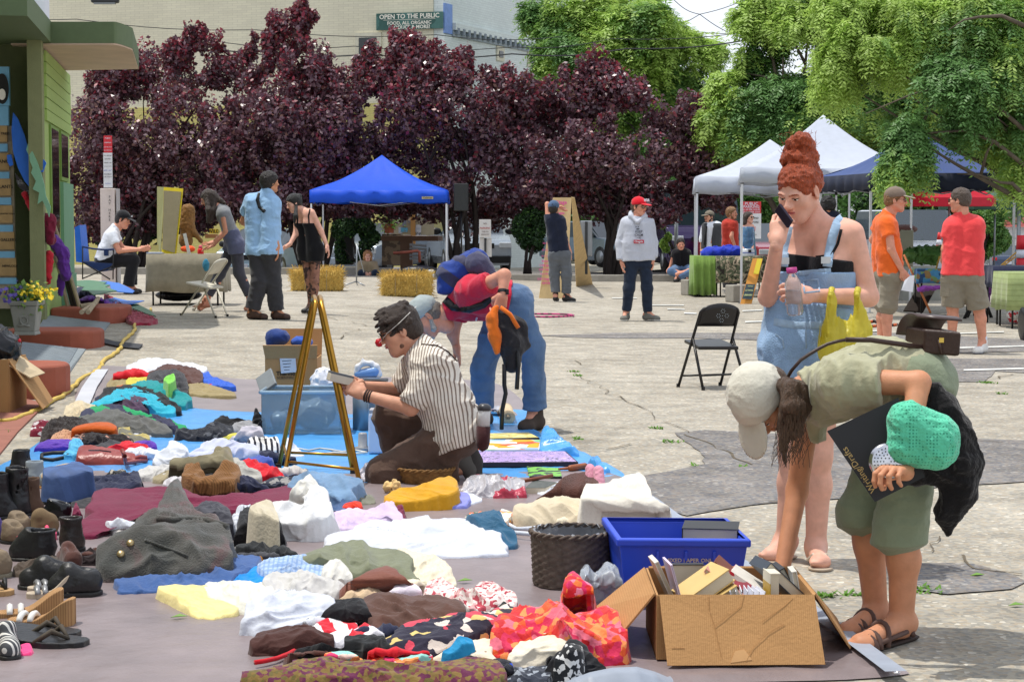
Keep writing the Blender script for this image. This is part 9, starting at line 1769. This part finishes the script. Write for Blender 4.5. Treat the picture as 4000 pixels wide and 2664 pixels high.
car('silver estate car with a black wing mirror under the broad purple trees',carx('P3',1650,54),54.5,.18,(168,178,188),'suv',-.02);car('silver car half hidden behind the dark bush',carx('P3',590,56),56,-.35,(164,176,190),'sedan',-.1);car('pale blue car behind the man in the light blue shirt',carx('P2',780,55),55,-.2,(166,190,206),'sedan',-.25);car('old blue grey car with a round headlight beside the signboard',carx('P4',880,60),61,.55,(112,130,146),'sedan',-.05);car('purple bus with a yellow green bumper in the shade',carx('P5',230,58),60,.12,(50,36,78),'bus',-.1);car('red car behind the water cooler',carx('P5',960,52),54,.3,(150,26,48),'sedan',-.1);car('white van parked under the navy tent',carx('P6',560,49),50.5,.12,(196,200,208),'van',-.12);car('dark blue car driving away down the road',carx('P6',1275,100),101,PI-.1,(60,74,100),'sedan',None,True)
# tool library stall
ca0=at('P5',505,1100,35.4).x;ca1=at('P5',965,1100,35.4).x
d_table('stall table under a camouflage cloth',ca0,ca1+.1,35.4,36.2,.76,cloth('camo_cloth',(96,92,74),pat=('blotch',9,[(0,(52,48,42)),(.42,(92,98,76)),(.54,(176,160,138)),(.62,(70,66,54))],1)),.5);d_table('end table under a bright green cloth beside the camouflage cloth',ca0-.42,ca0-.02,35.45,36.25,.76,cloth('lime_green_cloth',(116,146,70)),.72,folds_=.05)
blob('folded bright blue tarpaulin piled on the stall table','blue_pile','tarpaulin',[(at('P5',500,990,35.9),(.28,.22,.13)),(at('P5',620,975,35.9),(.3,.22,.12))],cloth('cobalt_cloth',(34,56,176)),.016,.05,(.07,8))
wc=thing('water_cooler','white crock water cooler with a blue bottle upturned on it','water cooler',at('P5',808,1045,35.7));g=at('P5',808,1068,35.6);k_=PAN['P5'][2]/FN*35.6;MB().lathe(g,[(60*k_,0),(70*k_,40*k_),(70*k_,110*k_),(64*k_,125*k_),(50*k_,130*k_)],28).build('crock',pmat('crock_white',216,220,226,rough=.2),wc,True);MB().lathe(g,[(71*k_,84*k_),(72*k_,88*k_),(71*k_,92*k_)],28).build('band',pmat('ink_blue',70,90,170),wc);MB().lathe(g,[(30*k_,130*k_),(40*k_,145*k_),(64*k_,165*k_),(65*k_,230*k_),(62*k_,240*k_),(65*k_,250*k_),(65*k_,330*k_),(58*k_,342*k_),(0.0,344*k_)],28).build('bottle',pmat('water_bottle_blue',110,160,206,rough=.08,trans=.6),wc,True);box('tap',g+Vc((.0,-.34,.2)),(.05,.1,.05),M_bp,wc)
tl_=thing('tool_board','leaning orange plank sign reading A TOOL LIBRARY','sign',on('P5',790,1492));Yt=32.6;P=[at('P5',862,1035,Yt+.35),at('P5',962,1035,Yt+.35),at('P5',848,1496,Yt),at('P5',735,1490,Yt)];slab('plank',P,.03,pmat('orange_plank',216,150,66),tl_)
def onp(u,v,o=-.018):n_=(P[1]-P[0]).cross(P[3]-P[0]).normalized();n_=n_ if n_.y<0 else-n_;return P[0].lerp(P[1],u).lerp(P[3].lerp(P[2],u),v)+n_*abs(o)*2.2
slab('yellow_note',[onp(.45,.03),onp(.95,.03),onp(.95,.36),onp(.45,.36)],.004,pmat('note_yellow',226,206,60),tl_);slab('slate',[onp(.05,.58),onp(.9,.58),onp(.9,.9),onp(.05,.9)],.004,pmat('slate_panel',60,74,82),tl_);rx2=(P[1]-P[0]).normalized();uz2=(P[0]-P[3]).normalized()
for b_,v,f_ in(('ASHEVILLE',.63,.2),('A TOOL',.72,.3),('LIBRARY',.82,.33)):text(b_,onp(.48,v,-.024),rx2,uz2,.12,pmat('chalk_lime',206,216,150),tl_,bold=.02,fit=f_*.45)
# right hand stalls
tag(qbox('litter_bin','P6',366,475,474,790,33,.6,pmat('bin_grey',122,122,104),None,.02),'square grey green litter bin behind the man in orange','bin');blob('brown sacking bunched on top of the grey litter bin','sack','sack',[(at('P6',400,470,33.2),(.22,.2,.08))],BRN);tag(qbox('low_wall','P6',380,782,720,1175,34,.5,pmat('wall_grey',150,150,142),None,.02),'low grey concrete wall behind the batik table','wall');bxs=at('P6',510,830,28.6).x;d_table('small table under a blue batik cloth',bxs,bxs+.95,28.6,29.2,.70,cloth('batik',(70,110,150),pat=('floral',14,[(70,120,170),(60,90,130),(120,150,100),(52,82,122),(150,120,80),(80,140,180)])),.22);hang('violet fringe hanging under the batik cloth','P6',Z('525 985 560 975 650 968 705 965'),28.55,cloth('violet_fringe',(160,80,180)),.03,2)
gp=thing('picture_frame','gilt framed picture standing on the batik table','picture',at('P6',690,825,28.9));P=[at('P6',690,700,28.95),at('P6',745,690,28.95),at('P6',720,825,28.8),at('P6',657,825,28.8)];slab('frame',P,.03,pmat('gilt',190,150,70,rough=.35,metal=.4),gp);c_=sum(P,Vc())/4;slab('picture',[c_+(q-c_)*.62+Vc((0,-.035,0))for q in P],.01,pmat('picture_pale',206,206,214),gp)
tag(slab('leaning_board',[at('P6',500,980,29.3),at('P6',660,985,29.3),at('P6',560,1170,29.0),at('P6',390,1160,29.0)],.03,pmat('dark_wood',44,34,28),None),'dark wooden panel leaning under the batik table','panel');bar_=bar('wooden_pole',at('P6',395,690,29),at('P6',620,1180,28.4),.018,pmat('orange_pole',190,110,60),None);tag(bar_,'long orange wooden pole leaning across the batik table','pole');tag(blob('green fern leaves in a trough behind the coral shirted man','fern','plant',[(at('P6',620,690,31),(.45,.2,.13))],M_bush2,.02,.05,(.12,12)))
rtb=thing('round_table','round topped table with curved black legs behind the coral shirted man','table',at('P6',1050,1200,27.6));mb=MB();mb.lathe(at('P6',1040,832,27.9),[(.30,-.03),(.32,-.015),(.32,.015),(.30,.03)],28);mb.build('top',pmat('tan_top',176,130,80),rtb,True)
for dx,dy in((-140,-.1),(-120,.2),(60,-.1),(110,.2)):MB().tube([at('P6',1040,870,27.9),at('P6',1040+dx*.3,1050,27.9+dy),at('P6',1040+dx,1250,27.9+dy)],.025,8).build('leg',M_bp,rtb,True)
hang('violet lace cloth hanging from the round table','P6',Z('1075 900 1090 1000 1085 1110'),27.6,cloth('violet_lace',(110,50,120)),.08,4);hang('black and teal cloth over the edge of the round table','P6',[(1065,855),(1095,930)],27.5,cloth('teal_black',(40,70,80)),.06,5)
gx=at('P6',1285,900,25.2).x;d_table('table under a sage green cloth at the right edge',gx,gx+1.5,25.2,26,.74,cloth('sage_cloth',(150,164,110),pat=('stripe',(0,0,1),14,(140,152,100),.3)),.5);d_table('table with a dark blue cloth behind the sage green one',gx+.05,gx+1.6,26.2,26.9,.8,NVY,.3)
dp=thing('traffic_post','red and white traffic delineator post by the right edge','traffic post',at('P6',1390,850,27));mb=MB();q=at('P6',1390,860,27)
for k,(za,zb1,m)in enumerate(((0,.24,pmat('post_red',206,40,52)),(.242,.36,W_),(.362,.56,MATS['post_red']))):MB().lathe(q+U(za),[(.075,0),(.065,zb1-za)],20).build('band',m,dp,True)
bar('pole',at('P6',1374,280,27.3),Vc((at('P6',1374,280,27.3).x,27.3,0)),.03,M_galv,dp);cn_=thing('traffic_cone','orange and white traffic cone by the white van','traffic cone',at('P6',692,610,36));q=at('P6',692,660,36);MB().lathe(q,[(.12,0),(.12,.02),(.07,.02),(.055,.12)],20).build('cone',pmat('cone_red',216,50,52),cn_,True);MB().lathe(q,[(.056,.12),(.044,.22)],20).build('band',W_,cn_,True);MB().lathe(q,[(.044,.22),(.022,.36)],20).build('tip',pmat('cone_red',0),cn_,True)
for k,(a,b)in enumerate((((1100,880),(1360,660)),((1120,868),(1365,690)))):bar_=bar('rope',at('P6',*a,26.8),at('P6',*b,27.2),.012,pmat('rope_yellow',206,160,70),None);tag(bar_,['yellow rope slanting up to the traffic post, upper strand','yellow rope slanting up to the traffic post, lower strand'][k],'rope','yellow ropes')
for k,(a,b)in enumerate((((85,1292),(335,1278)),((90,1252),(180,1256)))):P=[on('P6',lerp(a[0],b[0],t),lerp(a[1],b[1],t)+5*sin(t*9),.02)for t in np.linspace(0,1,14)];tag(MB().tube(P,.02,7).build('wooden_snake',pmat('snake_orange',196,90,40,pat=('stripe',(1,0,0),9,(40,30,28),.4)),None,True),['orange and black painted stick lying behind the man in orange','shorter orange and black stick lying beyond the longer one'][k],'stick')
bal=thing('planter_ball','red and white crumpled garland under the right hand table','garland',on('P6',1350,1215));S=SDF(.015,.03);S.ell(on('P6',1350,1205,.12),(.12,.12,.1));S.noise(.05,16,3);S.build('paper',pmat('garland_rw',206,60,70,pat=('blotch',14,[(0,(206,50,62)),(.5,(226,222,220))])),bal);tyre=thing('wheel','black cart wheel cut off by the right edge','wheel',on('P6',1420,1275));MB().lathe(on('P6',1425,1275,.2),[(.12,-.04),(.2,-.035),(.2,.035),(.12,.04)],26,R=Mx.Rotation(PI/2,3,'Y')).build('tyre',M_bp,tyre,True)
lp=thing('sign_pole','grey steel pole standing by the seated man on the kerb','pole',(at('P4',1785,170,50).x,50,0));bar('pole',at('P4',1785,170,50),Vc((at('P4',1785,170,50).x,50,-.2)),.05,M_galv,lp);up_=thing('utility_box','grey metal utility box on a post behind the signboard','utility box',at('P4',730,780,40));qbox('box','P4',655,370,795,790,40,.3,M_galv,up_,.02);qbox('post','P4',710,380,740,1000,39.95,.04,pmat('dark_post',52,54,56),up_)
# ---- things held, carried or worn
def solid_blob(name,label,cat,fn,m,vox=.006,k=.02,nz=None):S=SDF(vox,k);fn(S);(S.noise(*nz)if nz else None);return tag(S.build(name,m),label,cat)
ph=thing('phone','dark mobile phone held to her ear by the red haired woman','phone',at('Q1',368,602,7.83));a,b=at('Q1',338,555,7.84),at('Q1',402,642,7.80);ax_=(b-a).normalized();Rp=frame(ax_,Vc((-.9,-.25,.2)));bev(MB().box((a+b)/2,(.046,.10,.014),Rp).build('case',pmat('phone_dark',36,26,44,rough=.15),ph),.005,3);MB().box((a+b)/2+Rp@U(-.0068),(.04,.088,.001),Rp).build('screen',M_glass,ph)
wbt=thing('water_bottle','clear plastic water bottle with a pink cap held at her waist','bottle',at('Q1',445,1275,7.62));a,b=at('Q1',448,1275,7.66),at('Q1',412,955,7.70);Rb=frame(Vc((0,-1,0)),(b-a));l=(b-a).length;MB().lathe(a,[(.0,.004),(.028,0),(.034,.012),(.034,l*.45),(.031,l*.52),(.034,l*.6),(.031,l*.72),(.015,l*.86),(.014,l*.9)],24,R=Rb).build('bottle',pmat('clear_bottle',214,222,230,rough=.05,trans=.85),wbt,True);MB().lathe(a,[(.020,l*.88),(.022,l*.9),(.021,l),(.0,l*1.0)],18,R=Rb).build('cap',pmat('cap_pink',176,60,126),wbt,True)
yb=thing('carrier_bag','yellow plastic carrier bag hanging from her forearm','bag',at('Q1',780,1450,7.75));Yy=7.74;M_yel_=pmat('yellow_film',226,214,84,rough=.35,tl=.45,bump=.5,bs=40);S=SDF(.006,.045);S.ell(at('Q1',785,1440,Yy),(.10,.045,.078));S.ell(at('Q1',785,1530,Yy),(.105,.05,.07));S.cap(at('Q1',690,1360,Yy),at('Q1',692,1125,Yy-.05),.036,.009);S.cap(at('Q1',900,1360,Yy),at('Q1',872,1125,Yy-.04),.032,.009);S.noise(.022,15,3,'folds',(2.6,1,.35));S.build('pouch',M_yel_,yb)
for x in(693,871):S=SDF(.005,.01);S.chain([at('Q1',x-6,1140,Yy-.06),at('Q1',x,1098,Yy-.02),at('Q1',x+6,1100,Yy+.05),at('Q1',x+4,1150,Yy+.08)],[.010,.010,.010,.009]);S.build('handle',M_yel_,yb)
tag(sat_strap,'thin dark leather strap running over the bending woman to her satchel','strap');Yb=6.45;sc=thing('satchel','dark brown leather satchel with a curved flap resting on her back','bag',at('B4',1220,700,Yb));F0=at('B4',1120,660,Yb-.05);rx_=Vc((.92,-.34,-.06)).normalized();dp_=Vc((-.34,.93,.05)).normalized();up2=rx_.cross(dp_).normalized();wS,hS,dS=.122,.062,.12
def sq(u,v,w_):return F0+rx_*u*wS+dp_*v*dS+up2*w_
bev(MB().add([sq(0,0,-.02),sq(1,0,-.02),sq(1,1,-.02),sq(0,1,-.02),sq(0,0,hS),sq(1,0,hS),sq(1,1,hS),sq(0,1,hS)],[(3,2,1,0),(4,5,6,7),(0,1,5,4),(1,2,6,5),(2,3,7,6),(3,0,4,7)]).build('body',M_leather,sc),.008,3)
mb=MB();n=12;V=[]
for i in range(n+1):a=PI*(.02+.62*i/n);V+=[sq(-.12+.06*0,.5+.75*cos(a),hS*.35+.085*sin(a)),sq(1.08,.5+.75*cos(a),hS*.35+.085*sin(a))]
mb.add(V,[(2*i,2*i+1,2*i+3,2*i+2)for i in range(n)]);o=mb.build('flap',mat('satchel_leather',(70,52,48),.3,var=.1,spec=.6),sc,True);solid(o,.006);box('buckle',sq(.45,-.03,.03),(.016,.008,.016),mat('gold_ring',0),sc);bar('strap_end',sq(.4,-.02,.03),sq(.46,-.04,-.015),.006,M_leather,sc);o=bar('notebook_edge',sq(-.2,.3,.0),sq(-.02,.1,-.02),.004,W_,sc);MB().tube([sq(0,.1,0),at('B4',930,632,Yb-.08),at('B4',740,605,Yb-.08),at('B4',560,603,Yb-.08)],.009,7).build('strap',M_leather,sc,True)
fo=thing('folder','black folder with gold handwriting held against her hip','folder',at('B4',800,1600,6.2));P=[at('B4',425,1262,6.22),at('B4',940,1020,6.20),at('B4',1130,1590,6.16),at('B4',770,1772,6.16)];slab('cover',P,.012,pmat('folder_black',26,26,30),fo);rx3=(P[0]-P[3]).normalized();uz3=(P[3]-P[2]).normalized();text('Writing/Drafts',at('B4',655,1540,6.16),(P[0]-P[3]),(P[3]-P[2]),.045,pmat('gold_ink',166,140,86),fo,fit=.17)
cb=solid_blob('crochet_bag','mint green crocheted bag held under her arm','bag',lambda S:(S.cap(at('B4',1010,1190,6.1),at('B4',980,1380,6.1),.055,.05),S.cap(at('B4',1010,1190,6.1),at('B4',1210,1300,6.1),.06,.075),S.cap(at('B4',980,1380,6.1),at('B4',1200,1390,6.1),.05,.07)),cloth('mint_crochet',(92,196,160),pat=('dots',95,(56,146,118),.3,.1),bump=1.,bs=60),.006,.03,(.012,20,4))
gd=thing('metal_disc','perforated steel disc held in her hand','disc',at('B4',862,1480,6.08));Rg=Mx.Rotation(PI/2-.1,3,'X');q=at('B4',858,1480,6.08);MB().lathe(q,[(0.0,.006),(.048,.006),(.058,.0),(.058,-.01),(.05,-.01)],36,R=Rg).build('disc',MATS['chrome'],gd,True);mb=MB()
for r_,n_ in((.012,6),(.022,12),(.032,18),(.042,22)):
 for j in range(n_):a=2*PI*j/n_;mb.lathe(q+Rg@Vc((r_*cos(a),r_*sin(a),.0065)),[(.0026,0),(.0026,.001)],6,R=Rg)
tag(mb.build('perforations',M_glass,gd),kind='stuff')
solid_blob('black_jumper','black crocheted jumper hanging from her arm','jumper',lambda S:(S.chain([at('B4',x,y,6.28)for x,y in((1180,970),(1270,1100),(1350,1300),(1400,1500),(1370,1680),(1290,1840),(1300,1990))],[.03,.045,.055,.06,.058,.042,.01]),S.cap(at('B4',1000,1560,6.27),at('B4',1330,1520,6.27),.04,.06),S.cap(at('B4',1180,1150,6.3),at('B4',1200,1500,6.27),.05,.05)),cloth('black_crochet',(24,22,24),bump=1.,bs=50),.007,.03,(.02,14,6))
tag(strp,'thin dark strap slung across the striped shirt','strap')if strp else None
wbo=thing('sling_bottle','steel topped bottle in a maroon knitted sling at the kneeling man\'s hip','bottle',at('Q5',955,1300,10.25));a,b=at('Q5',950,1290,10.25),at('Q5',965,935,10.25);Rb=frame(Vc((0,-1,0)),b-a);l=(b-a).length;MB().lathe(a,[(0,-.01),(.030,.01),(.038,.04),(.038,l*.52)],20,R=Rb).build('sling',cloth('maroon_knit',(64,34,36)),wbo,True);MB().lathe(a,[(.034,l*.5),(.034,l*.86),(.026,l*.9)],20,R=Rb).build('flask',pmat('flask_white',206,206,206),wbo,True);MB().lathe(a,[(.037,l*.86),(.037,l*.95),(.02,l*1.0),(0,l*1.01)],20,R=Rb).build('cap',pmat('flask_cap',60,60,64,rough=.3),wbo,True)
cmr=thing('cassette_player','small grey and cream box held in the kneeling man\'s hands','device',at('B2',610,885,10.42));Rc=Rz(.3)@Mx.Rotation(.25,3,'Y');c_=at('B2',605,886,10.40);bev(MB().box(c_,(.13,.09,.045),Rc).build('case',pmat('device_cream',196,188,172),cmr),.005);MB().box(c_+Rc@U(.025),(.128,.088,.012),Rc).build('lid',pmat('device_grey',92,96,100),cmr)
bp=thing('backpack','blue and grey striped backpack worn by the stooping man','backpack',at('B2',1480,200,13.0));S=SDF(.012,.04);Yp=13.1;S.cap(at('B2',1400,130,Yp),at('B2',1590,50,Yp),.09,.09);S.cap(at('B2',1370,210,Yp),at('B2',1500,150,Yp),.075,.08);S.cap(at('B2',1400,130,Yp+.12),at('B2',1590,50,Yp+.12),.09,.09);S.noise(.03,8,4,'folds');S.build('pack',cloth('backpack_blue',(42,66,140),pat=('stripe',(.55,.1,.8),6.5,(66,66,88),.38,.6)),bp);S=SDF(.010,.03);S.cap(at('B2',1600,60,Yp-.08),at('B2',1660,140,Yp-.08),.085,.07);S.noise(.02,10,2);S.build('side_pocket',cloth('pocket_grey',(72,72,96)),bp)
T=bvh(stoop.body,*[c for c in stoop.root.children if c.name.startswith('shirt')]);strap(None,T,'B2',Z('1350 300 1420 370 1540 385 1640 350 1690 300'),.026,M_bp,'strap',.5,.006,bp)
ob=thing('backpack','orange and black backpack held by its loop above the tarp','backpack',at('B2',1790,800,12.6));Yo=12.62;S=SDF(.010,.03);S.chain([at('B2',x,y,Yo)for x,y in((1740,400),(1790,480),(1840,620),(1850,780))],[.03,.07,.085,.05]);S.chain([at('B2',x,y,Yo+.05)for x,y in((1800,450),(1880,520),(1920,640))],[.04,.06,.05]);S.noise(.025,10,4);S.build('pack',cloth('pack_black',(40,38,40)),ob);S=SDF(.009,.02);S.chain([at('B2',x,y,Yo-.05)for x,y in((1735,370),(1700,450),(1720,580),(1735,690))],[.018,.04,.045,.02]);S.noise(.015,16,5);S.build('side_panel',cloth('pack_orange',(226,112,34)),ob)
for P in(Z('1760 370 1830 420 1890 520'),Z('1790 780 1790 930 1800 990 1775 1110 1770 1250'),Z('1880 620 1890 800 1880 960')):MB().tube([at('B2',x,y,Yo-.06)for x,y in P],.015,7).build('strap',M_bp if P[0][0]!=1760 else cloth('pack_orange',(226,112,34)),ob,True)
tag(slab('paper_sheet',[at('P6',448,865,20.72),at('P6',485,862,20.72),at('P6',470,1005,20.70),at('P6',372,990,20.70),at('P6',400,905,20.72)],.002,pmat('paper_white',222,224,230),None),'sheet of white paper held by the man in orange','paper')
for o in list(bpy.data.objects):
 if '_w' in o:del o['_w']
